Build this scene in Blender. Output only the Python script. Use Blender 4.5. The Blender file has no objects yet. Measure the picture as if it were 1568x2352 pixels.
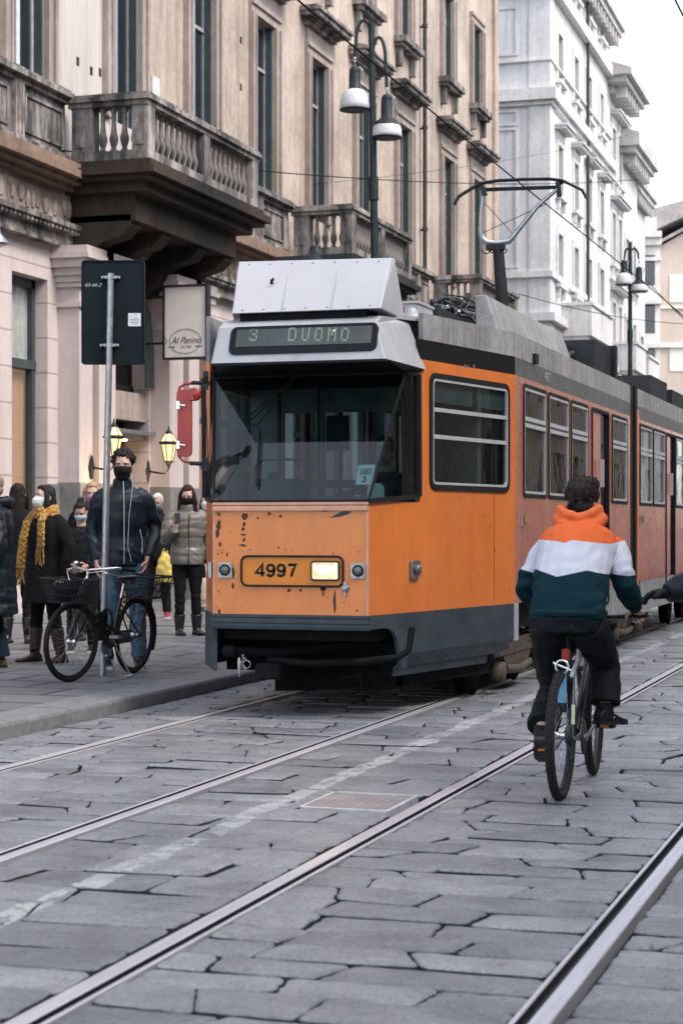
import bpy, bmesh, math, random
from mathutils import Vector, Matrix, noise, Quaternion
random.seed(7)
PI = math.pi
R = math.radians
scn = bpy.context.scene
COL = scn.collection

# ------------------------------------------------------------------ camera
F_PX, CX, HZ, EYE = 4300.0, 784.0, 1209.0, 1.47     # focal length in photo pixels (1568x2352), centre, horizon row, eye height
TH = math.atan(1370.0 / F_PX)
CO, SI = math.cos(TH), math.sin(TH)
cam = bpy.data.cameras.new('camera'); camo = bpy.data.objects.new('camera', cam); COL.objects.link(camo)
cam.sensor_fit = 'VERTICAL'; cam.sensor_height = 36.0; cam.lens = F_PX / 2352 * 36.0
cam.shift_y = (HZ - 1176) / 2352.0
cam.clip_start = 0.1; cam.clip_end = 2000
camo.location = (0, 0, EYE); camo.rotation_euler = (R(90), 0, TH)
cam.dof.use_dof = True; cam.dof.focus_distance = 14.6; cam.dof.aperture_fstop = 4.2
scn.camera = camo

# ------------------------------------------------------------------ world + sun (flat winter light, sky open ahead of the camera)
SUN_EL, SUN_AZ = R(50), R(104)      # azimuth clockwise from +Y (high on the right, a little behind the camera)
w = bpy.data.worlds.new('World'); scn.world = w; w.use_nodes = True
nt = w.node_tree; nt.nodes.clear()
sky = nt.nodes.new('ShaderNodeTexSky'); sky.sky_type = 'NISHITA'; sky.sun_disc = False
sky.sun_elevation = SUN_EL; sky.sun_rotation = SUN_AZ; sky.air_density = 1.0; sky.dust_density = 1.5; sky.ozone_density = 1.0
hs = nt.nodes.new('ShaderNodeHueSaturation'); hs.inputs['Saturation'].default_value = 0.45
bg = nt.nodes.new('ShaderNodeBackground'); bg.inputs['Strength'].default_value = 0.15
wo = nt.nodes.new('ShaderNodeOutputWorld')
nt.links.new(sky.outputs[0], hs.inputs['Color']); nt.links.new(hs.outputs[0], bg.inputs['Color']); nt.links.new(bg.outputs[0], wo.inputs['Surface'])
sl = bpy.data.lights.new('sun', 'SUN'); sl.energy = 1.0; sl.angle = R(20); sl.color = (1.0, 0.90, 0.80)
so = bpy.data.objects.new('sun', sl); COL.objects.link(so)
so.rotation_euler = (R(90) - SUN_EL, 0, PI - SUN_AZ)
scn.view_settings.view_transform = 'Standard'; scn.view_settings.look = 'None'
scn.view_settings.exposure = 1.56; scn.view_settings.gamma = 1.0
cy = scn.cycles
cy.use_denoising = True; cy.max_bounces = 8; cy.diffuse_bounces = 3; cy.glossy_bounces = 4
cy.transmission_bounces = 8; cy.transparent_max_bounces = 12; cy.caustics_reflective = False; cy.caustics_refractive = False
cy.sample_clamp_indirect = 6.0

# ------------------------------------------------------------------ pixel -> place on a known surface
def ray(px, py):
    a = (px - CX) / F_PX
    return Vector((-SI + CO * a, CO + SI * a, (HZ - py) / F_PX))
def onX(px, py, X):
    d = ray(px, py); t = X / d.x; return Vector((X, d.y * t, EYE + d.z * t))
def onY(px, py, Y):
    d = ray(px, py); t = Y / d.y; return Vector((d.x * t, Y, EYE + d.z * t))
def onZ(px, py, Z):
    d = ray(px, py); t = (Z - EYE) / d.z; return Vector((d.x * t, d.y * t, Z))
def atD(px, py, D):
    d = ray(px, py); return Vector((d.x * D, d.y * D, EYE + d.z * D))
def onP(px, py, P0, n):
    d = ray(px, py); o = Vector((0, 0, EYE)); t = (P0 - o).dot(n) / d.dot(n); return o + d * t

# ------------------------------------------------------------------ materials
MATS = {}
def nmat(name):
    m = bpy.data.materials.new(name); m.use_nodes = True
    b = m.node_tree.nodes['Principled BSDF']; MATS[name] = m
    return m, m.node_tree, b
def N(nt, t, **kw):
    n = nt.nodes.new(t)
    for k, v in kw.items(): setattr(n, k, v)
    return n
def tcoord(nt, scale=(1, 1, 1), kind='Object'):
    tc = N(nt, 'ShaderNodeTexCoord'); mp = N(nt, 'ShaderNodeMapping'); mp.inputs['Scale'].default_value = scale
    nt.links.new(tc.outputs[kind], mp.inputs['Vector']); return mp.outputs[0]
def nz(nt, vec, scale, detail=6, rough=0.6):
    n = N(nt, 'ShaderNodeTexNoise'); n.inputs['Scale'].default_value = scale; n.inputs['Detail'].default_value = detail; n.inputs['Roughness'].default_value = rough
    nt.links.new(vec, n.inputs['Vector']); return n.outputs['Fac']
def ramp(nt, fac, stops):
    r = N(nt, 'ShaderNodeValToRGB'); e = r.color_ramp.elements
    e[0].position, e[0].color = stops[0][0], (*stops[0][1], 1) if not isinstance(stops[0][1], float) else (stops[0][1],) * 3 + (1,)
    e[1].position, e[1].color = stops[-1][0], (*stops[-1][1], 1) if not isinstance(stops[-1][1], float) else (stops[-1][1],) * 3 + (1,)
    for p, c in stops[1:-1]:
        x = e.new(p); x.color = (*c, 1) if not isinstance(c, float) else (c, c, c, 1)
    nt.links.new(fac, r.inputs[0]); return r.outputs[0]
def mix(nt, fac, a, b, mode='MIX'):
    m = N(nt, 'ShaderNodeMix', data_type='RGBA', blend_type=mode)
    for sock, v in ((m.inputs[0], fac), (m.inputs[6], a), (m.inputs[7], b)):
        if isinstance(v, (int, float)): sock.default_value = v
        elif isinstance(v, tuple): sock.default_value = (*v, 1)
        else: nt.links.new(v, sock)
    return m.outputs[2]
def mth(nt, op, a, b=None, c=None):
    m = N(nt, 'ShaderNodeMath', operation=op)
    for i, v in enumerate((a, b, c)):
        if v is None: continue
        if isinstance(v, (int, float)): m.inputs[i].default_value = v
        else: nt.links.new(v, m.inputs[i])
    return m.outputs[0]
def bump(nt, b, h, strength=0.3, dist=0.01):
    n = N(nt, 'ShaderNodeBump'); n.inputs['Strength'].default_value = strength; n.inputs['Distance'].default_value = dist
    nt.links.new(h, n.inputs['Height']); nt.links.new(n.outputs[0], b.inputs['Normal'])
def mat(name, c, rough=0.5, metal=0.0, var=0.25, vs=6.0, bs=0.15, bscale=60.0, bdist=0.004, rvar=0.12, stretch=(1, 1, 1), spec=0.5, coat=0.0, sheen=0.0):
    if name in MATS: return MATS[name]
    m, nt, b = nmat(name)
    v = tcoord(nt, stretch)
    f = nz(nt, v, vs)
    lo = tuple(x * (1 - var) for x in c); hi = tuple(min(1, x * (1 + var * 0.7)) for x in c)
    nt.links.new(ramp(nt, f, [(0.3, lo), (0.7, hi)]), b.inputs['Base Color'])
    b.inputs['Metallic'].default_value = metal
    nt.links.new(ramp(nt, nz(nt, v, vs * 2.3), [(0.3, max(0.02, rough - rvar)), (0.7, min(1.0, rough + rvar))]), b.inputs['Roughness'])
    b.inputs['Specular IOR Level'].default_value = spec
    b.inputs['Coat Weight'].default_value = coat
    b.inputs['Sheen Weight'].default_value = sheen
    if bs > 0: bump(nt, b, nz(nt, v, bscale, 4), bs, bdist)
    return m
def emis(name, c, s):
    if name in MATS: return MATS[name]
    m, nt, b = nmat(name)
    b.inputs['Base Color'].default_value = (*c, 1); b.inputs['Emission Color'].default_value = (*c, 1); b.inputs['Emission Strength'].default_value = s
    return m
def glass(name, tint=(0.75, 0.85, 0.85), refl=1.0, ior=1.5, dirt=0.0, rough=0.0):
    if name in MATS: return MATS[name]
    m, nt, b = nmat(name); nt.nodes.remove(b)
    out = [n for n in nt.nodes if n.type == 'OUTPUT_MATERIAL'][0]
    tr = N(nt, 'ShaderNodeBsdfTransparent'); tr.inputs[0].default_value = (*tint, 1)
    gl = N(nt, 'ShaderNodeBsdfGlossy'); gl.inputs['Roughness'].default_value = rough; gl.inputs['Color'].default_value = (refl, refl, refl, 1)
    fr = N(nt, 'ShaderNodeFresnel'); ge_ = N(nt, 'ShaderNodeNewGeometry')      # thin pane: same reflectance from either side
    nt.links.new(mth(nt, 'ADD', ior, mth(nt, 'MULTIPLY', ge_.outputs['Backfacing'], 1.0 / ior - ior)), fr.inputs['IOR'])
    mx = N(nt, 'ShaderNodeMixShader')
    nt.links.new(fr.outputs[0], mx.inputs[0]); nt.links.new(tr.outputs[0], mx.inputs[1]); nt.links.new(gl.outputs[0], mx.inputs[2])
    last = mx.outputs[0]
    bm_ = N(nt, 'ShaderNodeBump'); bm_.inputs['Strength'].default_value = 0.06; bm_.inputs['Distance'].default_value = 0.02
    nt.links.new(nz(nt, tcoord(nt), 2.0, 2), bm_.inputs['Height']); nt.links.new(bm_.outputs[0], gl.inputs['Normal'])
    if dirt > 0:
        df = N(nt, 'ShaderNodeBsdfDiffuse'); df.inputs[0].default_value = (0.35, 0.36, 0.36, 1)
        m2 = N(nt, 'ShaderNodeMixShader')
        nt.links.new(ramp(nt, nz(nt, tcoord(nt, (1, 1, 0.4)), 3.0), [(0.4, 0.0), (0.8, dirt)]), m2.inputs[0])
        nt.links.new(last, m2.inputs[1]); nt.links.new(df.outputs[0], m2.inputs[2]); last = m2.outputs[0]
    nt.links.new(last, out.inputs['Surface'])
    return m

# ------------------------------------------------------------------ mesh builder
class MB:
    def __init__(s): s.v = []; s.f = []; s.mi = []; s.sm = []; s.M = None; s.cuts = []
    def add(s, vs, fs, mi=0, sm=False):
        o = len(s.v)
        if s.M is not None: vs = [s.M @ Vector(p) for p in vs]
        s.v.extend(tuple(p) for p in vs)
        for f in fs: s.f.append(tuple(i + o for i in f)); s.mi.append(mi); s.sm.append(sm)
    def mark(s):                           # starts the next separate piece (see pieces())
        s.cuts.append((len(s.v), len(s.f)))
    def pieces(s, name, mats, parent=None, **kw):
        out = []; c = s.cuts + [(len(s.v), len(s.f))]
        if not s.cuts or s.cuts[0][1] > 0: c = [(0, 0)] + c
        for (v0, f0), (v1, f1) in zip(c, c[1:]):
            if f1 == f0: continue
            q = MB(); q.v = s.v[v0:v1]; q.f = [tuple(i - v0 for i in f) for f in s.f[f0:f1]]; q.mi = s.mi[f0:f1]; q.sm = s.sm[f0:f1]
            out.append(q.build(name, mats, parent, **kw))
        return out
    def box(s, lo, hi, mi=0, ch=0.0):
        x0, y0, z0 = lo; x1, y1, z1 = hi
        if ch <= 0:
            s.add([(x0, y0, z0), (x1, y0, z0), (x1, y1, z0), (x0, y1, z0), (x0, y0, z1), (x1, y0, z1), (x1, y1, z1), (x0, y1, z1)],
                  [(0, 3, 2, 1), (4, 5, 6, 7), (0, 1, 5, 4), (1, 2, 6, 5), (2, 3, 7, 6), (3, 0, 4, 7)], mi)
            return
        b = bmesh.new(); bmesh.ops.create_cube(b, size=1)
        for v in b.verts: v.co = Vector(((x0 + x1) / 2 + v.co.x * (x1 - x0), (y0 + y1) / 2 + v.co.y * (y1 - y0), (z0 + z1) / 2 + v.co.z * (z1 - z0)))
        bmesh.ops.bevel(b, geom=b.edges[:] , offset=min(ch, (x1 - x0) * .45, (y1 - y0) * .45, (z1 - z0) * .45), segments=2, affect='EDGES')
        s.bm(b, mi)
    def bm(s, b, mi=0, sm=False):
        b.verts.index_update()
        s.add([v.co.copy() for v in b.verts], [[v.index for v in f.verts] for f in b.faces], mi, sm); b.free()
    def obox(s, c, ax, ay, az, mi=0):      # oriented box, half axes as vectors
        c = Vector(c); ax, ay, az = Vector(ax), Vector(ay), Vector(az)
        vs = [c + ax * i + ay * j + az * k for k in (-1, 1) for i, j in ((-1, -1), (1, -1), (1, 1), (-1, 1))]
        s.add(vs, [(0, 3, 2, 1), (4, 5, 6, 7), (0, 1, 5, 4), (1, 2, 6, 5), (2, 3, 7, 6), (3, 0, 4, 7)], mi)
    def bar(s, a, b, w, h=None, mi=0, up=(0, 0, 1)):
        a, b = Vector(a), Vector(b); h = h or w; d = (b - a)
        if d.length < 1e-6: return
        u = Vector(up); t = d.normalized()
        if abs(t.dot(u)) > 0.98: u = Vector((0, 1, 0))
        x = t.cross(u).normalized(); y = x.cross(t)
        s.obox((a + b) / 2, x * w / 2, d / 2, y * h / 2, mi)
    def prism(s, poly, off, mi=0):         # planar polygon (3D points) extruded by a vector
        n = len(poly); off = Vector(off); p = [Vector(q) for q in poly]
        s.add(p + [q + off for q in p], [tuple(range(n))[::-1], tuple(range(n, 2 * n))] + [(i, (i + 1) % n, (i + 1) % n + n, i + n) for i in range(n)], mi)
    def loft(s, rings, mi=0, cap=True, sm=True):   # rings: lists of equal length
        n = len(rings[0]); vs = [p for r in rings for p in r]
        fs = [(i * n + j, i * n + (j + 1) % n, (i + 1) * n + (j + 1) % n, (i + 1) * n + j) for i in range(len(rings) - 1) for j in range(n)]
        s.add(vs, fs, mi, sm)
        if cap:
            s.add(rings[0], [tuple(range(n))[::-1]], mi); s.add(rings[-1], [tuple(range(n))], mi)
    def tube(s, pts, r, n=8, mi=0, xd=None, cap=True, sm=True, closed=False):   # r: float, list of floats or list of (rx, ry)
        pts = [Vector(p) for p in pts]; k = len(pts)
        rr = r if isinstance(r, (list, tuple)) else [r] * k
        prev = Vector(xd) if xd is not None else None; rings = []
        for i, p in enumerate(pts):
            if closed: t = pts[(i + 1) % k] - pts[i - 1]
            else: t = (pts[min(i + 1, k - 1)] - pts[max(i - 1, 0)])
            t = t.normalized() if t.length > 1e-9 else Vector((0, 0, 1))
            if prev is None:
                prev = Vector((0, 0, 1)).cross(t) if abs(t.z) < 0.9 else Vector((1, 0, 0))
            base = Vector(xd) if xd is not None else prev
            x = base - t * base.dot(t)
            if x.length < 1e-4: x = prev
            x.normalize(); y = t.cross(x); prev = x
            rx, ry = rr[i] if isinstance(rr[i], (list, tuple)) else (rr[i], rr[i])
            rings.append([p + x * (math.cos(2 * PI * j / n) * rx) + y * (math.sin(2 * PI * j / n) * ry) for j in range(n)])
        if closed: rings.append(rings[0]); cap = False
        s.loft(rings, mi, cap, sm)
    def lathe(s, prof, c=(0, 0, 0), axis='z', n=20, mi=0, sm=True):    # prof: (r, h) list
        c = Vector(c); rings = []
        for r_, h in prof:
            ring = []
            for j in range(n):
                a = 2 * PI * j / n; x, y = r_ * math.cos(a), r_ * math.sin(a)
                ring.append(c + (Vector((x, y, h)) if axis == 'z' else Vector((x, -h, y)) if axis == 'y-' else Vector((x, h, y)) if axis == 'y' else Vector((h, x, y))))
            rings.append(ring)
        s.loft(rings, mi, True, sm)
    def ell(s, c, r, n=12, m=8, mi=0):
        rings = []
        for i in range(1, m):
            a = PI * i / m
            rings.append([(c[0] + r[0] * math.sin(a) * math.cos(2 * PI * j / n), c[1] + r[1] * math.sin(a) * math.sin(2 * PI * j / n), c[2] - r[2] * math.cos(a)) for j in range(n)])
        s.loft(rings, mi, True, True)
    def torus(s, c, Rr, r, ax1, ax2, n=36, m=8, mi=0, a0=0, a1=2 * PI):
        c = Vector(c); ax1, ax2 = Vector(ax1), Vector(ax2)
        full = abs(a1 - a0 - 2 * PI) < 1e-6
        pts = [c + ax1 * Rr * math.cos(a0 + (a1 - a0) * i / n) + ax2 * Rr * math.sin(a0 + (a1 - a0) * i / n) for i in range(n if full else n + 1)]
        s.tube(pts, r, m, mi, xd=ax1.cross(ax2), closed=full)
    def build(s, name, mats, parent=None, loc=None, bevel=0.0, smooth=None):
        me = bpy.data.meshes.new(name); me.from_pydata(s.v, [], s.f)
        if not isinstance(mats, (list, tuple)): mats = [mats]
        for m in mats: me.materials.append(m)
        me.polygons.foreach_set('material_index', s.mi)
        me.polygons.foreach_set('use_smooth', [bool(x) if smooth is None else smooth for x in s.sm])
        me.update()
        o = bpy.data.objects.new(name, me); COL.objects.link(o)
        if parent is not None: o.parent = parent
        if loc is not None: o.location = loc
        if bevel > 0:
            bv = o.modifiers.new('bevel', 'BEVEL'); bv.width = bevel; bv.segments = 2; bv.limit_method = 'ANGLE'; bv.angle_limit = R(40)
        return o

def panel(mb, O, U, V, Nn, u0, u1, v0, v1, holes=(), t=0.03, mi=0):
    """flat wall in the plane O + u*U + v*V with rectangular holes and thickness t behind the front (front faces Nn)"""
    O, U, V, Nn = Vector(O), Vector(U), Vector(V), Vector(Nn)
    us = sorted({u0, u1, *[min(max(h[i], u0), u1) for h in holes for i in (0, 1)]}); vs = sorted({v0, v1, *[min(max(h[i], v0), v1) for h in holes for i in (2, 3)]})
    P = lambda u, v, d=0: O + U * u + V * v - Nn * d
    flip = U.cross(V).dot(Nn) < 0
    def q(a, b, c, d): mb.add([a, b, c, d] if not flip else [d, c, b, a], [(0, 1, 2, 3)], mi)
    def ish(u, v): return any(h[0] < u < h[1] and h[2] < v < h[3] for h in holes)
    for i in range(len(us) - 1):
        for j in range(len(vs) - 1):
            if us[i + 1] - us[i] < 1e-7 or vs[j + 1] - vs[j] < 1e-7: continue
            if ish((us[i] + us[i + 1]) / 2, (vs[j] + vs[j + 1]) / 2): continue
            a, b, c, d = us[i], us[i + 1], vs[j], vs[j + 1]
            q(P(a, c), P(b, c), P(b, d), P(a, d)); q(P(a, d, t), P(b, d, t), P(b, c, t), P(a, c, t))
    for (a, b, c, d) in holes:
        a, b, c, d = max(a, u0), min(b, u1), max(c, v0), min(d, v1)
        if a > u0 + 1e-6: q(P(a, c), P(a, d), P(a, d, t), P(a, c, t))
        if b < u1 - 1e-6: q(P(b, d), P(b, c), P(b, c, t), P(b, d, t))
        if d < v1 - 1e-6: q(P(a, d), P(b, d), P(b, d, t), P(a, d, t))
        if c > v0 + 1e-6: q(P(b, c), P(a, c), P(a, c, t), P(b, c, t))
    for j in range(len(vs) - 1):
        vm = (vs[j] + vs[j + 1]) / 2
        if not ish(u0 + 1e-5, vm): q(P(u0, vs[j], t), P(u0, vs[j + 1], t), P(u0, vs[j + 1]), P(u0, vs[j]))
        if not ish(u1 - 1e-5, vm): q(P(u1, vs[j]), P(u1, vs[j + 1]), P(u1, vs[j + 1], t), P(u1, vs[j], t))
    q(P(u0, v1), P(u0, v1, t), P(u1, v1, t), P(u1, v1)); q(P(u0, v0, t), P(u0, v0), P(u1, v0), P(u1, v0, t))
def rrect(w, h, r, n=5):
    pts = []
    for cx_, cy_, a0 in ((w / 2 - r, h / 2 - r, 0), (-w / 2 + r, h / 2 - r, 90), (-w / 2 + r, -h / 2 + r, 180), (w / 2 - r, -h / 2 + r, 270)):
        for i in range(n + 1):
            a = R(a0 + 90 * i / n); pts.append((cx_ + r * math.cos(a), cy_ + r * math.sin(a)))
    return pts
def rring(mb, C, U, V, Nn, w, h, r, bw, d0, d1, mi=0):
    """rounded-rectangle ring, outer size w x h, band bw wide, from depth d0 (behind) to d1 (proud)"""
    C, U, V, Nn = Vector(C), Vector(U), Vector(V), Vector(Nn)
    o = rrect(w, h, r); i_ = rrect(w - 2 * bw, h - 2 * bw, max(r - bw, 0.004))
    f = lambda p, d: C + U * p[0] + V * p[1] + Nn * d
    rings = [[f(p, d0) for p in o], [f(p, d1 - 0.002) for p in o], [f((p[0] * .995 , p[1] * .995), d1) for p in o], [f(p, d1) for p in i_], [f(p, d0) for p in i_]]
    rings.append(rings[0])
    mb.loft(rings, mi, False, False)
def rslab(mb, C, U, V, Nn, w, h, r, d0, d1, mi=0):
    C, U, V, Nn = Vector(C), Vector(U), Vector(V), Vector(Nn)
    o = rrect(w, h, r); f = lambda p, d: C + U * p[0] + V * p[1] + Nn * d
    mb.loft([[f(p, d0) for p in o], [f(p, d1) for p in o]], mi, True, False)

def tag(o, label=None, cat=None, group=None, kind=None):
    if label: o['label'] = label
    if cat: o['category'] = cat
    if group: o['group'] = group
    if kind: o['kind'] = kind
    return o
def empty(name, loc=(0, 0, 0), rz=0.0, label=None, cat=None, group=None):
    o = bpy.data.objects.new(name, None); COL.objects.link(o); o.location = loc; o.rotation_euler = (0, 0, rz); o.empty_display_size = 0.2
    return tag(o, label, cat, group)
def copy_tree(o, parent=None):
    c = o.copy(); COL.objects.link(c); c.parent = parent
    for ch in [x for x in KIDS(o)]: copy_tree(ch, c)
    return c
def KIDS(o): return [x for x in bpy.data.objects if x.parent == o]
def remesh(mb, name, mats, parent, voxel=0.008, smooth=2, disp=None, matfn=None, attr=None, loc=None):
    """fuse the builder's closed shapes into one continuous skin"""
    me = bpy.data.meshes.new('tmp'); me.from_pydata(mb.v, [], mb.f)
    o = bpy.data.objects.new('tmp', me); COL.objects.link(o)
    md = o.modifiers.new('r', 'REMESH'); md.mode = 'VOXEL'; md.voxel_size = voxel; md.adaptivity = 0
    if smooth: sm = o.modifiers.new('s', 'SMOOTH'); sm.factor = 0.5; sm.iterations = smooth
    dg = bpy.context.evaluated_depsgraph_get()
    nm = bpy.data.meshes.new_from_object(o.evaluated_get(dg), depsgraph=dg)
    bpy.data.objects.remove(o); bpy.data.meshes.remove(me)
    nm.name = name
    if disp is not None:
        ns = [v.normal.copy() for v in nm.vertices]
        for v, n_ in zip(nm.vertices, ns): v.co += n_ * disp(v.co, n_)
    nm.materials.clear()
    for m in (mats if isinstance(mats, (list, tuple)) else [mats]): nm.materials.append(m)
    nm.polygons.foreach_set('use_smooth', [True] * len(nm.polygons))
    if matfn is not None:
        for p in nm.polygons: p.material_index = matfn(p.center, p.normal)
    else: nm.polygons.foreach_set('material_index', [0] * len(nm.polygons))
    if attr is not None:
        for an, fn in attr.items():
            a = nm.attributes.new(an, 'FLOAT', 'POINT'); a.data.foreach_set('value', [fn(v.co) for v in nm.vertices])
    nm.update()
    ob = bpy.data.objects.new(name, nm); COL.objects.link(ob)
    if parent is not None: ob.parent = parent
    if loc is not None: ob.location = loc
    return ob
def text_mesh(name, body, size, M, mt, parent, extrude=0.001, offset=0.0, shear=0.0, spacing=1.0, sx=1.0, align='CENTER'):
    cu = bpy.data.curves.new('t', 'FONT'); cu.body = body; cu.size = size; cu.extrude = extrude; cu.offset = offset; cu.shear = shear; cu.space_character = spacing
    cu.align_x = align; cu.align_y = 'CENTER'
    o = bpy.data.objects.new('t', cu); COL.objects.link(o)
    dg = bpy.context.evaluated_depsgraph_get(); me = bpy.data.meshes.new_from_object(o.evaluated_get(dg), depsgraph=dg)
    bpy.data.objects.remove(o); bpy.data.curves.remove(cu); me.name = name
    S = Matrix.Diagonal((sx, 1, 1, 1)); me.transform(M @ S)
    me.materials.clear(); me.materials.append(mt)
    ob = bpy.data.objects.new(name, me); COL.objects.link(ob); ob.parent = parent
    return ob
def basis(C, U, V, Nn):
    U, V, Nn = Vector(U), Vector(V), Vector(Nn)
    m = Matrix(((U.x, V.x, Nn.x, C[0]), (U.y, V.y, Nn.y, C[1]), (U.z, V.z, Nn.z, C[2]), (0, 0, 0, 1))); return m
# ------------------------------------------------------------------ shared materials
def stone_mat():
    m, nt, b = nmat('porphyry_sett')
    v = tcoord(nt)
    oi = N(nt, 'ShaderNodeAttribute', attribute_name='tone')
    base = ramp(nt, oi.outputs['Fac'], [(0.0, (0.205, 0.213, 0.228)), (0.5, (0.262, 0.270, 0.287)), (1.0, (0.335, 0.342, 0.357))])
    fine = ramp(nt, nz(nt, v, 75, 4, 0.75), [(0.36, (0.42, 0.43, 0.45)), (0.62, (1.35, 1.35, 1.35))])
    c = mix(nt, 0.62, base, fine, 'MULTIPLY')
    blot = ramp(nt, nz(nt, v, 5, 6), [(0.35, (0.72, 0.72, 0.74)), (0.65, (1.1, 1.1, 1.1))])
    c = mix(nt, 0.7, c, blot, 'MULTIPLY')
    # worn white centre line painted straight onto the stones
    geo = N(nt, 'ShaderNodeNewGeometry'); sx = N(nt, 'ShaderNodeSeparateXYZ'); nt.links.new(geo.outputs['Position'], sx.inputs[0])
    wob = mth(nt, 'MULTIPLY', mth(nt, 'SUBTRACT', nz(nt, v, 2.2, 2), 0.5), 0.10)
    d = mth(nt, 'ABSOLUTE', mth(nt, 'ADD', mth(nt, 'ADD', sx.outputs['X'], 3.33), wob))
    edge = mth(nt, 'ADD', d, mth(nt, 'MULTIPLY', mth(nt, 'SUBTRACT', nz(nt, v, 26, 3), 0.5), 0.05))
    line = mth(nt, 'LESS_THAN', edge, 0.062)
    worn = mth(nt, 'GREATER_THAN', nz(nt, v, 7, 6, 0.75), 0.455)
    up = mth(nt, 'GREATER_THAN', sx.outputs['Z'], -0.006)
    fac = mth(nt, 'MULTIPLY', mth(nt, 'MULTIPLY', line, worn), up)
    c = mix(nt, mth(nt, 'MULTIPLY', fac, 0.70), c, (0.55, 0.57, 0.56))
    spots = ramp(nt, nz(nt, v, 1.3, 6, .7), [(0.34, (.50, .50, .52)), (0.52, (1.0, 1.0, 1.0))]); c = mix(nt, 0.7, c, spots, 'MULTIPLY')
    nt.links.new(c, b.inputs['Base Color'])
    nt.links.new(ramp(nt, nz(nt, v, 9, 4), [(0.32, 0.24), (0.68, 0.52)]), b.inputs['Roughness'])
    b.inputs['Specular IOR Level'].default_value = 0.75
    h = mth(nt, 'ADD', mth(nt, 'MULTIPLY', nz(nt, v, 28, 6, 0.65), 0.012), mth(nt, 'MULTIPLY', nz(nt, v, 190, 2), 0.0022))
    bump(nt, b, h, 1.0, 1.5)
    return m
M_SETT = stone_mat()
M_JOINT = mat('joint_dirt_shade', (0.030, 0.034, 0.038), 0.9, var=0.4, vs=30, bs=0.6, bscale=90, bdist=0.01)  # dirt between the setts, plus painted shade on their side faces
def pave_mat():
    m, nt, b = nmat('pavement_slabs')
    v = tcoord(nt)
    br = N(nt, 'ShaderNodeTexBrick'); nt.links.new(v, br.inputs['Vector'])
    br.inputs['Scale'].default_value = 1.0; br.inputs['Brick Width'].default_value = 0.92; br.inputs['Row Height'].default_value = 0.62
    br.inputs['Mortar Size'].default_value = 0.026; br.inputs['Mortar Smooth'].default_value = 0.3; br.inputs['Bias'].default_value = 0
    br.inputs['Color1'].default_value = (0.150, 0.156, 0.170, 1); br.inputs['Color2'].default_value = (0.190, 0.194, 0.207, 1); br.inputs['Mortar'].default_value = (0.030, 0.032, 0.036, 1)
    c = mix(nt, 0.6, br.outputs['Color'], ramp(nt, nz(nt, v, 3, 6), [(0.35, (0.75, 0.75, 0.77)), (0.65, (1.1, 1.1, 1.1))]), 'MULTIPLY')
    c = mix(nt, 0.5, c, ramp(nt, nz(nt, v, 110, 2), [(0.35, (0.7, 0.7, 0.7)), (0.65, (1.2, 1.2, 1.2))]), 'MULTIPLY')
    nt.links.new(c, b.inputs['Base Color'])
    nt.links.new(ramp(nt, nz(nt, v, 6, 4), [(0.3, 0.38), (0.7, 0.6)]), b.inputs['Roughness'])
    h = mth(nt, 'ADD', mth(nt, 'MULTIPLY', br.outputs['Fac'], -0.006), mth(nt, 'MULTIPLY', nz(nt, v, 80, 4), 0.002))
    bump(nt, b, h, 1.0, 1.0)
    return m
M_PAVE = pave_mat()
M_KERB = mat('granite_kerb', (0.20, 0.205, 0.215), 0.55, var=0.3, vs=14, bs=0.5, bscale=150, bdist=0.004)
M_RAIL = mat('rail_steel', (0.60, 0.585, 0.62), 0.36, 0.35, var=0.15, vs=3, bs=0.05, stretch=(30, 0.6, 30), rvar=0.08)
M_RAILDARK = mat('rail_groove', (0.035, 0.037, 0.04), 0.5, 0.5, bs=0.1)

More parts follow.
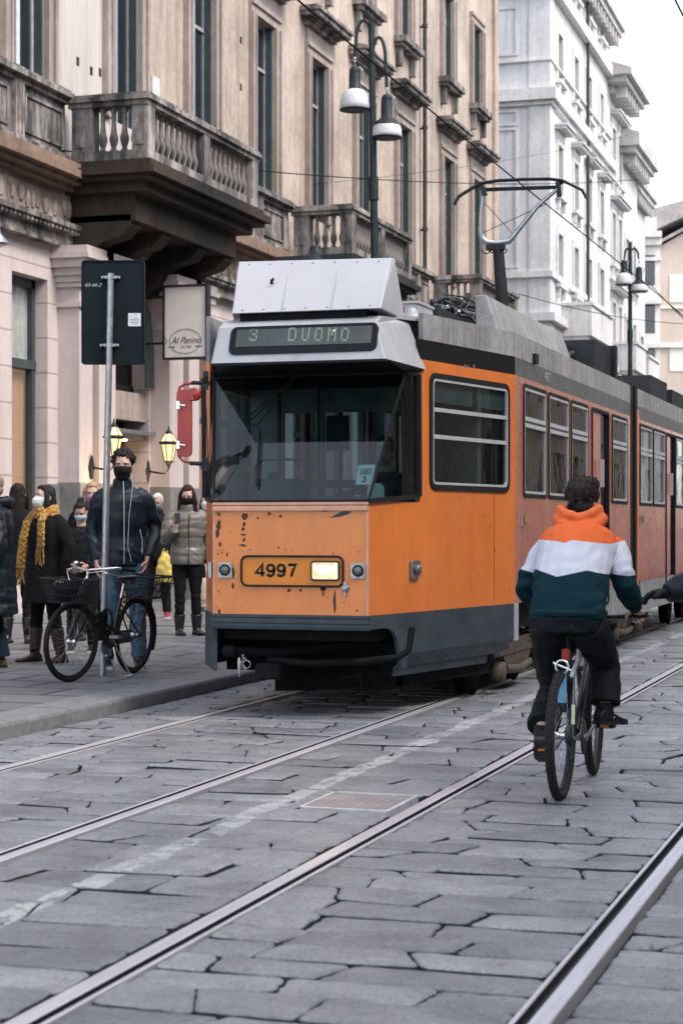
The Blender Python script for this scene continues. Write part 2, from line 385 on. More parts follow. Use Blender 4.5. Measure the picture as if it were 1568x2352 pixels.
def wall_mat(name, c, c2, streak=0.5, grime=0.35, sc=1.0, joints=None, soot=0.0, pale=None):
    m, nt, b = nmat(name)
    v = tcoord(nt, (sc, sc, sc)); vz = tcoord(nt, (2.2 * sc, 2.2 * sc, 0.16 * sc))
    col = ramp(nt, nz(nt, v, 0.45, 6), [(0.35, c), (0.65, c2)])
    col = mix(nt, streak, col, ramp(nt, nz(nt, vz, 1.6, 7, 0.7), [(0.30, (0.42, 0.39, 0.37)), (0.52, (0.95, 0.95, 0.95)), (0.8, (1.12, 1.1, 1.08))]), 'MULTIPLY')
    col = mix(nt, grime, col, ramp(nt, nz(nt, v, 6, 7, 0.7), [(0.3, (0.5, 0.48, 0.46)), (0.6, (1.08, 1.08, 1.08))]), 'MULTIPLY')
    if soot > 0:                       # black crust in runs and patches, the stone showing where rain washes it
        vr = tcoord(nt, (3.0 * sc, 3.0 * sc, .7 * sc))
        col = mix(nt, mth(nt, 'MULTIPLY', ramp(nt, nz(nt, vr, 1.1, 6, .65), [(0.42, 0.0), (0.60, 1.0)]), soot), col, (.030, .034, .036))
    if pale is not None:               # repainted bay of paler plaster
        geo = N(nt, 'ShaderNodeNewGeometry'); sx = N(nt, 'ShaderNodeSeparateXYZ'); nt.links.new(geo.outputs['Position'], sx.inputs[0])
        f_ = mth(nt, 'ADD', mth(nt, 'MULTIPLY', mth(nt, 'SUBTRACT', pale[0], sx.outputs['Y']), .6), mth(nt, 'MULTIPLY', nz(nt, v, .8, 4), 1.2))
        r_ = ramp(nt, f_, [(0.35, 0.0), (0.95, 1.0)]); col = mix(nt, mth(nt, 'MULTIPLY', r_, .85), col, mix(nt, .6, pale[1], ramp(nt, nz(nt, vz, 2.4, 7, .7), [(0.3, (.6, .58, .57)), (0.6, (1.05, 1.05, 1.05))]), 'MULTIPLY'))
    if joints:
        geo = N(nt, 'ShaderNodeNewGeometry'); sx = N(nt, 'ShaderNodeSeparateXYZ'); nt.links.new(geo.outputs['Position'], sx.inputs[0])
        fr = mth(nt, 'FRACT', mth(nt, 'DIVIDE', sx.outputs['Z'], joints))
        ln = mth(nt, 'LESS_THAN', fr, 0.05)
        col = mix(nt, mth(nt, 'MULTIPLY', ln, 0.5), col, (0.12, 0.10, 0.10))
    nt.links.new(col, b.inputs['Base Color']); b.inputs['Roughness'].default_value = 0.85; b.inputs['Specular IOR Level'].default_value = 0.25
    bump(nt, b, nz(nt, v, 25, 6), 0.35, 0.02)
    return m
M_PLAST = wall_mat('ochre_plaster', (0.36, 0.295, 0.25), (0.56, 0.465, 0.39), 0.65, 0.45, pale=(31.0, (.56, .52, .49)))
M_PALE = wall_mat('pale_plaster', (0.50, 0.46, 0.43), (0.60, 0.56, 0.53), 0.45, 0.25)
M_RUST = wall_mat('pink_rusticated_stone', (0.56, 0.48, 0.455), (0.64, 0.56, 0.53), 0.3, 0.15, joints=0.56)
M_PIL = wall_mat('pink_smooth_stone', (0.54, 0.465, 0.445), (0.60, 0.52, 0.50), 0.3, 0.15)
M_STAIN = wall_mat('weathered_stone', (0.22, 0.20, 0.19), (0.48, 0.44, 0.41), 1.0, 0.9, soot=.9)
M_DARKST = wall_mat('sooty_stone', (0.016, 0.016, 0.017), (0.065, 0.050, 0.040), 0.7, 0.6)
M_SURR = wall_mat('window_surround_stone', (0.30, 0.25, 0.22), (0.43, 0.36, 0.32), 0.6, 0.4)
M_PLINTH = mat('grey_plinth', (0.20, 0.195, 0.19), 0.6, var=0.3, vs=4, bs=0.3)
M_GREYW = wall_mat('pale_grey_render', (0.58, 0.575, 0.58), (0.70, 0.69, 0.69), 0.45, 0.2)
M_GREYT = wall_mat('pale_grey_trim', (0.58, 0.57, 0.57), (0.72, 0.71, 0.70), 0.45, 0.3)
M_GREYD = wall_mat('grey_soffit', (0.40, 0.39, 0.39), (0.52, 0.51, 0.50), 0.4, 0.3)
M_FARW = wall_mat('far_cream_render', (0.70, 0.65, 0.60), (0.80, 0.75, 0.71), 0.3, 0.1)
M_FARB = wall_mat('far_buff_render', (0.50, 0.42, 0.36), (0.56, 0.48, 0.42), 0.3, 0.1)
M_ROOF = mat('roof_tiles', (0.42, 0.38, 0.37), 0.8, var=0.3, vs=2)
M_WFRAME = mat('white_window_paint', (0.62, 0.62, 0.60), 0.5, var=0.2)
M_DFRAME = mat('dark_window_paint', (0.05, 0.065, 0.07), 0.45, var=0.3)
M_GFRAME = mat('grey_window_paint', (0.30, 0.31, 0.32), 0.5, var=0.2)
M_WGLASS = mat('window_glass', (0.012, 0.018, 0.022), 0.06, 0, var=0.3, vs=1.5, bs=0.04, bscale=3, bdist=0.02, rvar=0.03, spec=0.9)
M_BLACK = mat('black_metal', (0.014, 0.017, 0.020), 0.62, 0.0, var=0.3, spec=.3)
M_IRON = mat('street_iron', (0.030, 0.040, 0.045), 0.5, 0.3, var=0.3, vs=8)
M_PIPE = mat('downpipe_iron', (0.05, 0.052, 0.055), 0.6, 0.2)
M_GALV = mat('galvanised_steel', (0.42, 0.44, 0.46), 0.38, 0.85, var=0.35, vs=35, bs=0.15, stretch=(1, 1, 0.35))
M_CHROME = mat('chrome', (0.75, 0.76, 0.77), 0.15, 1.0, var=0.1, bs=0.0)
M_RUBBER = mat('rubber', (0.016, 0.017, 0.018), 0.7, var=0.3, bs=0.2, bscale=120)
M_WOOD = mat('varnished_wood', (0.20, 0.075, 0.03), 0.4, var=0.5, vs=3, stretch=(8, 8, 0.6))
M_OPAL = mat('opal_lamp_glass', (0.60, 0.60, 0.62), 0.25, 0, var=0.08, bs=0.0)
M_LAMPLIT = emis('lit_lantern_glass', (1.0, 0.68, 0.32), .48)
M_BULB = emis('lit_bulb', (1.0, 0.82, 0.5), 9.0)
M_SHOPGLOW = emis('warm_shop_glow', (0.62, 0.36, 0.22), 0.13)  # lights the shop displays; in the left window it imitates a warm reflection
# ------------------------------------------------------------------ ground, tracks, pavement
RAILS = [(-5.41, 1), (-3.957, -1), (-2.582, 1), (-1.138, -1)]     # x, side of the groove
KX, KZ = -6.17, 0.11
g = MB(); g.add([(-400, -400, -0.05), (400, -400, -0.05), (400, 900, -0.05), (-400, 900, -0.05)], [(0, 1, 2, 3)])
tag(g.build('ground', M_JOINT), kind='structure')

def stones():
    rnd = random.Random(11)
    vs, fs, tone, mi = [], [], [], []
    def stone(c4, z0, tn):
        # c4: four corners (x, y) counter-clockwise; outline of 12 points with softened corners
        out = []
        cx = sum(p[0] for p in c4) / 4; cyy = sum(p[1] for p in c4) / 4
        for i in range(4):
            a = c4[i]; b_ = c4[(i + 1) % 4]; pr = c4[i - 1]
            la = math.hypot(b_[0] - a[0], b_[1] - a[1]) or 1; lp = math.hypot(pr[0] - a[0], pr[1] - a[1]) or 1
            rr = min(0.020, la * .3, lp * .3) * rnd.uniform(.5, 1.3)
            out.append((a[0] + (pr[0] - a[0]) / lp * rr, a[1] + (pr[1] - a[1]) / lp * rr))
            out.append((a[0] + (b_[0] - a[0]) / la * rr, a[1] + (b_[1] - a[1]) / la * rr))
            for k in (0.2, 0.36, 0.52, 0.68, 0.84):
                if rr * 1.2 < k * la < la - rr * 1.2: out.append((a[0] + (b_[0] - a[0]) * k + rnd.uniform(-.006, .006), a[1] + (b_[1] - a[1]) * k + rnd.uniform(-.006, .006)))
        n = len(out); o = len(vs)
        tx, ty = rnd.uniform(-.018, .018), rnd.uniform(-.030, .030)
        def zz(x, y, base): return z0 + base + (x - cx) * tx + (y - cyy) * ty
        for inset, dz in ((0, -0.06), (0.001, -0.0095), (0.006, -0.0030), (0.024, -0.0003)):
            for (x, y) in out:
                L = math.hypot(x - cx, y - cyy) or 1
                k = 1 - min(inset / L, .9)
                X, Y = cx + (x - cx) * k, cyy + (y - cyy) * k
                vs.append((X, Y, zz(X, Y, dz))); tone.append(tn)
        vs.append((cx, cyy, zz(cx, cyy, 0.005))); tone.append(tn)
        for r_ in range(3):
            for j in range(n): mi.append(1 if r_ == 0 else 0); fs.append((o + r_ * n + j, o + r_ * n + (j + 1) % n, o + (r_ + 1) * n + (j + 1) % n, o + (r_ + 1) * n + j))  # lowest ring coloured dark: joint dirt and painted edge shade, whatever the sun
        for j in range(n): mi.append(0); fs.append((o + 3 * n + j, o + 3 * n + (j + 1) % n, o + 4 * n))
    def strip(xa, xb, ya, yb, row, length, slant, skip=None, seed=0):
        y = ya; rr = random.Random(seed)
        def wave(k): 
            a, b_, c = rr.uniform(-.022, .022), rr.uniform(-.018, .018), rr.uniform(0, 6)
            return lambda x, a=a, b_=b_, c=c: a * (x - xa) / max(xb - xa, .5) + b_ * math.sin(x * 5 + c)
        low = wave(0); prevcuts = []
        while y < yb:
            h = row * rr.uniform(.82, 1.2); hi = wave(1)
            x = xa; cuts = [xa]
            first = True
            while x < xb - length * .5:
                x += length * (rr.uniform(.3, 1.0) if first else rr.uniform(.72, 1.3)); first = False
                if xb - x < length * .35: break
                cuts.append(x)
            cuts.append(xb)
            sl_ = [0] + [rr.uniform(-slant, slant) for _ in cuts[1:-1]] + [0]
            for i in range(len(cuts) - 1):
                x0, x1 = cuts[i], cuts[i + 1]; s0, s1 = sl_[i], sl_[i + 1]
                gx, gy = rr.uniform(.003, .008), rr.choice([rr.uniform(.004, .008), rr.uniform(.007, .014)])
                c4 = [(x0 - s0 + gx, y + low(x0) + gy), (x1 - s1 - gx, y + low(x1) + gy), (x1 + s1 - gx, y + h + hi(x1) - gy), (x0 + s0 + gx, y + h + hi(x0) - gy)]
                mx, my = (x0 + x1) / 2, y + h / 2
                if skip and skip(mx, my, x0, x1, y, y + h):
                    yl, yh = y + gy, y + h - gy
                    if x0 < MAN[0] - .10: stone([(x0 + gx, yl), (MAN[0] - .025, yl), (MAN[0] - .02, yh), (x0 + gx, yh)], 0, rr.random())
                    if x1 > MAN[1] + .10: stone([(MAN[1] + .025, yl), (x1 - gx, yl), (x1 - gx, yh), (MAN[1] + .02, yh)], 0, rr.random())
                    xa_, xb_ = max(x0, MAN[0]), min(x1, MAN[1])
                    if yl < MAN[2] - .09: stone([(xa_, yl), (xb_, yl), (xb_, MAN[2] - .02), (xa_, MAN[2] - .02)], 0, rr.random())
                    if yh > MAN[3] + .09: stone([(xa_, MAN[3] + .02), (xb_, MAN[3] + .02), (xb_, yh), (xa_, yh)], 0, rr.random())
                    continue
                stone(c4, rr.uniform(-.006, .005), rr.random())
            y += h; low = hi
    e = 0.075
    strip(KX + 0.02, RAILS[0][0] - e, 3.5, 62, .20, .36, .03, seed=1)
    strip(RAILS[0][0] + e, RAILS[1][0] - e, 3.5, 62, .22, .46, .05, seed=2)
    strip(RAILS[1][0] + e, RAILS[2][0] - e, 3.5, 62, .30, .62, .045, skip=lambda mx, my, x0, x1, y0, y1: x1 > MAN[0] - .02 and x0 < MAN[1] + .02 and y1 > MAN[2] - .02 and y0 < MAN[3] + .02, seed=3)
    strip(RAILS[2][0] + e, RAILS[3][0] - e, 3.5, 62, .25, .50, .065, seed=4)
    strip(RAILS[3][0] + e, 3.6, 3.0, 40, .25, .50, .06, seed=5)
    # small infill stones round the steel lid
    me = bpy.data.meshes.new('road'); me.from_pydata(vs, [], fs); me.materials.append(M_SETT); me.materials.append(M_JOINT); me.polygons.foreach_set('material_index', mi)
    a = me.attributes.new('tone', 'FLOAT', 'POINT'); a.data.foreach_set('value', tone)
    me.polygons.foreach_set('use_smooth', [True] * len(fs)); me.update()
    o = bpy.data.objects.new('road', me); COL.objects.link(o); tag(o, kind='structure')
MAN = (-3.17, -2.72, 9.30, 9.90)
_a = onZ(715, 1855, 0); _b = onZ(965, 1830, 0); _c = onZ(915, 1867, 0)
MAN = (-3.18, -2.69, min(_c.y, _a.y), min(_c.y, _a.y) + .60)
stones()

# asphalt-and-stone surface outside the modelled setts
g = MB(); g.add([(3.6, -40, -0.004), (40, -40, -0.004), (40, 200, -0.004), (3.6, 200, -0.004)], [(0, 1, 2, 3)])
g.add([(-6.1, 62, -0.004), (3.6, 62, -0.004), (3.6, 200, -0.004), (-14, 200, -0.004)], [(0, 1, 2, 3)])
g.add([(-6.1, -40, -0.004), (3.6, -40, -0.004), (3.6, 3.0, -0.004), (-6.1, 3.0, -0.004)], [(0, 1, 2, 3)])
tag(g.build('street', M_PAVE), kind='structure')

for i, (x, s) in enumerate(RAILS):
    r_ = MB()
    # cross-section from the head to the lip
    prof = [(-.034 * s, -.06), (-.034 * s, .0005), (-.030 * s, .004), (.026 * s, .004), (.031 * s, -.001), (.033 * s, -.030), (.066 * s, -.030), (.068 * s, .0005), (.071 * s, .003), (.083 * s, .003), (.086 * s, 0), (.086 * s, -.06)]
    off = -.012 * s
    ys = [3.0 + k * 2.0 for k in range(40)]
    for k in range(len(ys) - 1):
        for j in range(len(prof) - 1):
            (xa, za), (xb, zb) = prof[j], prof[j + 1]
            q = [(x + off + xa, ys[k], za), (x + off + xb, ys[k], zb), (x + off + xb, ys[k + 1], zb), (x + off + xa, ys[k + 1], za)]
            r_.add(q if s > 0 else q[::-1], [(0, 1, 2, 3)], 1 if j in (5, 4, 6) else 0)
    lab = ['grooved steel tram rail nearest the kerb', 'grooved steel tram rail left of the white painted line', 'bright steel tram rail right of the white painted line, passing the rectangular lid', 'grooved steel tram rail in the right bottom corner, farthest from the kerb'][i]
    tag(r_.build('tram_rail', [M_RAIL, M_RAILDARK]), lab, 'tram rail', 'tram rails set in the stone paving')

mh = empty('manhole_cover', ((MAN[0] + MAN[1]) / 2, (MAN[2] + MAN[3]) / 2, 0), 0, 'rectangular steel-framed manhole cover between the white line and a rail', 'manhole cover')
wx, wy = (MAN[1] - MAN[0]) / 2, (MAN[3] - MAN[2]) / 2
M_LIDFR = mat('lid_frame_steel', (0.62, 0.64, 0.67), 0.4, 0.3)
M_LID = mat('lid_plate', (0.27, 0.245, 0.245), 0.5, 0.0, var=0.3, vs=5, bs=0.5, bscale=70)
b_ = MB(); rring(b_, (0, 0, 0), (1, 0, 0), (0, 1, 0), (0, 0, 1), wx * 2, wy * 2, .03, .018, -.05, .008); b_.build('frame', M_LIDFR, mh)
b_ = MB(); rslab(b_, (0, 0, 0), (1, 0, 0), (0, 1, 0), (0, 0, 1), wx * 2 - .032, wy * 2 - .038, .02, -.05, .002)
for i in range(9):
    for j in range(11):
        b_.box((-wx + .05 + i * (wx * 2 - .1) / 8 - .008, -wy + .05 + j * (wy * 2 - .1) / 10 - .008, .0), (-wx + .05 + i * (wx * 2 - .1) / 8 + .008, -wy + .05 + j * (wy * 2 - .1) / 10 + .008, .0035))
b_.build('plate', M_LID, mh)

# pavement with granite kerb that dips to the road at the crossing
def pz(x, y):
    def ss(t): t = max(0, min(1, t)); return t * t * (3 - 2 * t)
    dip = ss((y - 17.0) / 0.75) * (1 - ss((-x - 6.9) / 1.6)) * (1 - ss((y - 24) / 1))
    return KZ - (KZ - 0.012) * dip
kw = 0.36
p = MB(); xs = [-30, -14, -12, -10, -9, -8.5, -8, -7.5, -7.2, -6.9, KX - kw - .004]; ys = [-40, 0, 6, 10, 14, 16, 16.8] + [17 + .15 * i for i in range(1, 8)] + [19, 21, 23.5, 24, 24.3, 24.6, 25, 30, 50, 100, 200]
for i in range(len(xs) - 1):
    for j in range(len(ys) - 1):
        q = [(xs[i], ys[j]), (xs[i + 1], ys[j]), (xs[i + 1], ys[j + 1]), (xs[i], ys[j + 1])]
        p.add([(x, y, pz(x, y)) for x, y in q], [(0, 1, 2, 3)])
po = p.build('pavement', M_PAVE); tag(po, kind='structure')
k = MB(); y = -20.0; rnd = random.Random(3)
while y < 60:
    L = 1.35 + rnd.uniform(-.1, .1) if not (16 < y < 19) else .45
    y1 = y + L - .008; a, b2 = pz(KX, y), pz(KX, y1)
    dz = rnd.uniform(-.002, .002)
    def sec(yy, zt):
        xo, xi = KX, KX - kw
        return [(xi, yy, -.05), (xo + .012, yy, -.05), (xo + .006, yy, zt - .03), (xo - .004, yy, zt - .010), (xo - .018, yy, zt - .001), (xo - .05, yy, zt + .001), (xi, yy, zt + .001)]
    k.loft([sec(y, a + dz), sec(y1, b2 + dz)], 0, True, False)
    y += L
tag(k.build('kerb', M_KERB), kind='structure')
# drainage grating strip across the pavement
gr = empty('drain_grating', (-9.9, 23.6, KZ), 0, 'narrow metal drain grating set in the pavement behind the boots', 'drain grating')
b_ = MB(); b_.box((-2.6, -.07, -.02), (2.6, .07, .003)); b_.build('trough', M_RAILDARK, gr)
b_ = MB()
for i in range(104): b_.box((-2.6 + i * .05, -.065, .003), (-2.575 + i * .05, .065, .009))
b_.build('grille', mat('worn_grating', (.16, .16, .17), .5, .4), gr)
# ------------------------------------------------------------------ the ochre palazzo along the pavement
FX = -13.6                                   # facade plane
Y0, Y1 = 10.0, 59.0
WIN_Y = [26.45, 30.13, 33.73, 37.25, 40.85, 44.45, 48.1, 52.75, 56.35]
UPY = [26.45, 30.13, 33.73, 37.25, 40.85, 44.45, 48.1, 52.75, 56.35]
pal = empty('ochre_palazzo', (FX, 35, 0), 0, 'weathered ochre and pink palazzo with stone balconies behind the queue of people', 'building')
def L(p): return Vector(p) - Vector((FX, 35, 0))      # world -> local to the palazzo root
def PX(X, Y, Z): return (X - FX, Y - 35, Z)
ex, ey, ez = Vector((1, 0, 0)), Vector((0, 1, 0)), Vector((0, 0, 1))
# upper wall with window openings (u = Y, v = Z)
OW, OZ0, OZ1 = 0.60, 8.50, 12.15            # half width, bottom, top of the tall windows
UZ0, UZ1 = 14.35, 16.9                       # storey above
holes = [(y - 35 - OW, y - 35 + OW, OZ0, OZ1) for y in WIN_Y] + [(y - 35 - .55, y - 35 + .55, UZ0, UZ1) for y in UPY]
m = MB(); panel(m, (0, 0, 0), ey, ez, ex, Y0 - 35, Y1 - 35, 7.1, 20.0, holes, .45); m.build('upper_wall', M_PLAST, pal)
m = MB(); m.box(PX(FX - 9, Y0, 0), PX(FX - .46, Y1, 20.0)); 
mb_core = m; 
# end wall towards the side street and flat roof
m = MB(); m.box(PX(FX - 12, Y1 - .44, 0), PX(FX - .002, Y1 + .01, 20.0)); m.build('end_wall', M_PLAST, pal)
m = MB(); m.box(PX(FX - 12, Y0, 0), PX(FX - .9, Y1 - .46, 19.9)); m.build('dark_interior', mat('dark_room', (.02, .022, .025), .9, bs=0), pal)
# main eaves
m = MB()
m.box(PX(FX - 12, Y0, 20.0), PX(FX + .25, Y1 + .15, 20.35)); m.box(PX(FX - 12, Y0, 20.35), PX(FX + 1.15, Y1 + .75, 20.55)); m.box(PX(FX - 12, Y0, 20.55), PX(FX + 1.3, Y1 + .9, 20.8))
for i in range(int((Y1 - Y0) / .9)):
    m.box(PX(FX + .25, Y0 + i * .9, 20.05), PX(FX + 1.05, Y0 + i * .9 + .3, 20.35))
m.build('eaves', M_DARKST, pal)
# corner strip
m = MB(); m.box(PX(FX, Y1 - .5, 6.3), PX(FX + .10, Y1 + .05, 20.0)); m.build('corner_strip', M_PLAST, pal)

def moulding(mb, X, ya, yb, steps, mi=0):
    """horizontal moulding built up from (z0, z1, projection) courses"""
    for (a, b_, pr) in steps: mb.box(PX(FX, ya, a), PX(X + pr, yb, b_), mi)
def win(y, z0, z1, hw, style):
    """surround and joinery of one window"""
    fr = MB(); sw = .30
    x0 = FX
    # stepped stone surround
    for s in (-1, 1):
        a, b_ = (y - hw - sw, y - hw) if s < 0 else (y + hw, y + hw + sw)
        fr.box(PX(x0, a, z0), PX(x0 + .07, b_, z1)); 
        c, d = (a, a + .10) if s < 0 else (b_ - .10, b_)
        fr.box(PX(x0 + .07, c, z0), PX(x0 + .12, d, z1))
        c, d = (b_ - .05, b_) if s < 0 else (a, a + .05)
        fr.box(PX(x0 + .07, c, z0), PX(x0 + .095, d, z1))
    fr.box(PX(x0, y - hw - sw, z1), PX(x0 + .07, y + hw + sw, z1 + .26)); fr.box(PX(x0 + .07, y - hw - sw, z1 + .17), PX(x0 + .12, y + hw + sw, z1 + .26))
    if style == 'ped':
        fr.box(PX(x0, y - hw - sw + .06, z1 + .26), PX(x0 + .05, y + hw + sw - .06, z1 + .62))
        fr.build('window_surround', M_SURR, pal)
        pd = MB()
        for (a, b_, pr) in ((.62, .70, .16), (.70, .76, .22), (.76, .86, .44), (.86, .93, .50), (.93, .99, .42)):
            pd.box(PX(x0, y - hw - sw - pr * .75, z1 + a), PX(x0 + pr, y + hw + sw + pr * .75, z1 + b_))
        pd.build('window_hood', M_STAIN, pal)
    else:
        fr.build('window_surround', M_SURR, pal)
        sl_ = MB(); sl_.box(PX(x0, y - hw - sw - .08, z0 - .16), PX(x0 + .34, y + hw + sw + .08, z0)); sl_.box(PX(x0, y - hw - sw, z0 - .26), PX(x0 + .24, y + hw + sw, z0 - .16))
        for s in (-1, 1): sl_.box(PX(x0, y + s * (hw + .1) - .1, z0 - .75), PX(x0 + .16, y + s * (hw + .1) + .1, z0 - .26))
        sl_.build('window_sill', M_STAIN, pal)
    f = MB(); xi = FX - .22; t = .07
    f.box(PX(xi, y - hw, z0), PX(xi + .06, y - hw + t, z1)); f.box(PX(xi, y + hw - t, z0), PX(xi + .06, y + hw, z1))
    f.box(PX(xi, y - hw + t, z1 - t), PX(xi + .06, y + hw - t, z1)); f.box(PX(xi, y - hw + t, z0), PX(xi + .06, y + hw - t, z0 + t))
    f.box(PX(xi, y - .06, z0 + t), PX(xi + .075, y + .06, z1 - t))
    tr = z1 - (z1 - z0) * .27
    f.box(PX(xi, y - hw + t, tr), PX(xi + .07, y - .06, tr + .07)); f.box(PX(xi, y + .06, tr), PX(xi + .07, y + hw - t, tr + .07))
    w_ = f.build('window', M_WFRAME if (y < 28 or style != 'ped') else M_GFRAME, pal)
    g_ = MB(); g_.box(PX(xi + .01, y - hw, z0), PX(xi + .025, y + hw, z1)); g_.build('pane', M_WGLASS, w_)
    # dark shutter folded against the reveal
    sh = MB(); sh.box(PX(FX - .21, y + hw - .05, z0), PX(FX - .02, y + hw, z1)); sh.build('shutter', M_DFRAME, w_)
for y in WIN_Y: win(y, OZ0, OZ1, OW, 'ped')
for y in UPY: win(y, UZ0, UZ1, .55, 'sill')

# parapet band under the piano nobile with blind panels, entablature below
BAL = [(27.56, 32.6), (38.5, 43.2), (50.3, 55.0)]
segs = []; c = Y0
for a, b_ in BAL: segs.append((c, a)); c = b_
segs.append((c, Y1))
m = MB()
for a, b_ in segs:
    m.mark(); m.box(PX(FX, a, 7.35), PX(FX + .12, b_, 8.30)); m.box(PX(FX, a, 7.30), PX(FX + .22, b_, 7.46)); m.box(PX(FX, a, 8.30), PX(FX + .20, b_, 8.38)); m.box(PX(FX, a, 8.38), PX(FX + .30, b_, 8.46)); m.box(PX(FX, a, 8.46), PX(FX + .24, b_, 8.52))
    y = a + .1 if a > Y0 else b_ - math.floor((b_ - a) / 1.85) * 1.85
    while y < b_ - .3:                         # little pilasters with panels between
        m.box(PX(FX + .12, y, 7.46), PX(FX + .20, y + .30, 8.30)); m.box(PX(FX + .20, y + .06, 7.52), PX(FX + .215, y + .10, 8.24)); m.box(PX(FX + .20, y + .20, 7.52), PX(FX + .215, y + .24, 8.24))
        y2 = min(y + 1.85, b_)
        if y2 - y > .8:
            m.box(PX(FX + .12, y + .42, 7.58), PX(FX + .15, y2 - .12, 7.63)); m.box(PX(FX + .12, y + .42, 8.14), PX(FX + .15, y2 - .12, 8.19))
            m.box(PX(FX + .12, y + .42, 7.63), PX(FX + .15, y + .47, 8.14)); m.box(PX(FX + .12, y2 - .17, 7.63), PX(FX + .15, y2 - .12, 8.14))
        y += 1.85
m.pieces('parapet_band', M_STAIN, pal)
m = MB()
moulding(m, FX, Y0, Y1, ((7.18, 7.30, .46), (7.06, 7.18, .52), (6.98, 7.06, .40), (6.90, 6.98, .26)))
m.build('main_cornice', wall_mat('brown_cornice_stone', (0.17, .12, .09), (.30, .21, .16), .6, .5), pal)
m = MB(); moulding(m, FX, Y0, Y1, ((6.36, 6.90, .10),)); 
rn = random.Random(5)
y = Y0
while y < Y1:                                   # carved leaf frieze, broken and weathered
    h = rn.uniform(.25, .42); wd = rn.uniform(.10, .22)
    m.ell(PX(FX + .10, y, 6.62 + rn.uniform(-.05, .05)), (.055, wd * .6, h * .5), 8, 5); y += wd + rn.uniform(.02, .25)
m.build('carved_frieze', wall_mat('frieze_stone', (.12, .10, .085), (.55, .46, .40), .7, .9, sc=2.5), pal)
m = MB(); moulding(m, FX, Y0, Y1, ((6.28, 6.36, .30), (6.20, 6.28, .22), (6.04, 6.20, .14), (5.98, 6.04, .18)))
y = Y0
while y < Y1: m.box(PX(FX + .22, y, 6.21), PX(FX + .27, y + .07, 6.28)); y += .14
m.build('lower_cornice', M_STAIN, pal)

def baluster(mb, x, y, z0, h):
    pr = [(.055, 0), (.055, .05), (.035, .07), (.045, .12), (.068, .20), (.070, .27), (.045, .36), (.036, .46), (.033, .56), (.040, .60), (.034, .63), (.034, .70), (.055, .74), (.055, .80)]
    k = h / .80
    mb.lathe([(r_, z * k) for r_, z in pr], PX(x, y, z0), n=10)
def balcony(ya, yb, lab=None):
    XF = FX + 1.55
    root = MB()
    # slab with stepped soffit and the big supporting brackets
    for (z0, z1, pr) in ((7.22, 7.34, 1.66), (7.10, 7.22, 1.78), (7.02, 7.10, 1.68), (6.86, 7.02, 1.50)):
        root.box(PX(FX + .02, ya - (pr - 1.55), z0), PX(FX + pr, yb + (pr - 1.55), z1))
    root.box(PX(FX + .02, ya + .25, 6.42), PX(FX + 1.25, yb - .25, 6.86))
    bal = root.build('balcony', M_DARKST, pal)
    br = MB()
    for yy in (ya + .25, ya + 1.5, yb - 1.9, yb - .65):
        br.mark()
        prof = [(0, 5.60), (.20, 5.60), (.34, 5.72), (.42, 5.95), (.66, 6.10), (.98, 6.18), (1.15, 6.34), (1.15, 6.52), (0, 6.52)]
        br.prism([PX(FX + a + .02, yy, z) for a, z in prof], (0, .40, 0))
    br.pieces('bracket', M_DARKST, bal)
    b_ = MB(); z0 = 7.34
    b_.box(PX(FX + .25, ya - .04, z0), PX(XF + .04, ya + .26, z0 + .16)); b_.box(PX(FX + .25, yb - .26, z0), PX(XF + .04, yb + .04, z0 + .16)); b_.box(PX(XF - .26, ya + .26, z0), PX(XF + .04, yb - .26, z0 + .16))
    posts = [(XF - .24, ya - .02), (XF - .24, yb - .26), (FX + .25, ya - .02), (FX + .25, yb - .26), (XF - .24, (ya + yb) / 2 - .14)]
    for (x, y) in posts:
        b_.box(PX(x, y, z0 + .16), PX(x + .28 if x > FX + 1 else x + .36, y + .28, 8.22))
        b_.box(PX(x + .05, y - .015, z0 + .24), PX(x + .23, y, 8.14))
    b_.build('plinth_and_piers', M_STAIN, bal)
    rl = MB()
    for (e_, a, c_) in ((.05, 8.22, 8.30), (.10, 8.30, 8.37), (.06, 8.37, 8.42)):
        rl.box(PX(FX + .2, ya - e_, a), PX(XF + e_, ya + .26 + e_ * .5, c_)); rl.box(PX(FX + .2, yb - .26 - e_ * .5, a), PX(XF + e_, yb + e_, c_)); rl.box(PX(XF - .26 - e_ * .5, ya + .26 + e_ * .5, a), PX(XF + e_, yb - .26 - e_ * .5, c_))
    rl.build('handrail', M_STAIN, bal)
    zb, hb = z0 + .16, 8.22 - z0 - .16
    ps = []
    n = 4
    for i in range(n): x = FX + .74 + i * .19; ps += [(x, ya + .12), (x, yb - .12)]
    mid = (ya + yb) / 2
    for (a, c_) in ((ya + .27, mid - .14), (mid + .14, yb - .27)):
        k = int((c_ - a) / .215)
        for i in range(k): ps.append((XF - .11, a + (c_ - a) * (i + .5) / k))
    proto = None
    for (x, y) in ps:
        if proto is None:
            q = MB(); q.lathe([(r_, z * hb / .80) for r_, z in [(.058, 0), (.058, .05), (.038, .07), (.048, .12), (.072, .20), (.074, .27), (.05, .36), (.040, .46), (.036, .56), (.044, .60), (.037, .63), (.037, .70), (.058, .74), (.058, .80)]], (0, 0, 0), n=10)
            proto = q.build('baluster', M_STAIN, bal); o = proto
        else: o = proto.copy(); COL.objects.link(o); o.parent = bal
        o.location = PX(x, y, zb)
    return bal
for a, b_ in BAL: balcony(a, b_)

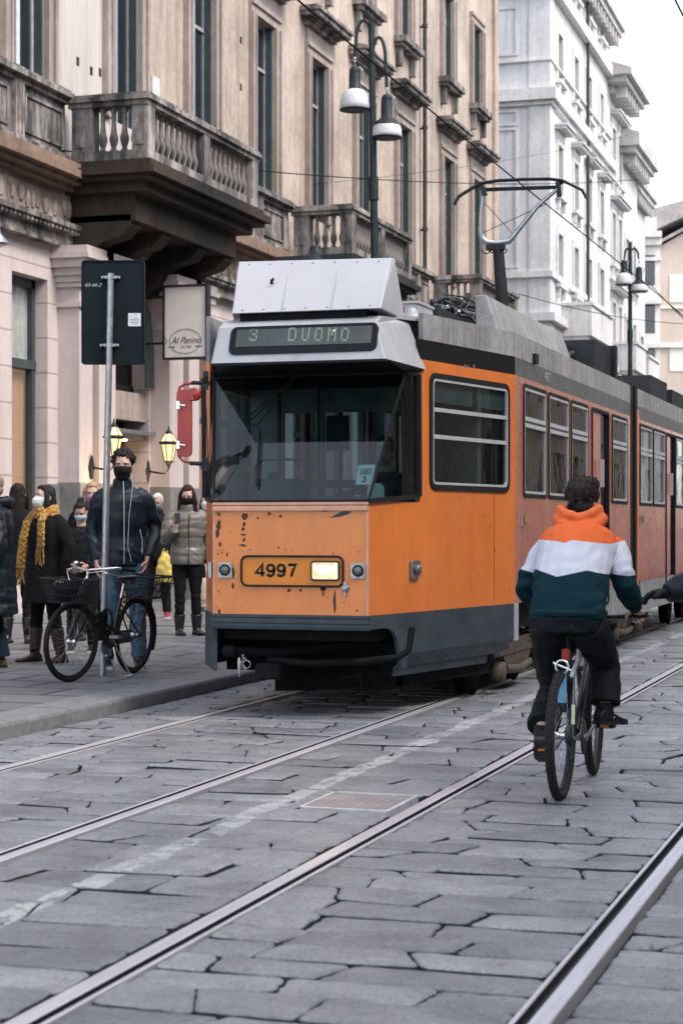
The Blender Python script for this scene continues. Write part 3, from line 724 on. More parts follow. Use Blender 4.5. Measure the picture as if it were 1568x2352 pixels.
# ground floor: rusticated wall with shop window, portal between pilasters, further shop fronts
GH = [(27.0 - 35 - 1.9 , 27.0 - 35 - 1.9, 0, 0)]
_w0 = onX(28, 900, FX).y; _w1 = onX(110, 900, FX).y
sw0, sw1 = _w0, _w1
gh = [(sw0 - 35, sw1 - 35, 1.55, 5.05), (29.02 - 35, 31.22 - 35, 0.0, 5.1), (33.6 - 35, 37.2 - 35, 0.0, 4.9), (38.6 - 35, 42.2 - 35, 0, 4.9), (43.8 - 35, 47.2 - 35, 0, 4.9), (48.6 - 35, 52.2 - 35, 0, 4.9), (53.6 - 35, 57.2 - 35, 0, 4.9), (19.0 - 35, 20.8 - 35, .9, 5.05), (14.0 - 35, 15.8 - 35, .9, 5.05)]
gh[0] = (sw0 - 35, sw1 - 35, .75, 5.42)
m = MB(); panel(m, (0, 0, 0), ey, ez, ex, Y0 - 35, Y1 - 35, 0.0, 6.0, gh, .5); m.build('ground_floor_wall', M_RUST, pal)
# plinth course (stone skirting)
m = MB()
for a, b_ in ((Y0, 14.0), (15.8, 19.0), (20.8, sw0), (sw1, 27.5), (33.0, 33.6), (37.2, 38.6), (42.2, 43.8), (47.2, 48.6), (52.2, 53.6), (57.2, Y1)):
    m.mark(); m.box(PX(FX, a, 0), PX(FX + .06, b_, .74 if abs(a - 20.8) < .1 else 2.15))
m.pieces('plinth', M_PLINTH, pal)
# pilasters either side of the portal
def pilaster(ya, yb, pr=.38):
    q = MB(); q.box(PX(FX, ya, 2.18), PX(FX + pr, yb, 5.02)); 
    p_ = q.build('pilaster', M_PIL, pal)
    q = MB(); q.box(PX(FX, ya - .03, .05), PX(FX + pr + .03, yb + .03, 2.18)); q.build('base', M_PLINTH, p_)
    q = MB()
    for (a, b_, e_) in ((5.02, 5.10, .05), (5.10, 5.34, .0), (5.34, 5.42, .06), (5.42, 5.52, .10), (5.52, 5.64, .16), (5.64, 5.78, .24), (5.78, 5.86, .30), (5.86, 5.98, .26)):
        q.box(PX(FX, ya - e_, a), PX(FX + pr + e_, yb + e_, b_))
    q.build('capital', M_PIL, p_)
for a, b_ in ((27.55, 28.05), (28.30, 28.95), (31.28, 31.93), (32.2, 32.7)): pilaster(a, b_)
for a in (37.5, 42.6, 47.6, 52.6): pilaster(a, a + .8, .3)
# portal
ent = MB(); ent.box(PX(FX - .45, 29.02, 3.35), PX(FX - .05, 31.22, 3.85))
por = ent.build('door_lintel', M_SURR, pal)
q = MB()
for s in range(24): q.box(PX(FX - .36, 29.05 + s * .092, 4.0), PX(FX - .32, 29.075 + s * .092, 5.05))
q.box(PX(FX - .38, 29.02, 3.9), PX(FX - .30, 31.22, 4.0)); q.build('transom_grille', M_BLACK, pal)
q = MB(); q.box(PX(FX - .60, 29.02, 3.86), PX(FX - .55, 31.22, 5.1)); q.build('transom_glass', M_WGLASS, pal)
q = MB()
for a, b_ in ((29.06, 29.75), (29.80, 30.45), (30.50, 31.18)):
    q.mark(); q.box(PX(FX - .52, a, .12), PX(FX - .46, b_, 3.0)); q.box(PX(FX - .46, a + .12, .5), PX(FX - .44, b_ - .12, 1.4)); q.box(PX(FX - .46, a + .12, 1.6), PX(FX - .44, b_ - .12, 2.8))
dr = q.pieces('door', M_WOOD, pal)[1]
q = MB(); q.tube([PX(FX - .40, 30.42, 1.0), PX(FX - .40, 30.42, 1.5)], .018, 6); q.build('handle', M_CHROME, dr)
q = MB(); q.box(PX(FX - .50, 29.02, 3.02), PX(FX - .06, 31.22, 3.10)); q.box(PX(FX - .10, 29.0, 3.10), PX(FX + .12, 31.24, 3.17)); q.build('door_canopy', M_GALV, pal)
q = MB()
for yy in (29.5, 30.1, 30.7): q.mark(); q.lathe([(.05, 0), (.05, .02)], PX(FX - .25, yy, 3.0), n=10)
q.pieces('ceiling_spotlight', M_BULB, pal)
# shop window on the left
q = MB(); t = .10
for a, b_ in ((sw0, sw0 + t), (sw1 - t * 1.1, sw1)): q.box(PX(FX - .34, a, .75), PX(FX - .22, b_, 5.42))
q.box(PX(FX - .34, sw0, 3.98), PX(FX - .20, sw1, 4.12)); q.box(PX(FX - .34, sw0, 5.28), PX(FX - .22, sw1, 5.42)); q.box(PX(FX - .34, sw0, .75), PX(FX - .22, sw1, .9))
w_ = q.build('shop_window', M_DFRAME, pal)
q = MB(); q.box(PX(FX - .29, sw0 + .02, .78), PX(FX - .28, sw1 - .02, 5.40)); q.build('pane', glass('shop_glass', (.85, .87, .87), 1.0, 1.5), w_)
q = MB()
for i in range(14):
    a = sw0 + (sw1 - sw0) * i / 14; q.tube([PX(FX - .36 - .02 * (i % 2), a + .08, 4.12), PX(FX - .36 - .02 * (i % 2), a + .08, 5.36)], (.06), 8)
q.build('curtain', mat('cream_curtain', (.85, .84, .80), .8), w_)
q = MB(); q.box(PX(FX - .42, sw0, .76), PX(FX - .38, sw1, 3.97)); q.build('reflection_glow_panel', M_SHOPGLOW, w_)  # glowing sheet added behind the pane in place of the reflected facade
# other shop fronts
for (a, b_, c_, d_) in [h for h in gh[2:7]]:
    q = MB(); t = .08; x0 = FX - .35
    for u in (a, (a + b_) / 2 - t / 2, b_ - t): q.box((x0 - FX, u, .1), (x0 - FX + .1, u + t, 4.9))
    q.box((x0 - FX, a, 2.6), (x0 - FX + .12, b_, 2.75)); q.box((x0 - FX, a, 3.5), (x0 - FX + .12, b_, 3.62)); q.box((x0 - FX, a, 4.78), (x0 - FX + .1, b_, 4.9))
    w_ = q.build('shop_front', M_DFRAME, pal)
    q = MB(); q.box((x0 - FX + .02, a, .1), (x0 - FX + .035, b_, 4.9)); q.build('pane', glass('shop_glass'), w_)
    q = MB(); q.box((x0 - FX - .5, a, .1), (x0 - FX - .45, b_, 4.9)); q.build('lit_display', M_SHOPGLOW, w_)
for (a, b_, c_, d_) in gh[7:]:
    q = MB(); q.box((-.34, a, c_), (-.28, b_, d_)); q.build('window', M_WGLASS, pal)
# rain pipe
py_ = onX(976, 400, FX + .15).y
q = MB(); q.tube([PX(FX + .14, py_, z) for z in (1, 6.9)], .055, 10)
q.tube([PX(FX + .14, py_, 8.55), PX(FX + .14, py_, 20)], .06, 10)
for z in (9.6, 12.4, 15.2, 18): q.tube([PX(FX + .14, py_, z), PX(FX + .14, py_, z + .10)], .085, 10); q.box(PX(FX, py_ - .03, z), PX(FX + .1, py_ + .03, z + .05))
q.build('rain_pipe', M_PIPE, pal)
# wall scars, small boxes
q = MB()
for (px_, py2) in ((179, 141), (210, 163), (230, 166), (553, 92), (553, 200), (806, 175)):
    c_ = onX(px_, py2, FX); q.mark(); q.box(PX(FX - .02, c_.y - .05, c_.z - .07), PX(FX + .006, c_.y + .05, c_.z + .07))
q.pieces('wall_hole', M_DARKST, pal)
c_ = onX(357, 195, FX + .1); q = MB(); q.box(PX(FX, c_.y - .16, c_.z - .2), PX(FX + .12, c_.y + .16, c_.z + .14), ch=.01); q.build('junction_box', M_WFRAME, pal)

# ------------------------------------------------------------------ things fixed to the palazzo
def lantern(px, py, X, lab):
    c_ = onX(px, py, X); r_ = empty('wall_lantern', c_, 0, lab, 'lantern', 'lit wall lanterns at the doorway')
    # local: bracket reaches out in +x from the wall
    b = MB(); top, bot, hh = .135, .075, .30
    def ring(z, s): return [Vector((math.cos(R(60 * i + 30)) * s, math.sin(R(60 * i + 30)) * s, z)) for i in range(6)]
    for i in range(6):
        b.bar(ring(-hh / 2, bot)[i], ring(hh / 2, top)[i], .014); b.bar(ring(hh / 2, top)[i], ring(hh / 2, top)[(i + 1) % 6], .018); b.bar(ring(-hh / 2, bot)[i], ring(-hh / 2, bot)[(i + 1) % 6], .018)
    b.loft([ring(hh / 2 + .01, .18), ring(hh / 2 + .03, .185), ring(hh / 2 + .05, .15)]); 
    b.loft([ring(hh / 2 + .18, .07), ring(hh / 2 + .22, .05), ring(hh / 2 + .27, .01)])
    for i in range(6): b.bar(ring(hh / 2 + .05, .15)[i], ring(hh / 2 + .18, .07)[i], .012)
    b.lathe([(.005, 0), (.02, .02), (.012, .045), (.003, .07)], (0, 0, hh / 2 + .26), n=8)
    b.lathe([(.01, -.14), (.03, -.08), (.05, -.03), (.09, 0)], (0, 0, -hh / 2 - .005), n=8)
    b.build('cage', M_BLACK, r_)
    g_ = MB(); g_.loft([ring(-hh / 2 + .01, bot * .95), ring(hh / 2 - .005, top * .95)]); g_.loft([ring(hh / 2 + .052, .142), ring(hh / 2 + .178, .066)]); g_.build('glass', M_LAMPLIT, r_)
    g_ = MB(); g_.ell((0, 0, -.02), (.035, .035, .06)); 
    a = MB(); a.tube([(0, 0, -hh / 2 - .12), (-.05, -.0, -hh / 2 - .22), (-.2, 0, -hh / 2 - .2), (-.38, 0, -hh / 2 - .17)], .017, 8)
    a.lathe([(.02, 0), (.09, 0), (.09, .02), (.02, .03)], (-.40, 0, -hh / 2 - .17), axis='x', n=14)
    a.ell((-.39, 0, -hh / 2 - .17), (.02, .07, .21)); a.build('bracket', M_BLACK, r_)
    lp = bpy.data.lights.new('lantern_light', 'POINT'); lp.energy = 5; lp.color = (1, .68, .35); lp.shadow_soft_size = .1
    lo = bpy.data.objects.new('lantern_light', lp); COL.objects.link(lo); lo.location = (0.0, 0, -.45); lo.parent = r_
    return r_
lantern(388, 1040, FX + .38 + .42, 'lit black wall lantern right of the doorway beside the red mirror')
lantern(262, 1028, FX + .38 + .42, 'lit black wall lantern above the curly-haired man, half hidden by the sign pole')

# projecting shop sign
sY = 30.9
c0 = onY(378, 657, sY); c1 = onY(480, 824, sY)
sg = empty('shop_sign', ((c0.x + c1.x) / 2, sY, (c0.z + c1.z) / 2), 0, 'cream rectangular shop sign with oval script logo projecting from the facade', 'shop sign')
hw_, hh_ = (c1.x - c0.x) / 2, (c0.z - c1.z) / 2
b = MB(); b.box((-hw_ + .03, -.06, -hh_ + .03), (hw_ - .03, .06, hh_ - .03)); b.build('panel', mat('cream_sign', (.80, .76, .70), .35, var=.06, bs=0), sg)
b = MB()
for (a, c_) in (((-hw_, -.09, -hh_), (-hw_ + .035, .09, hh_)), ((hw_ - .035, -.09, -hh_), (hw_, .09, hh_)), ((-hw_ + .035, -.09, hh_ - .035), (hw_ - .035, .09, hh_)), ((-hw_ + .035, -.09, -hh_), (hw_ - .035, .09, -hh_ + .035))): b.box(a, c_)
b.build('frame', M_BLACK, sg)
b = MB()
for z in (-hh_ * .55, hh_ * .7): b.mark(); b.bar((-hw_ - .35, 0, z), (-hw_, 0, z), .04)
b.pieces('bracket', M_BLACK, sg)
M_INK = mat('sign_ink', (.05, .06, .06), .5, bs=0, var=0)
Mx = lambda x, z: basis((x, -.064, z), (1, 0, 0), (0, 0, 1), (0, -1, 0))
text_mesh('lettering', 'Al Panino', .17, Mx(.01, -hh_ * .50), M_INK, sg, shear=.45, offset=.001, sx=.86)
text_mesh('lettering', 'Dal 1960', .055, Mx(0, -hh_ * .67), M_INK, sg, shear=.4)
b = MB()
b.torus((0, -.063, -hh_ * .52), .30, .005, (1, 0, 0), (0, 0, .72), n=40, m=4)
for s in (-1, 1): b.ell((s * .26, -.063, -hh_ * .67), (.09, .002, .008), 8, 4); b.ell((s * .23, -.063, -hh_ * .66), (.03, .002, .012), 8, 4)
b.tube([(-.40 + .05 * math.sin(t), -.064, -hh_ * .50 + .06 * math.cos(t)) for t in [i * .5 for i in range(11)]], .005, 4)
b.build('oval_emblem', M_INK, sg)
# dark fabric banner hanging before the transom
b = MB(); c0 = onX(318, 600, FX + .1); c1 = onX(341, 930, FX + .1)
b.prism([PX(FX + .06, 30.9, 3.95), PX(FX + .06, 31.24, 3.95), PX(FX + .06, 31.24, 4.6), PX(FX + .06, 31.1, 5.2), PX(FX + .06, 30.9, 5.5)], (.04, 0, 0)); b.build('door_banner', M_DFRAME, pal)
# corner of a hanging lamp at the left edge
c_ = onX(-12, 560, FX + 1.0)
r_ = empty('hanging_lamp', c_, 0, 'grey bell lamp on a wall arm at the far left edge', 'lamp')
b = MB(); b.lathe([(.03, .32), (.07, .30), (.09, .15), (.20, .02), (.22, 0), (.20, .0), (.19, .02)], n=20); b.tube([(0, 0, .3), (0, 0, .45), (-.4, 0, .5), (-1.0, 0, .4)], .018, 8); b.build('shade', M_GALV, r_)
b = MB(); b.ell((0, 0, 0), (.17, .17, .05)); b.build('diffuser', M_OPAL, r_)
# ------------------------------------------------------------------ pale buildings farther along the street
M_SHUT = mat('grey_shutter', (.16, .17, .18), .7, var=.2)
def townhouse(name, label, X, Ya, Yb, H, cols, rows, eave, wallm, trimm, depth=14, bands=(), flank_panels=False, balcony_rows=(), rot=0.0, roof=True, eave_t=.28):
    """facade faces +x at local x=0; local y runs 0..W along the street; flank at y=0 faces the camera"""
    r_ = empty(name, (X, Ya, 0), rot, label, 'building')
    W = Yb - Ya
    hl = [(c - hw, c + hw, z0, z1) for c, hw in cols for (z0, z1, st) in rows]
    m = MB(); panel(m, (0, 0, 0), ey, ez, ex, 0, W, 0, H, hl, .4); m.box((-depth, .4, 0), (-.9, W - .4, H - .05)); m.box((-depth, -.003, 0), (-.41, .39, H)); m.box((-depth, W - .4, 0), (-.41, W, H))
    m.build('wall', wallm, r_)
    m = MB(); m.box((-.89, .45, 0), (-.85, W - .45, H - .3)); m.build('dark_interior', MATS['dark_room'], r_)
    m = MB()
    for (z0, z1, pr) in bands: m.box((0, -pr, z0), (pr, W + pr * .5, z1)); m.box((-depth, -pr, z0), (0, 0, z1))
    m.build('string_course', trimm, r_)
    if eave:
        m = MB()
        m.box((-depth, -.3, H), (.3, W + .3, H + .35)); m.box((-depth, -eave * .8, H + .35), (eave * .8, W + eave * .8, H + .62)); m.box((-depth, -eave, H + .62), (eave, W + eave, H + .62 + eave_t))
        k = 0
        while k * .8 < W: m.box((.3, k * .8, H - .15), (eave * .7, k * .8 + .28, H + .35)); k += 1
        k = 0
        while k * .8 < 5: m.box((-k * .8 - .3, -eave * .7, H - .15), (-k * .8, -.3, H + .35)); k += 1
        m.build('eaves', M_GREYD, r_)
        m = MB(); m.prism([(-depth, -eave, H + .62 + eave_t), (eave, -eave, H + .62 + eave_t), (-3.5, -eave, H + 2.6), (-depth, -eave, H + 2.6)], (0, W + 2 * eave, 0)); m.build('roof', M_ROOF, r_)
    for c, hw in cols:
        for (z0, z1, st) in rows:
            m = MB()
            for s in (-1, 1): m.box((0, c + s * (hw + .11) - .11, z0), (.08, c + s * (hw + .11) + .11, z1))
            m.box((0, c - hw - .22, z1), (.08, c + hw + .22, z1 + .22))
            m.box((0, c - hw - .3, z0 - .14), (.22, c + hw + .3, z0))
            if st == 'ped':
                m.box((0, c - hw - .25, z1 + .22), (.10, c + hw + .25, z1 + .5)); m.box((0, c - hw - .4, z1 + .5), (.42, c + hw + .4, z1 + .62)); m.box((0, c - hw - .45, z1 + .62), (.5, c + hw + .45, z1 + .70))
            for s in (-1, 1): m.box((0, c + s * (hw + .05) - .09, z0 - .5), (.16, c + s * (hw + .05) + .09, z0 - .14))
            wd = m.build('window_surround', trimm, r_)
            m = MB(); m.box((-.30, c - hw, z0), (-.24, c + hw, z1)); m.build('pane', M_WGLASS, wd)
            kk = (int(c * 7) + int(z0 * 3)) % 4
            if kk < 2: m = MB(); m.box((-.18, c - hw, z0), (-.10, c - hw * (.1 if kk else .45), z1)); m.build('shutter', M_SHUT, wd)
            m = MB(); m.box((-.23, c - .04, z0), (-.19, c + .04, z1)); m.box((-.23, c - hw, z0), (-.19, c - hw + .07, z1)); m.box((-.23, c + hw - .07, z0), (-.19, c + hw, z1)); m.box((-.23, c - hw + .07, z1 - .07), (-.19, c - .04, z1)); m.build('casement', M_GFRAME, wd)
    for (c, w_, z) in balcony_rows:
        m = MB(); m.box((0, c - w_ / 2, z), (1.15, c + w_ / 2, z + .22)); m.box((0, c - w_ / 2 + .1, z - .16), (1.0, c + w_ / 2 - .1, z))
        for s in (-1, 1): m.prism([(0, c + s * (w_ / 2 - .5) - .15, z - .16), (.8, c + s * (w_ / 2 - .5) - .15, z - .16), (.7, c + s * (w_ / 2 - .5) - .15, z - .5), (0, c + s * (w_ / 2 - .5) - .15, z - 1.2)], (0, .3, 0))
        m.box((1.0, c - w_ / 2, z + .22), (1.15, c + w_ / 2, z + 1.15)); m.box((0, c - w_ / 2, z + .22), (1.0, c - w_ / 2 + .15, z + 1.15)); m.box((0, c + w_ / 2 - .15, z + .22), (1.0, c + w_ / 2, z + 1.15)); m.box((-.0, c - w_ / 2 - .06, z + 1.15), (1.22, c + w_ / 2 + .06, z + 1.27))
        m.build('balcony', trimm, r_)
    if flank_panels:
        m = MB(); t = .10
        for (z0, z1) in flank_panels:
            for a in (.0,):
                x0, x1 = -6.5, -1.15
                m.box((x0, -.06, z0), (x1, 0, z0 + t)); m.box((x0, -.06, z1 - t), (x1, 0, z1)); m.box((x0, -.06, z0 + t), (x0 + t, 0, z1 - t)); m.box((x1 - t, -.06, z0 + t), (x1, 0, z1 - t))
        m.box((-.75, -.05, 0), (.05, .0, H)); m.box((0, 0, 0), (.05, .75, H))
        m.build('flank_panel', trimm, r_)
    return r_
gY = onX(1260, 600, FX).y
def gz(py): return EYE + (HZ - py) / (F_PX / (FX / ray(1260, py).x))
rotg = R(0.9)
cols = []
for px_ in (1283, 1320, 1379, 1408):
    cols.append((onX(px_, 500, FX - (onX(px_, 500, FX).y - gY) * math.tan(rotg)).y - gY, .5))
cols.insert(2, (cols[1][0] + (cols[2][0] - cols[1][0]) / 2, .5))
b1_len = onX(1399, 500, FX - .25).y - gY
cols = [c for c in cols if c[0] < b1_len - .8]
cols.append((b1_len - 1.5, .5)) if b1_len - 1.5 - cols[-1][0] > 2 else None
HB1 = EYE + (HZ - 104) / (F_PX / (FX - .25) * ray(1400, 100).x)
b1 = townhouse('grey_townhouse', 'tall pale grey townhouse with a panelled flank on the far side of the side street', FX, gY, gY + b1_len, HB1,
    cols, [(gz(162), gz(50), 'sill'), (gz(432), gz(312), 'ped'), (gz(640), gz(520), 'sill'), (4.2, 6.4, 'sill'), (gz(-95), gz(-180), 'sill')], .60, M_GREYW, M_GREYT,
    bands=((gz(230), gz(203), .30), (gz(240), gz(231), .15), (gz(139), gz(134), .12), (gz(-20), gz(-50), .3), (gz(636), gz(622), .16), (9.0, 9.3, .25)),
    flank_panels=((gz(122), gz(8)), (gz(284), gz(247)), (gz(612), gz(288)), (gz(-60), gz(-170))), balcony_rows=((5.2, 5.2, 8.7),), rot=rotg)
q = MB(); yp = onX(1347, 500, FX).y - gY; q.tube([(.16, yp, 1), (.16, yp, HB1)], .07, 8); q.build('rain_pipe', M_PIPE, b1)
yb = gY + b1_len
def z_at(px, py, X): return onX(px, py, X).z
b2w = onX(1421, 500, FX - .5).y - yb
H2 = EYE + (HZ - 232) / (F_PX / (FX - .4) * ray(1402, 200).x)
b2 = townhouse('stone_townhouse', 'pale stone townhouse with the widest bracketed eaves against the sky', FX - .30, yb + .02, yb + b2w, H2,
    [(b2w * .3, .5), (b2w * .75, .5)], [(z, z + 2.3, 'ped') for z in (5.2, 9.2, 13.2, 17.0)], 1.15, M_GREYT, M_GREYT, bands=((8.3, 8.6, .4), (12.4, 12.6, .2)), balcony_rows=((b2w / 2, b2w * .8, 8.4),), rot=rotg)
yc = yb + b2w
b3w = onX(1447, 500, FX - .8).y - yc
H3 = EYE + (HZ - 385) / (F_PX / (FX - .6) * ray(1425, 300).x)
b3 = townhouse('slate_roof_townhouse', 'narrow grey townhouse with a boxy dark eave beyond the bracketed one', FX - .4, yc + .02, yc + b3w, H3,
    [(b3w * .3, .5), (b3w * .75, .5)], [(z, z + 2.2, 'sill') for z in (5.2, 9.0, 12.8)], .95, M_GREYT, M_GREYT, bands=((8.0, 8.3, .4),), balcony_rows=((b3w / 2, b3w * .7, 8.2),), rot=rotg, eave_t=.6)
yd = yc + b3w
H4 = EYE + (HZ - 455) / (F_PX / (FX - .9) * ray(1447, 430).x)
b4 = townhouse('small_eaved_townhouse', 'farthest grey townhouse on the left side, with a small curved eave', FX - .9, yd + .02, yd + 6, H4,
    [(2, .5), (4.4, .5)], [(z, z + 2.2, 'sill') for z in (5.2, 9.0)], .6, M_GREYW, M_GREYT, rot=rotg)

# pale corner building closing the view
FD = 128.0
def fd(px, py): p_ = atD(px, py, FD); return p_
c0 = fd(1452, 620); c1 = fd(1512, 600)
far = empty('cream_corner_house', atD(1452, 1209, FD), TH - R(8), 'pale cream corner house with balconies closing the street', 'building')
s_ = F_PX / FD
def fz(py): return EYE + (HZ - py) / s_
HF = fz(565)
m = MB(); hl = []
for c in (1.05,):
    for z in (fz(650), fz(760), fz(860)): hl.append((c - .45, c + .45, z - .2, z + 1.9))
panel(m, (0, 0, -EYE), ex, ez, -ey, 0, 1.85, 0, HF, hl, .4); m.box((.02, .4, -EYE), (1.83, 12, HF - EYE - .1)); m.build('wall', M_FARW, far)
far.location.z = EYE
for k_ in far.children: pass
m = MB()
for (z, h, e_) in ((HF - EYE, .5, .4), (HF - EYE + .5, .4, .7), (fz(600) - EYE, .25, .15), (fz(700) - EYE, .3, .5), (fz(800) - EYE, .3, .3)): m.mark(); m.box((-.3, -e_, z), (1.95, .4, z + h))
m.pieces('cornice', M_FARW, far)
m = MB()
for (a, b_, c_, d_) in hl: m.mark(); m.box((a, .28, c_ - EYE), (b_, .32, d_ - EYE)); 
m.pieces('window', M_WGLASS, far)
m = MB(); m.box((-.3, .0, HF - EYE + .9), (1.6, 6, fz(500) - EYE)); m.build('attic', M_FARW, far)
m = MB(); m.prism([(1.0, .4, HF - EYE + .9), (6.5, .4, HF - EYE + 3.4), (6.5, .4, HF - EYE + 3.9), (.3, .4, fz(487) - EYE)], (0, 9, 0)); m.build('roof', M_ROOF, far)
side = empty('buff_gable_house', atD(1513, 1209, FD + 1), TH + R(3), 'buff house with a broad pitched gable at the right end of the street', 'building')
side.location.z = 0
m = MB(); m.prism([(0, 0, 0), (12, 0, 0), (12, 0, fz(400)), (3.2, 0, fz(500)), (0, 0, fz(562))], (0, 10, 0)); m.build('wall', M_FARB, side)
m = MB(); m.prism([(-.4, -.5, fz(562)), (3.2, -.5, fz(497)), (12, -.5, fz(398)), (12, -.5, fz(390)), (3.2, -.5, fz(489)), (-.4, -.5, fz(554))], (0, 11, 0)); m.build('roof', M_ROOF, side)
m = MB()
for z in (fz(690), fz(850)): m.mark(); m.box((.7, -.06, z), (2.0, .0, z + 1.9)); m.mark(); m.box((2.6, -.06, z), (4.0, 0, z + 1.9))
m.pieces('window', M_FARW, side)
m = MB(); m.box((0, -.25, fz(795)), (6, 0, fz(785))); m.box((0, -.12, fz(705)), (6, 0, fz(698))); m.build('string_course', M_FARW, side)

# buildings on the right-hand side and behind (outside the frame; they shade and reflect)
def plain_row(name, label, X, Ya, Yb, H, mt):
    r_ = empty(name, (X, Ya, 0), 0, label, 'building'); W = Yb - Ya
    hl = []; n = int(W / 3.6)
    for i in range(n):
        for z in (1.0, 6.6, 10.8, 14.6):
            c = (i + .5) * W / n; hl.append((c - .75 if z < 2 else c - .55, c + .75 if z < 2 else c + .55, z, z + (3.6 if z < 2 else 2.5)))
    m = MB(); panel(m, (0, 0, 0), ey, ez, -ex, 0, W, 0, H, hl, .4); m.box((.9, 0, 0), (9, W, H)); m.build('wall', mt, r_)
    m = MB(); m.box((.45, .05, .1), (.8, W - .05, H - .4)); m.build('window', M_WGLASS, r_)
    m = MB(); m.box((-.5, -.3, H), (9, W + .3, H + .5)); m.mark(); m.box((-.25, 0, 5.4), (0, W, 5.8)); m.pieces('cornice', M_GREYD, r_)
    return r_
plain_row('opposite_palazzo', 'cream palazzo across the street on the right, outside the picture', 10.5, 2, 48, 16.5, M_PLAST)
plain_row('opposite_hotel', 'long cream building farther along on the right, outside the picture', 8.5, 52, 118, 17, M_PLAST)
plain_row('opposite_townhouse', 'grey townhouse behind the photographer on the right', 10.5, -45, 0, 16, M_GREYW)

# ------------------------------------------------------------------ street lamps
def street_lamp(base, top, label, scale=1.0):
    """two hanging bell lamps on hooked arms; base/top in world"""
    base, top = Vector(base), Vector(top)
    r_ = empty('street_lamp', base, 0, label, 'street lamp', 'twin-arm street lamps on the left pavement')
    t = top - base; h = t.length
    b = MB(); b.tube([(0, 0, 0), t * .5, t], [.085, .075, .052], 12); b.tube([(0, 0, 0), (0, 0, .9)], .12, 12); b.tube([t * .695, t * .735], .085, 12)
    b.build('pole', M_IRON, r_)
    dx = Vector((CO, SI, 0))
    def arm(p0, side, rad, drop, up):
        a = MB(); st = t * p0
        pts = [st, st + Vector((0, 0, up * .55)) + dx * side * .02]
        cx_ = side * rad
        for i in range(1, 10):
            an = PI * i / 10; pts.append(st + dx * (cx_ * (1 - math.cos(an))) + Vector((0, 0, up * .55 + math.sin(an) * up * .45)))
        pts.append(st + dx * (2 * cx_) + Vector((0, 0, up * .50))); pts.append(st + dx * (2 * cx_ + side * .02) + Vector((0, 0, up * .50 - drop)))
        a.tube(pts, .030, 8); ao = a.build('arm', M_IRON, r_)
        e_ = pts[-1]
        return e_
    def head(p, hgt, label_):
        b = MB()
        b.tube([p, p - Vector((0, 0, hgt))], .008, 5); b.ell(p - Vector((0, 0, hgt * .25)), (.025, .025, .04)); b.ell(p - Vector((0, 0, hgt * .5)), (.02, .02, .05))
        q = p - Vector((0, 0, hgt))
        b.torus(q + dx * .10 + Vector((0, -.05, -.07)), .055, .006, dx, (0, 0, 1), n=14, m=5)
        b.tube([q + dx * .08 + Vector((0, 0, .02)), q + dx * .15 + Vector((0, 0, -.1)), q + dx * .12 + Vector((0, 0, -.2))], .008, 5)
        b.build('hanger', M_GALV, r_)
        if label_ in 'la':
            b = MB(); b.lathe([(.02, .02), (.06, .01), (.085, -.03), (.095, -.06), (.09, -.07), (.098, -.10), (.10, -.34), (.12, -.37), (.12, -.38)], q, n=22); hd = b.build('lamp_housing', M_IRON, r_)
            b = MB(); b.lathe([(.12, -.375), (.17, -.40), (.21, -.45), (.24, -.53), (.252, -.63), (.252, -.705), (.235, -.715), (.10, -.70)], q, n=24); b.build('lamp_shade', M_OPAL, hd)
        else:
            b = MB(); b.lathe([(.02, .02), (.06, .01), (.085, -.03), (.095, -.06), (.09, -.07), (.098, -.10), (.10, -.36), (.125, -.40), (.19, -.45), (.225, -.51), (.23, -.52)], q, n=22); hd = b.build('lamp_housing', M_IRON, r_)
            b = MB(); b.lathe([(.228, -.52), (.245, -.56), (.252, -.66), (.252, -.705), (.235, -.715), (.10, -.70)], q, n=24); b.build('lamp_shade', M_OPAL, hd)
        b = MB(); b.lathe([(.24, -.70), (.258, -.708), (.258, -.725), (.20, -.735)], q, n=24); b.build('rim', M_IRON, hd)
    return arm, head, t
LX = -9.0
lb = onX(869, 1209, LX); lt = onX(849, 28, LX)
base = Vector((LX, onX(872, 700, LX).y, KZ)); top = Vector((LX + (849 - 871) / 137.0 * .95, base.y, lt.z))
arm, head, t = street_lamp(base, top, 'dark twin-arm street lamp with two white bell shades rising behind the tram roof')
s137 = F_PX / (LX / ray(860, 300).x)
def zz_(py): return EYE + (HZ - py) / s137
H_ = top.z - base.z
p0l = (zz_(150) - KZ) / H_; p0r = (zz_(190) - KZ) / H_
e1 = arm(p0l, -1, (852 - 815) / 2 / s137, .18, .85)
head(e1, .20, 'l')
e2 = arm(p0r, 1, (893 - 862) / 2 / s137, .42, .85)
head(e2, .14, 'r')
lx2 = -8.6
b2_ = onX(1446, 1209, lx2); t2_ = onX(1446, 556, lx2)
base2 = Vector((lx2, b2_.y, KZ)); top2 = Vector((lx2, b2_.y, t2_.z))
arm, head, t = street_lamp(base2, top2, 'distant twin-arm street lamp in front of the pale corner house')
s2 = F_PX / (lx2 / ray(1446, 600).x)
p0 = (EYE + (HZ - 610) / s2 - KZ) / (top2.z - base2.z)
e1 = arm(p0, -1, .08, .05, .5); head(e1, .05, 'a'); e2 = arm(p0, 1, .12, .05, .5); head(e2, .25, 'b')

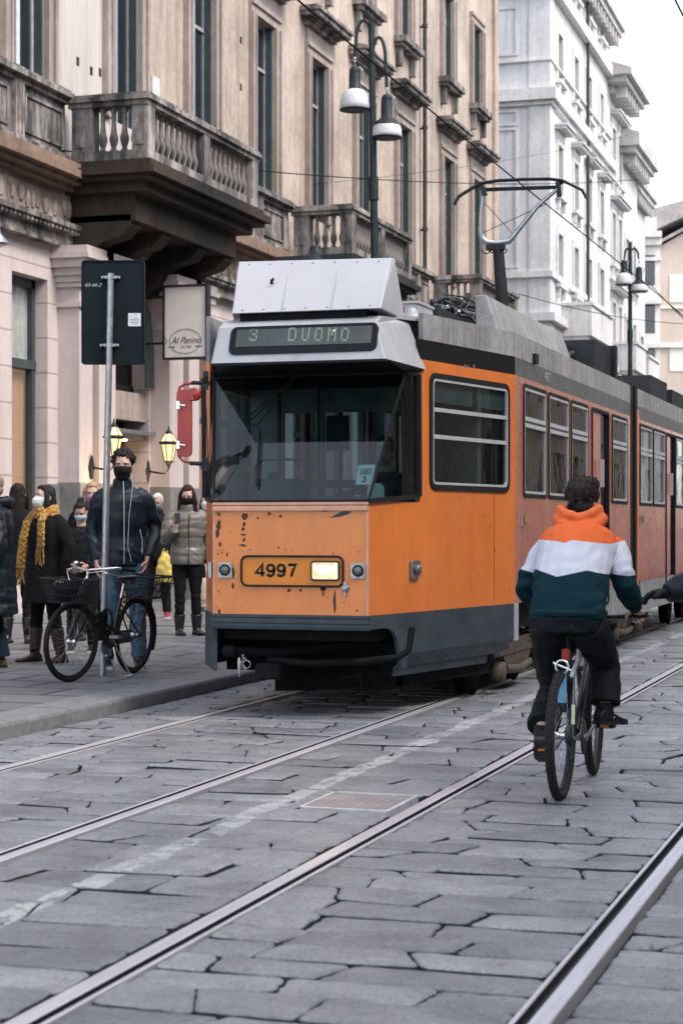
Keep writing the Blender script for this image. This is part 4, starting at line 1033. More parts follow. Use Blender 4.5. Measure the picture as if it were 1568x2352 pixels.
# ------------------------------------------------------------------ overhead wires
def wire(name, pts, r_, label, group='overhead wires'):
    b = MB(); b.tube(pts, r_, 6); o = b.build(name, M_WIRE); tag(o, label, 'wire', group); return o
M_WIRE = mat('wire_rubber', (.010, .011, .012), .95, var=0, bs=0, spec=.1)
WZ = 5.5
tx = -4.684
wire('contact_wire', [(tx + .02, y, WZ + .02 * math.sin(y * .25)) for y in range(-6, 120, 4)], .008, 'black contact wire above the tram touching the pantograph')
wire('contact_wire', [(-1.86 - .06, y, WZ) for y in range(-6, 120, 6)], .008, 'thin contact wire crossing the top right corner of the sky')
def span(a, b_, sag, n=14): return [Vector(a).lerp(Vector(b_), i / n) - Vector((0, 0, sag * 4 * (i / n) * (1 - i / n))) for i in range(n + 1)]
pa = onX(138, 345, FX + .12); pb = atD(1466, 412, 62)
wire('span_wire', span(pa, pb, .32, 20), .012, 'long dark span wire from the first balcony across to the pantograph')
pa = onX(700, 425, FX); pb = atD(1440, 310, 75)
wire('span_wire', span(pa, pb, .2), .006, 'faint thin wire rising across the pale townhouse')
pa = atD(1190, 675, 56); pb = atD(1640, 745, 70)
wire('span_wire', span(pa, pb, .25), .012, 'low span wire passing the distant street lamp')
pa = atD(1480, 640, 75); pb = atD(1640, 800, 50)
wire('span_wire', span(pa, pb, .05), .018, 'feeder wire in front of the buff gable house')

# ------------------------------------------------------------------ road sign seen from behind
sb = onZ(236, 1551, KZ)
sD = sb.y * CO - sb.x * SI
ps = F_PX / sD
sp = empty('road_sign', sb, TH, 'rectangular road sign seen from its dark back on a steel pole beside the bicycle', 'road sign')
ptop = (1551 - 630) / ps
lean = (255 - 236) / ps
b = MB(); b.tube([(0, 0, -.02), (lean, 0, ptop)], .031, 20); b.tube([(lean * .998, 0, ptop - .01), (lean, 0, ptop + .008)], .033, 20); b.build('pole', M_GALV, sp)
M_SBACK = mat('sign_back_paint', (.004, .011, .014), .5, 0, var=.25, vs=2, bs=.03, spec=.16)
cx_ = (259 - 236) / ps; cz_ = (1551 - 716.5) / ps; wd, hg = 145 / ps, 239 / ps
b = MB(); rslab(b, (cx_, .045, cz_), (1, 0, 0), (0, 0, 1), (0, 1, 0), wd, hg, .03, -.0, .022); rring(b, (cx_, .045, cz_), (1, 0, 0), (0, 0, 1), (0, -1, 0), wd + .004, hg + .004, .032, .009, -.022, .012)
pl = b.build('plate', M_SBACK, sp)
b = MB(); rslab(b, (cx_, .068, cz_), (1, 0, 0), (0, 0, 1), (0, 1, 0), wd - .02, hg - .02, .03, 0, .002); b.build('sign_face', mat('blue_sign_face', (.02, .10, .35), .4, bs=0), sp)
for zz0 in ((1551 - 637) / ps, (1551 - 793) / ps):
    x = lean * zz0 / ptop; b = MB(); b.tube([(x, 0, zz0 - .018), (x, 0, zz0 + .018)], .036, 18)
    b.box((x - .085, -.012, zz0 - .012), (x + .085, .045, zz0 + .012), ch=.003)
    for s in (-1, 1): b.lathe([(.012, 0), (.012, .012), (.006, .02)], (x + s * .062, -.012, zz0), axis='y-', n=6); 
    b.build('clamp', M_GALV, sp)
b = MB(); sx_ = (308 - 236) / ps; sz_ = (1551 - 733) / ps
b.box((sx_ - .058, .0425, sz_ - .06), (sx_ + .058, .0445, sz_ + .06)); st = b.build('sticker', mat('white_sticker', (.66, .67, .68), .5, bs=0, var=.05), sp)
b = MB()
for i, (x0, x1) in enumerate(((-.01, .03), (-.045, -.02), (-.01, .035), (-.045, .045), (-.04, .04), (-.045, .045), (-.03, .035))): b.box((sx_ + x0, .0415, sz_ + .045 - i * .014 - .002), (sx_ + x1, .0423, sz_ + .045 - i * .014 + .001))
b.build('sticker_print', M_INK, st)
Ms = basis((cx_ - .19, .0443, cz_ + .25), (1, 0, 0), (0, 0, 1), (0, -1, 0))
text_mesh('scrawl', '43-44-2', .048, Ms, M_GALV, pl, shear=.5, extrude=.0008)
# ------------------------------------------------------------------ the tram
TX, TY = -4.684, 13.41
T0 = Vector((TX, TY, 0))
tram = empty('tram', (TX, TY, 0), 0, 'orange articulated tram number 4997 on line 3 to Duomo, headlight on', 'tram')
def TL(p): return Vector(p) - T0
def paint_mat(name, c, fade=0.35, rust=0.5, rough=0.33):
    m, nt, b = nmat(name)
    v = tcoord(nt); vz = tcoord(nt, (3, 3, .5))
    col = ramp(nt, nz(nt, v, 1.3, 5), [(0.35, c), (0.68, tuple(min(1, x * 1.10 + .012) for x in c))])
    col = mix(nt, fade, col, ramp(nt, nz(nt, vz, 3, 6, .7), [(0.35, (.74, .68, .64)), (0.6, (1.04, 1.04, 1.05))]), 'MULTIPLY')
    # scabs of bare primer and rust
    sc_ = mth(nt, 'GREATER_THAN', nz(nt, v, 17, 4, .62), 1 - .335 * 1.0)
    reg = mth(nt, 'GREATER_THAN', nz(nt, tcoord(nt, (1, 1, 1)), 2.1, 3), 0.56)
    fac = mth(nt, 'MULTIPLY', sc_, reg)
    col = mix(nt, mth(nt, 'MULTIPLY', fac, rust), col, (.07, .038, .026))
    soot_ = ramp(nt, nz(nt, tcoord(nt, (2.2, 2.2, .9)), 1.6, 6, .65), [(0.45, 0.0), (0.75, .22)]); col = mix(nt, soot_, col, (.16, .10, .075))
    nt.links.new(col, b.inputs['Base Color'])
    nt.links.new(ramp(nt, nz(nt, v, 5, 5), [(0.3, rough - .06), (0.7, rough + .14)]), b.inputs['Roughness'])
    b.inputs['Coat Weight'].default_value = .55; b.inputs['Coat Roughness'].default_value = .12
    bump(nt, b, mth(nt, 'ADD', nz(nt, v, 1.4, 2), mth(nt, 'MULTIPLY', nz(nt, v, 120, 3), .02)), .25, .03)
    return m
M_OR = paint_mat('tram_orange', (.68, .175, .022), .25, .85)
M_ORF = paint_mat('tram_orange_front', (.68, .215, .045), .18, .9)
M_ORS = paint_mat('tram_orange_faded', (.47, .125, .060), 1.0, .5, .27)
M_TG = mat('tram_roof_grey', (.40, .405, .425), .42, .1, var=.18, vs=4, bs=.1, stretch=(1, 1, .6))
M_TGD = wall_mat('tram_fascia_grey', (.26, .26, .265), (.36, .36, .37), .6, .5, sc=2)
M_TBLK = mat('tram_black_band', (.010, .011, .012), .35, 0, var=.2, rvar=.03, bs=0)
M_SKIRT = mat('tram_skirt_grey', (.045, .060, .070), .42, .1, var=.3, vs=5, bs=.15)
M_UNDER = mat('underframe_grime', (.007, .008, .009), .85, .0, var=.5, vs=12, bs=.5, bscale=60, bdist=.008)
M_BOGIE = mat('bogie_rust', (.11, .085, .065), .65, .3, var=.5, vs=9, bs=.5, bscale=60)
M_ALU = mat('window_aluminium', (.50, .51, .53), .4, .25, var=.12, vs=6, rvar=.05, bs=0)
M_TGLASS = glass('tram_glass', (.30, .45, .48), .9, 1.62, dirt=.03)
M_SGLASS = glass('tram_side_glass', (.34, .40, .43), .9, 1.5, dirt=.04)
M_INT = mat('cab_beige', (.52, .48, .41), .6, bs=0); M_INTD = mat('cab_dark', (.03, .035, .038), .6, bs=0)
M_RED = mat('mirror_red', (.30, .018, .018), .35, 0, var=.2, coat=.3)
M_LENS = mat('lamp_lens', (.10, .105, .10), .15, 0, var=.4, vs=40, bs=.3, bscale=90, bdist=.003, spec=.8)
M_AMBER = mat('amber_lens', (.38, .22, .07), .2, 0, var=.3, bs=.2, spec=.7)

HW = .621; CY = 2.57; CXW = 1.175
cl = math.hypot(CXW - HW, CY)
cu = Vector((CXW - HW, CY, 0)) / cl; cn = Vector((cu.y, -cu.x, 0))       # chamfer direction and outward normal
cO = Vector((HW, 0, 0))
def chm(px, py):                                                          # photo point on the cab's angled side -> (u, z)
    p = TL(onP(px, py, T0 + cO, cn)); return ((p - cO).dot(cu), p.z)
def frt(px, py): p = TL(onY(px, py, TY)); return (p.x, p.z)
def sidep(px, py): p = TL(onX(px, py, TX + CXW)); return (p.y, p.z)
zO = .800; zM = 1.585; zG = 1.66; zT = 2.54
RAIL_Z = zO
fx0 = frt(495, 1300)[0]; fx1 = frt(850, 1300)[0]
LA, LB = (-.915, .59), (-1.175, 2.57)                                     # left side of the nose (plan)
llen = math.hypot(LA[0] + HW, LA[1]); lu = Vector((LA[0] + HW, LA[1], 0)) / llen; ln_ = Vector((-lu.y, lu.x, 0))
lO = Vector((-HW, 0, 0))
l2 = Vector((LB[0] - LA[0], LB[1] - LA[1], 0)); l2l = l2.length; l2u = l2.normalized(); l2n = Vector((-l2u.y, l2u.x, 0))
if ln_.x > 0: ln_ = -ln_
if l2n.x > 0: l2n = -l2n

# front sheet
body = MB()
hd0 = frt(552, 1275); hd1 = frt(790, 1348)
panel(body, (0, 0, 0), ex, ez, -ey, -HW, HW, zO, zM, [], .03)
fp = body.build('front_panel', M_ORF, tram)
m = MB(); M_TRIM = mat('faded_orange_trim', (.62, .33, .22), .4, var=.2)
m.box((-HW - .004, -.018, zM), (HW + .004, .02, zM + .042), ch=.006); m.box((-HW - .004, -.012, zM + .048), (HW + .004, .02, zM + .068)); m.build('waist_moulding', M_TRIM, tram)
m = MB(); m.box((-HW, -.006, zM + .042), (HW, .02, zM + .048)); m.box((-HW, -.008, zM + .068), (HW, .02, zG + .012)); m.build('windscreen_gasket', M_RUBBER, tram)
m = MB(); m.box((.475, -.0022, zO), (.477, -.0002, zM)); m.mark(); m.box((HW - .016, -.004, zO), (HW + .002, .01, zM)); m.mark(); m.box((-HW - .002, -.004, zO), (-HW + .012, .01, zM)); m.pieces('panel_edge', M_TRIM, fp)

# cab side (right, angled)
uP = chm(963, 1000)[0]; uW0, _ = chm(985, 1000); uW1, _ = chm(1168, 1000)
zw1 = chm(985, 860)[1]; zw0 = chm(985, 1122)[1]
zw1b = chm(1168, 878)[1]; zw0b = chm(1168, 1135)[1]
zw1, zw0 = (zw1 + zw1b) / 2, (zw0 + zw0b) / 2
zb0 = chm(1187, 862)[1]; zb1 = chm(1187, 820)[1]; zt = chm(1187, 765)[1]
m = MB(); panel(m, cO, cu, ez, cn, 0, cl, zO, zb0, [(0, uP, zG, zb0), (uW0 + .03, uW1 - .03, zw0 + .03, zw1 - .03)], .04); cs = m.build('cab_side_panel', M_OR, tram)
m = MB(); panel(m, cO, cu, ez, cn, uP + .02, cl, zb0, zb1, [], .04); m.build('black_band', M_TBLK, tram)
m = MB(); panel(m, cO, cu, ez, cn, uP + .06, cl, zb1, zt, [], .04); m.build('fascia', M_TGD, tram)
m = MB(); u_ = chm(1134, 1200)[0]; m.obox(cO + cu * u_ + ez * ((zO + zw0) / 2) + cn * .0005, cu * .002, cn * .001, ez * ((zw0 - zO) / 2)); m.build('panel_seam', M_UNDER, cs)
wc = cO + cu * ((uW0 + uW1) / 2) + ez * ((zw0 + zw1) / 2); ww, wh = uW1 - uW0, zw1 - zw0
m = MB(); rring(m, wc, cu, ez, cn, ww, wh, .09, .045, -.03, .014); wf = m.build('window_gasket', M_RUBBER, tram)
m = MB(); rring(m, wc, cu, ez, cn, ww - .085, wh - .085, .06, .022, -.01, .012)
for fz_ in (chm(1000, 938)[1], chm(1000, 1000)[1]):
    m.obox(wc * 1.0 + ez * (fz_ - wc.z - .01), cu * (ww / 2 - .05), cn * .012, ez * .016)
m.build('window_frame', M_ALU, wf)
m = MB(); m.add([wc + cu * a * (ww / 2 - .05) + ez * b_ * (wh / 2 - .05) - cn * .006 for a, b_ in ((-1, -1), (1, -1), (1, 1), (-1, 1))], [(0, 1, 2, 3)]); m.build('pane', M_TGLASS, wf)
m = MB(); m.obox(wc + ez * (wh / 2 - .14) - cn * .03, cu * (ww / 2 - .07), cn * .004, ez * .09); m.build('sun_blind', mat('beige_blind', (.25, .23, .20), .8, bs=0), wf)

# windscreen: raked back, one big pane and two corner panes
wtop = .50; wxT = TL(onP(931, 850, T0 + cO, cn)); zT = min(wxT.z, 2.665)
fT = Vector((wxT.x, wxT.y, zT)); fB = Vector((HW, 0, zG))
fTL = Vector((-.845, fT.y, zT)); 
gR0 = cO + cu * (uP - .02) + ez * (zG + .045); gR1 = cO + cu * (uP - .03) + ez * zT
fBL = Vector((-HW, 0, zG))
wn = (Vector((1, 0, 0))).cross((fT - fB)).normalized()
m = MB(); m.add([fBL, fB, fT, fTL], [(0, 1, 2, 3)]); ws = m.build('windscreen', M_TGLASS, tram)
m = MB(); m.add([fB, gR0, gR1, fT], [(0, 1, 2, 3)]); m.mark()
lA = Vector((LA[0] - .0, LA[1], zG + .04)); lA1 = Vector((LA[0] - .05, LA[1] + .1, zT)); m.add([lA, fBL, fTL, lA1], [(0, 1, 2, 3)]); m.pieces('corner_pane', M_TGLASS, tram)
m = MB()
for a, b_, w_ in ((fB, fT, .016), (fBL, fTL, .022), (fB, gR0, .035), (gR0, gR1, .05), (gR1, fT, .03), (fT, fTL, .03), (fBL, lA, .03), (lA, lA1, .05), (lA1, fTL, .03)): m.bar(a, b_, w_)
m.build('glazing_rubber', M_RUBBER, ws)
# left side of the nose
m = MB(); panel(m, lO, lu, ez, ln_, 0, llen, zO, zG + .02, [], .03)
panel(m, Vector((LA[0], LA[1], 0)), l2u, ez, l2n, 0, l2l, zO, zb0, [(.25, l2l - .25, 1.0, 2.6)], .03); m.build('left_nose_panel', M_OR, tram)
m = MB(); q = Vector((LA[0], LA[1], 0)); m.add([q + l2u * .25 + ez * 1.0, q + l2u * (l2l - .25) + ez * 1.0, q + l2u * (l2l - .25) + ez * 2.6, q + l2u * .25 + ez * 2.6], [(0, 1, 2, 3)]); m.build('front_door_glass', M_SGLASS, tram)
m = MB(); panel(m, lO, lu, ez, ln_, 0.0, llen, .36, zO, [], .03); m.box((LA[0] - .01, LA[1], .36), (LA[0] + .02, LA[1] + 2.0, zO)); m.build('left_skirt', M_SKIRT, tram)
m = MB(); panel(m, Vector((LA[0], LA[1], 0)), l2u, ez, l2n, 0, l2l, zb0, zt, [], .03); m.build('left_fascia', M_TGD, tram)

# destination housing overhanging the windscreen
hb = TL(onY(885, 824, TY - .04)); hbL = TL(onY(490, 834, TY - .04)); ht = TL(onY(872, 727, TY + .05)); htL = TL(onY(497, 742, TY + .05))
zh0, zh1 = (hb.z + hbL.z) / 2, 3.0
ub = chm(937, 843); ur = chm(972, 840); ut = chm(968, 740)
bk_ = cO + cu * ur[0] + cn * .022 + ez * (zh0 - .01); fr_ = Vector((hb.x, -.04, zh0))
def onpl(A_, B_, C_, y, z):
    n_ = (B_ - A_).cross(C_ - A_); return Vector((A_.x - (n_.y * (y - A_.y) + n_.z * (z - A_.z)) / n_.x, y, z))
Bm = [Vector((-1.00, 1.0, zh0)), Vector((hbL.x - .02, -.04, zh0)), fr_, bk_]
TF0, TF1 = Vector((htL.x + .02, .05, zh1)), Vector((ht.x - .03, .05, zh1))
Tp = [onpl(Bm[0], Bm[1], TF0, 1.0, 3.07), TF0, TF1, onpl(fr_, bk_, TF1, bk_.y, 3.08)]
m = MB(); n = len(Bm)
m.add(Bm + Tp, [(i, i + 1, i + 1 + n, i + n) for i in range(n - 1)])
crown = [p + Vector((0, .14, .065)) if i in (1, 2) else p + Vector((-.05 if p.x > 0 else .05, .05, .04)) for i, p in enumerate(Tp)]
m.add(Tp + crown, [(i, i + 1, i + 1 + n, i + n) for i in range(n - 1)])
m.add(crown + [Vector((.9, 2.4, 3.16)), Vector((-.9, 2.4, 3.16))], [(0, 1, 2, 3, 4, 5)])
hs_ = m.build('destination_housing', M_TG, tram, bevel=.012)
m = MB()    # black soffit between housing and glass
m.add([Vector((fTL.x, fTL.y, zT)), Vector((fT.x, fT.y, zT)), Bm[2] + Vector((0, .012, .0)), Bm[1] + Vector((0, .012, 0))], [(0, 1, 2, 3)])
m.add([Vector((fT.x, fT.y, zT)), gR1, Bm[3] - cn * .01, Bm[2] + Vector((0, .012, 0))], [(0, 1, 2, 3)])
m.add([lA1, Vector((fTL.x, fTL.y, zT)), Bm[1] + Vector((0, .012, 0)), Bm[0] + Vector((.03, .01, 0))], [(0, 1, 2, 3)])
m.box((Bm[1].x, -.030, zh0 - .018), (Bm[2].x, .012, zh0 + .002)); m.add([Vector((-.84, fT.y + .012, zT - .012)), Vector((fT.x, fT.y + .012, zT - .012)), Vector((fT.x - .02, fT.y - .04, zT - .115)), Vector((-.82, fT.y - .04, zT - .115))], [(0, 1, 2, 3)])
m.build('visor', M_TBLK, tram)
# display set in the sloping face
hU = ex; hV = ((Tp[1] + Tp[2]) / 2 - (Bm[1] + Bm[2]) / 2); hV.x = 0; hV.normalize(); hN = hU.cross(hV).normalized()
if hN.y > 0: hN = -hN
def hface(px, py): p = TL(onP(px, py, T0 + Vector((0, -.04, zh0)), hN)); return p
d0, d1 = hface(526, 815), hface(869, 742); dc = (d0 + d1) / 2
dw, dh = abs(d1.x - d0.x), (d1 - d0).dot(hV)
m = MB(); rslab(m, dc, hU, hV, hN, dw, dh, .045, .001, .004); rring(m, dc, hU, hV, hN, dw + .008, dh + .008, .05, .022, -.01, .010); db = m.build('display_surround', M_TBLK, tram)
e0, e1_ = hface(541, 798), hface(856, 745); ec = (e0 + e1_) / 2
m = MB(); m.obox(ec + hN * .006, hU * (abs(e1_.x - e0.x) / 2), hN * .001, hV * ((e1_ - e0).dot(hV) / 2)); m.build('display_panel', mat('display_grey', (.055, .066, .064), .35, bs=0, var=.3, vs=3), db)
FONT5 = {'3': ['01110', '10001', '00001', '00110', '00001', '10001', '01110'], 'D': ['11110', '10001', '10001', '10001', '10001', '10001', '11110'], 'U': ['10001'] * 6 + ['01110'], 'O': ['01110'] + ['10001'] * 5 + ['01110'], 'M': ['10001', '11011', '10101', '10101', '10001', '10001', '10001']}
M_DOT = emis('display_dots', (.26, .32, .25), .05); M_DOTB = emis('display_dots_bright', (.55, .78, .48), .45)
m = MB(); mbk = MB()
def dots(mb, ch, pxl, pxr, bright=()):
    a_, b_ = hface(pxl, 785), hface(pxr, 753)
    W_ = b_.x - a_.x; H__ = (b_ - a_).dot(hV)
    for r_, row in enumerate(FONT5[ch]):
        for c_, v_ in enumerate(row):
            if v_ == '1':
                for du in (-.25, .25):
                    for dv in (-.25, .25):
                        p = a_ + hU * (W_ * (c_ + .5 + du) / 5) + hV * (H__ * (6.5 - r_ + dv) / 7) + hN * .009
                        (mbk if (c_ in bright) else mb).obox(p, hU * W_ / 5 * .19, hN * .0006, hV * H__ / 7 * .19)
dots(m, '3', 572, 594); 
for ch, a, b_, br in (('D', 661, 683, ()), ('U', 692, 713, ()), ('O', 722, 743, ()), ('M', 752, 774, (3,)), ('O', 782, 803, ())): dots(m, ch, a, b_, br)
m.build('led_lettering', M_DOT, db); mbk.build('led_lettering', M_DOTB, db)

# roof
m = MB()
rp = [Vector((-.93, 1.0, 3.13)), Vector((-.5, .3, 3.12)), Vector((.5, .3, 3.12)), cO + cu * 1.0 - cn * .06 + ez * 3.13, cO + cu * cl - cn * .03 + ez * zt, Vector((CXW - .03, 9.0, zt)), Vector((-CXW + .03, 9.0, zt)), Vector((-CXW + .03, 2.57, zt))]
m.prism([p - ez * .03 for p in rp], (0, 0, .03)); m.build('roof', M_TG, tram)

# wedge-shaped roof unit over the cab
def rbx(px, py, y): p = TL(onY(px, py, TY + y)); return p
f0 = rbx(533, 715, .12); f1 = rbx(874, 711, .12); r0 = rbx(549, 601, .40); r1 = rbx(897, 592, .40)
k1 = rbx(930, 721, .95); k0 = rbx(519, 726, .75)
zb_ = 3.115
f0.z = f1.z = zb_; k1.z = k0.z = zb_
m = MB(); vs_ = [f0, f1, Vector((k1.x, .95, zb_)), Vector((k0.x, .95, zb_)), r0, r1, r1 + Vector((.02, .05, 0)), r0 + Vector((-.02, .05, 0))]
m.add(vs_, [(0, 1, 5, 4), (1, 2, 6, 5), (2, 3, 7, 6), (3, 0, 4, 7), (4, 5, 6, 7), (3, 2, 1, 0)]); ru = m.build('roof_unit', mat('roof_unit_white', (.47, .47, .50), .38, .05, var=.08, vs=2, bs=.05), tram, bevel=.006)
m = MB()
for i_ in range(7):
    t_ = (i_ + .5) / 7
    for s_ in (.06, .94): p_ = f0.lerp(f1, t_).lerp(r0.lerp(r1, t_), s_); m.lathe([(.007, 0), (.007, .004), (.0, .006)], p_ + Vector((0, -.002, 0)), axis='y-', n=8)
for t_ in (.34, .67):
    a_, b_ = f0.lerp(f1, t_), r0.lerp(r1, t_); m.bar(a_ + Vector((0, -.001, .01)), b_ + Vector((0, -.001, -.01)), .004, .003)
m.build('fixing', M_TG, ru)
m = MB(); m.box((f0.x + .05, .16, 3.06), (k1.x - .08, .9, zb_)); m.build('unit_base', M_UNDER, ru)
m = MB(); c_ = rbx(626, 648, .27); m.obox(c_ + Vector((0, -.02, 0)), ex * .012, ey * .002, ez * .02); m.obox(c_ + Vector((.01, -.018, .02)), ex * .007, ey * .002, ez * .012); m.build('chip', M_UNDER, ru)
p_ = rbx(724, 590, 1.2); m = MB(); m.lathe([(.15, -.05), (.12, 0), (.06, .02), (.05, .07), (.045, .09), (.0, .095)], p_, n=16); m.box((p_.x - .3, p_.y - .1, p_.z - .05), (p_.x + .35, p_.y + .1, p_.z + .0)); m.build('roof_vent', M_BLACK, tram)
# cable gear on the roof
def rtop(px, py, z): p = TL(onZ(px, py, z)); return p
m = MB(); c_ = atD(952, 718, 16.2) - T0
q = TL(atD(927, 722, 15.6)); q2 = TL(atD(984, 722, 15.9))
m.box((q.x, q.y, zt - .02), (q2.x, q.y + .5, zt + .17), ch=.01); m.box((q.x - .01, q.y - .01, zt + .17), (q2.x + .01, q.y + .51, zt + .19)); m.build('roof_box', M_TG, tram)
m = MB(); q = TL(atD(945, 724, 15.3)); m.lathe([(.07, -.03), (.07, .01), (.05, .012), (.05, .04), (.03, .05), (.03, .06), (0, .062)], q, n=14); m.box((q.x - .13, q.y - .05, q.z - .05), (q.x + .13, q.y + .05, q.z - .02)); m.build('roof_light', M_TG, tram)
m = MB(); rn = random.Random(2)
for i in range(16):
    a = TL(atD(985 + rn.uniform(0, 20), 700 + rn.uniform(-12, 25), 16.4 + rn.uniform(0, .8))); b_ = TL(atD(1040 + rn.uniform(0, 90), 712 + rn.uniform(-10, 25), 17.6 + rn.uniform(0, 1.5)))
    mid = (a + b_) / 2 + Vector((0, 0, rn.uniform(-.03, .12)))
    m.tube([a, a.lerp(mid, .5) + Vector((0, 0, .05)), mid, b_.lerp(mid, .5) - Vector((0, 0, .02)), b_], rn.choice([.008, .012, .02]), 6)
m.build('roof_cables', M_BLACK, tram)
m = MB()
for i in range(34):
    a = TL(atD(1000 + i * 4 + rn.uniform(-3, 3), 690 + i * .9 + rn.uniform(-6, 22), 16.5 + i * .07)); d_ = Vector((rn.uniform(-1, 1), rn.uniform(-1, 1), rn.uniform(-.6, .8))).normalized() * rn.uniform(.03, .07)
    m.bar(a - d_, a + d_, rn.uniform(.008, .02))
m.build('roof_fittings', M_GALV, tram)
m = MB(); a = TL(atD(925, 688, 16)); b_ = TL(atD(1125, 702, 18.5)); m.box((-.55, a.y + .3, zt), (.55, b_.y + 1.2, zt + .22)); m.build('resistor_case', M_BLACK, tram)
# long valance panel beside the pantograph
q0 = onX(1150, 753, TX + .95); q1 = onX(1319, 822, TX + .95); q2 = onX(1316, 757, TX + .95); q3 = onX(1148, 680, TX + .95)
y0v, y1v = q0.y - TY, q1.y - TY; zv0 = zt + .0; zv1 = (q3.z + q2.z) / 2
m = MB(); m.prism([(.95, y0v, zv0), (.80, y0v + .04, zv1), (.70, y0v + .04, zv1), (.72, y0v, zv0)], (0, y1v - y0v, 0)); m.build('roof_valance', M_TGD, tram, bevel=.01)

# side body (articulated sections)
def zside(px, py): return sidep(px, py)[1]
ZW0, ZW1 = zside(1225, 1140), zside(1225, 892)
secs = [(CY, sidep(1446, 1200)[0]), (sidep(1463, 1200)[0], 19.2)]
win1 = [(1201, 1252), (1258, 1304), (1310, 1348), (1404, 1438)]; door1 = [(1358, 1396)]
win2 = [(1468, 1496), (1499, 1525), (1550, 1569)]; door2 = [(1528, 1548)]
def rng(l): return [(sidep(a, 1000)[0], sidep(b_, 1000)[0]) for a, b_ in l]
W1, D1, W2, D2 = rng(win1), rng(door1), rng(win2), rng(door2)
yy = W2[-1][1] + .15
while yy < 18.5: W2.append((yy, yy + .85)); yy += 1.0
for si, ((ya, yb_), Ws, Ds) in enumerate(zip(secs, (W1, W2), (D1, D2))):
    holes_ = [(a, b_, ZW0, ZW1) for a, b_ in Ws] + [(a, b_, .62, ZW1) for a, b_ in Ds]
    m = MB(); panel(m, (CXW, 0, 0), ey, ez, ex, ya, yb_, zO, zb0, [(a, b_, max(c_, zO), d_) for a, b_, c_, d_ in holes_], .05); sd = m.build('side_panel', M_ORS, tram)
    m = MB(); panel(m, (CXW, 0, 0), ey, ez, ex, ya, yb_, zb0, zb1 + .0, [], .05); m.build('grey_band', mat('tram_side_band', (.075, .08, .082), .40, .0, var=.25, vs=4, rvar=.05, bs=0, stretch=(1, 1, 1)), tram)
    m = MB(); panel(m, (CXW, 0, 0), ey, ez, ex, ya, yb_, zb1, zt, [], .05); m.box((-CXW, ya, zt - .05), (CXW - .05, yb_, zt + .0)); m.prism([(-CXW, ya, zt), (CXW, ya, zt), (.7, ya, zt + .10), (-.7, ya, zt + .10)], (0, yb_ - ya, 0)) ; m.build('side_fascia', M_TGD, tram)
    # far side
    lh = [(a, a + .9, ZW0, ZW1) for a in [ya + .2 + 1.05 * i for i in range(int((yb_ - ya - .3) / 1.05))]]
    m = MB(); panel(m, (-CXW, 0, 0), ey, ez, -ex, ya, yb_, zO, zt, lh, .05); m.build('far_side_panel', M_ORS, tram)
    m = MB()
    for h_ in lh: m.add([(-CXW + .02, h_[0], h_[2]), (-CXW + .02, h_[1], h_[2]), (-CXW + .02, h_[1], h_[3]), (-CXW + .02, h_[0], h_[3])], [(0, 1, 2, 3)])
    m.build('far_side_glass', M_SGLASS, tram)
    m = MB(); m.box((-CXW + .05, ya, .78), (CXW - .05, yb_, .82)); m.build('saloon_floor', M_INTD, tram)
    for a, b_ in Ws:
        c_ = Vector((CXW, (a + b_) / 2, (ZW0 + ZW1) / 2)); w_, h_ = b_ - a, ZW1 - ZW0
        m = MB(); rring(m, c_, ey, ez, ex, w_ + .03, h_ + .03, .05, .035, -.03, .012); fr = m.build('window', M_RUBBER, tram)
        m = MB(); rring(m, c_, ey, ez, ex, w_ - .035, h_ - .035, .04, .026, -.02, .010)
        for f_ in (.14, -.20): m.obox(c_ + ez * (h_ * -f_ if f_ < 0 else h_ * f_ * 1.0) , ex * .012, ey * (w_ / 2 - .03), ez * .018)
        m.build('frame', M_ALU, fr)
        m = MB(); m.add([c_ + ey * s_ * (w_ / 2 - .03) + ez * t_ * (h_ / 2 - .03) - ex * .005 for s_, t_ in ((-1, -1), (1, -1), (1, 1), (-1, 1))], [(0, 1, 2, 3)]); m.build('pane', M_SGLASS, fr)
    for a, b_ in Ds:
        c_ = Vector((CXW, (a + b_) / 2, (.62 + ZW1) / 2)); w_, h_ = b_ - a, ZW1 - .62
        m = MB(); rring(m, c_, ey, ez, ex, w_ + .03, h_ + .03, .05, .035, -.03, .012); dr = m.build('door', M_RUBBER, tram)
        m = MB(); lf = w_ * .58; panel(m, (CXW - .012, 0, 0), ey, ez, ex, a + .02, a + lf, .64, ZW1 - .02, [], .03); m.build('leaf', M_ORS, dr)
        m = MB(); m.box((CXW - .04, a + lf + .01, .64), (CXW - .02, b_ - .02, ZW1 - .02)); m.build('pane', M_SGLASS, dr)
        m = MB(); m.box((CXW - .012, a + lf - .03, 1.9), (CXW + .03, a + lf, 2.2)); m.build('handle', M_ALU, dr)
    # seats and posts inside
    m = MB()
    y = ya + .6
    while y < yb_ - .6:
        for sx in (-.75, .55): m.box((sx - .2, y, .82), (sx + .25, y + .4, 1.25)); m.box((sx - .2, y + .36, 1.25), (sx + .25, y + .42, 1.72))
        y += .85
    m.build('seat', M_WOOD, tram)
    m = MB(); y = ya + .5
    while y < yb_ - .3:
        for sx in (-.35, .3): m.tube([(sx, y, .82), (sx, y, 2.95)], .017, 6)
        y += 1.3
    m.build('grab_pole', M_ALU, tram)
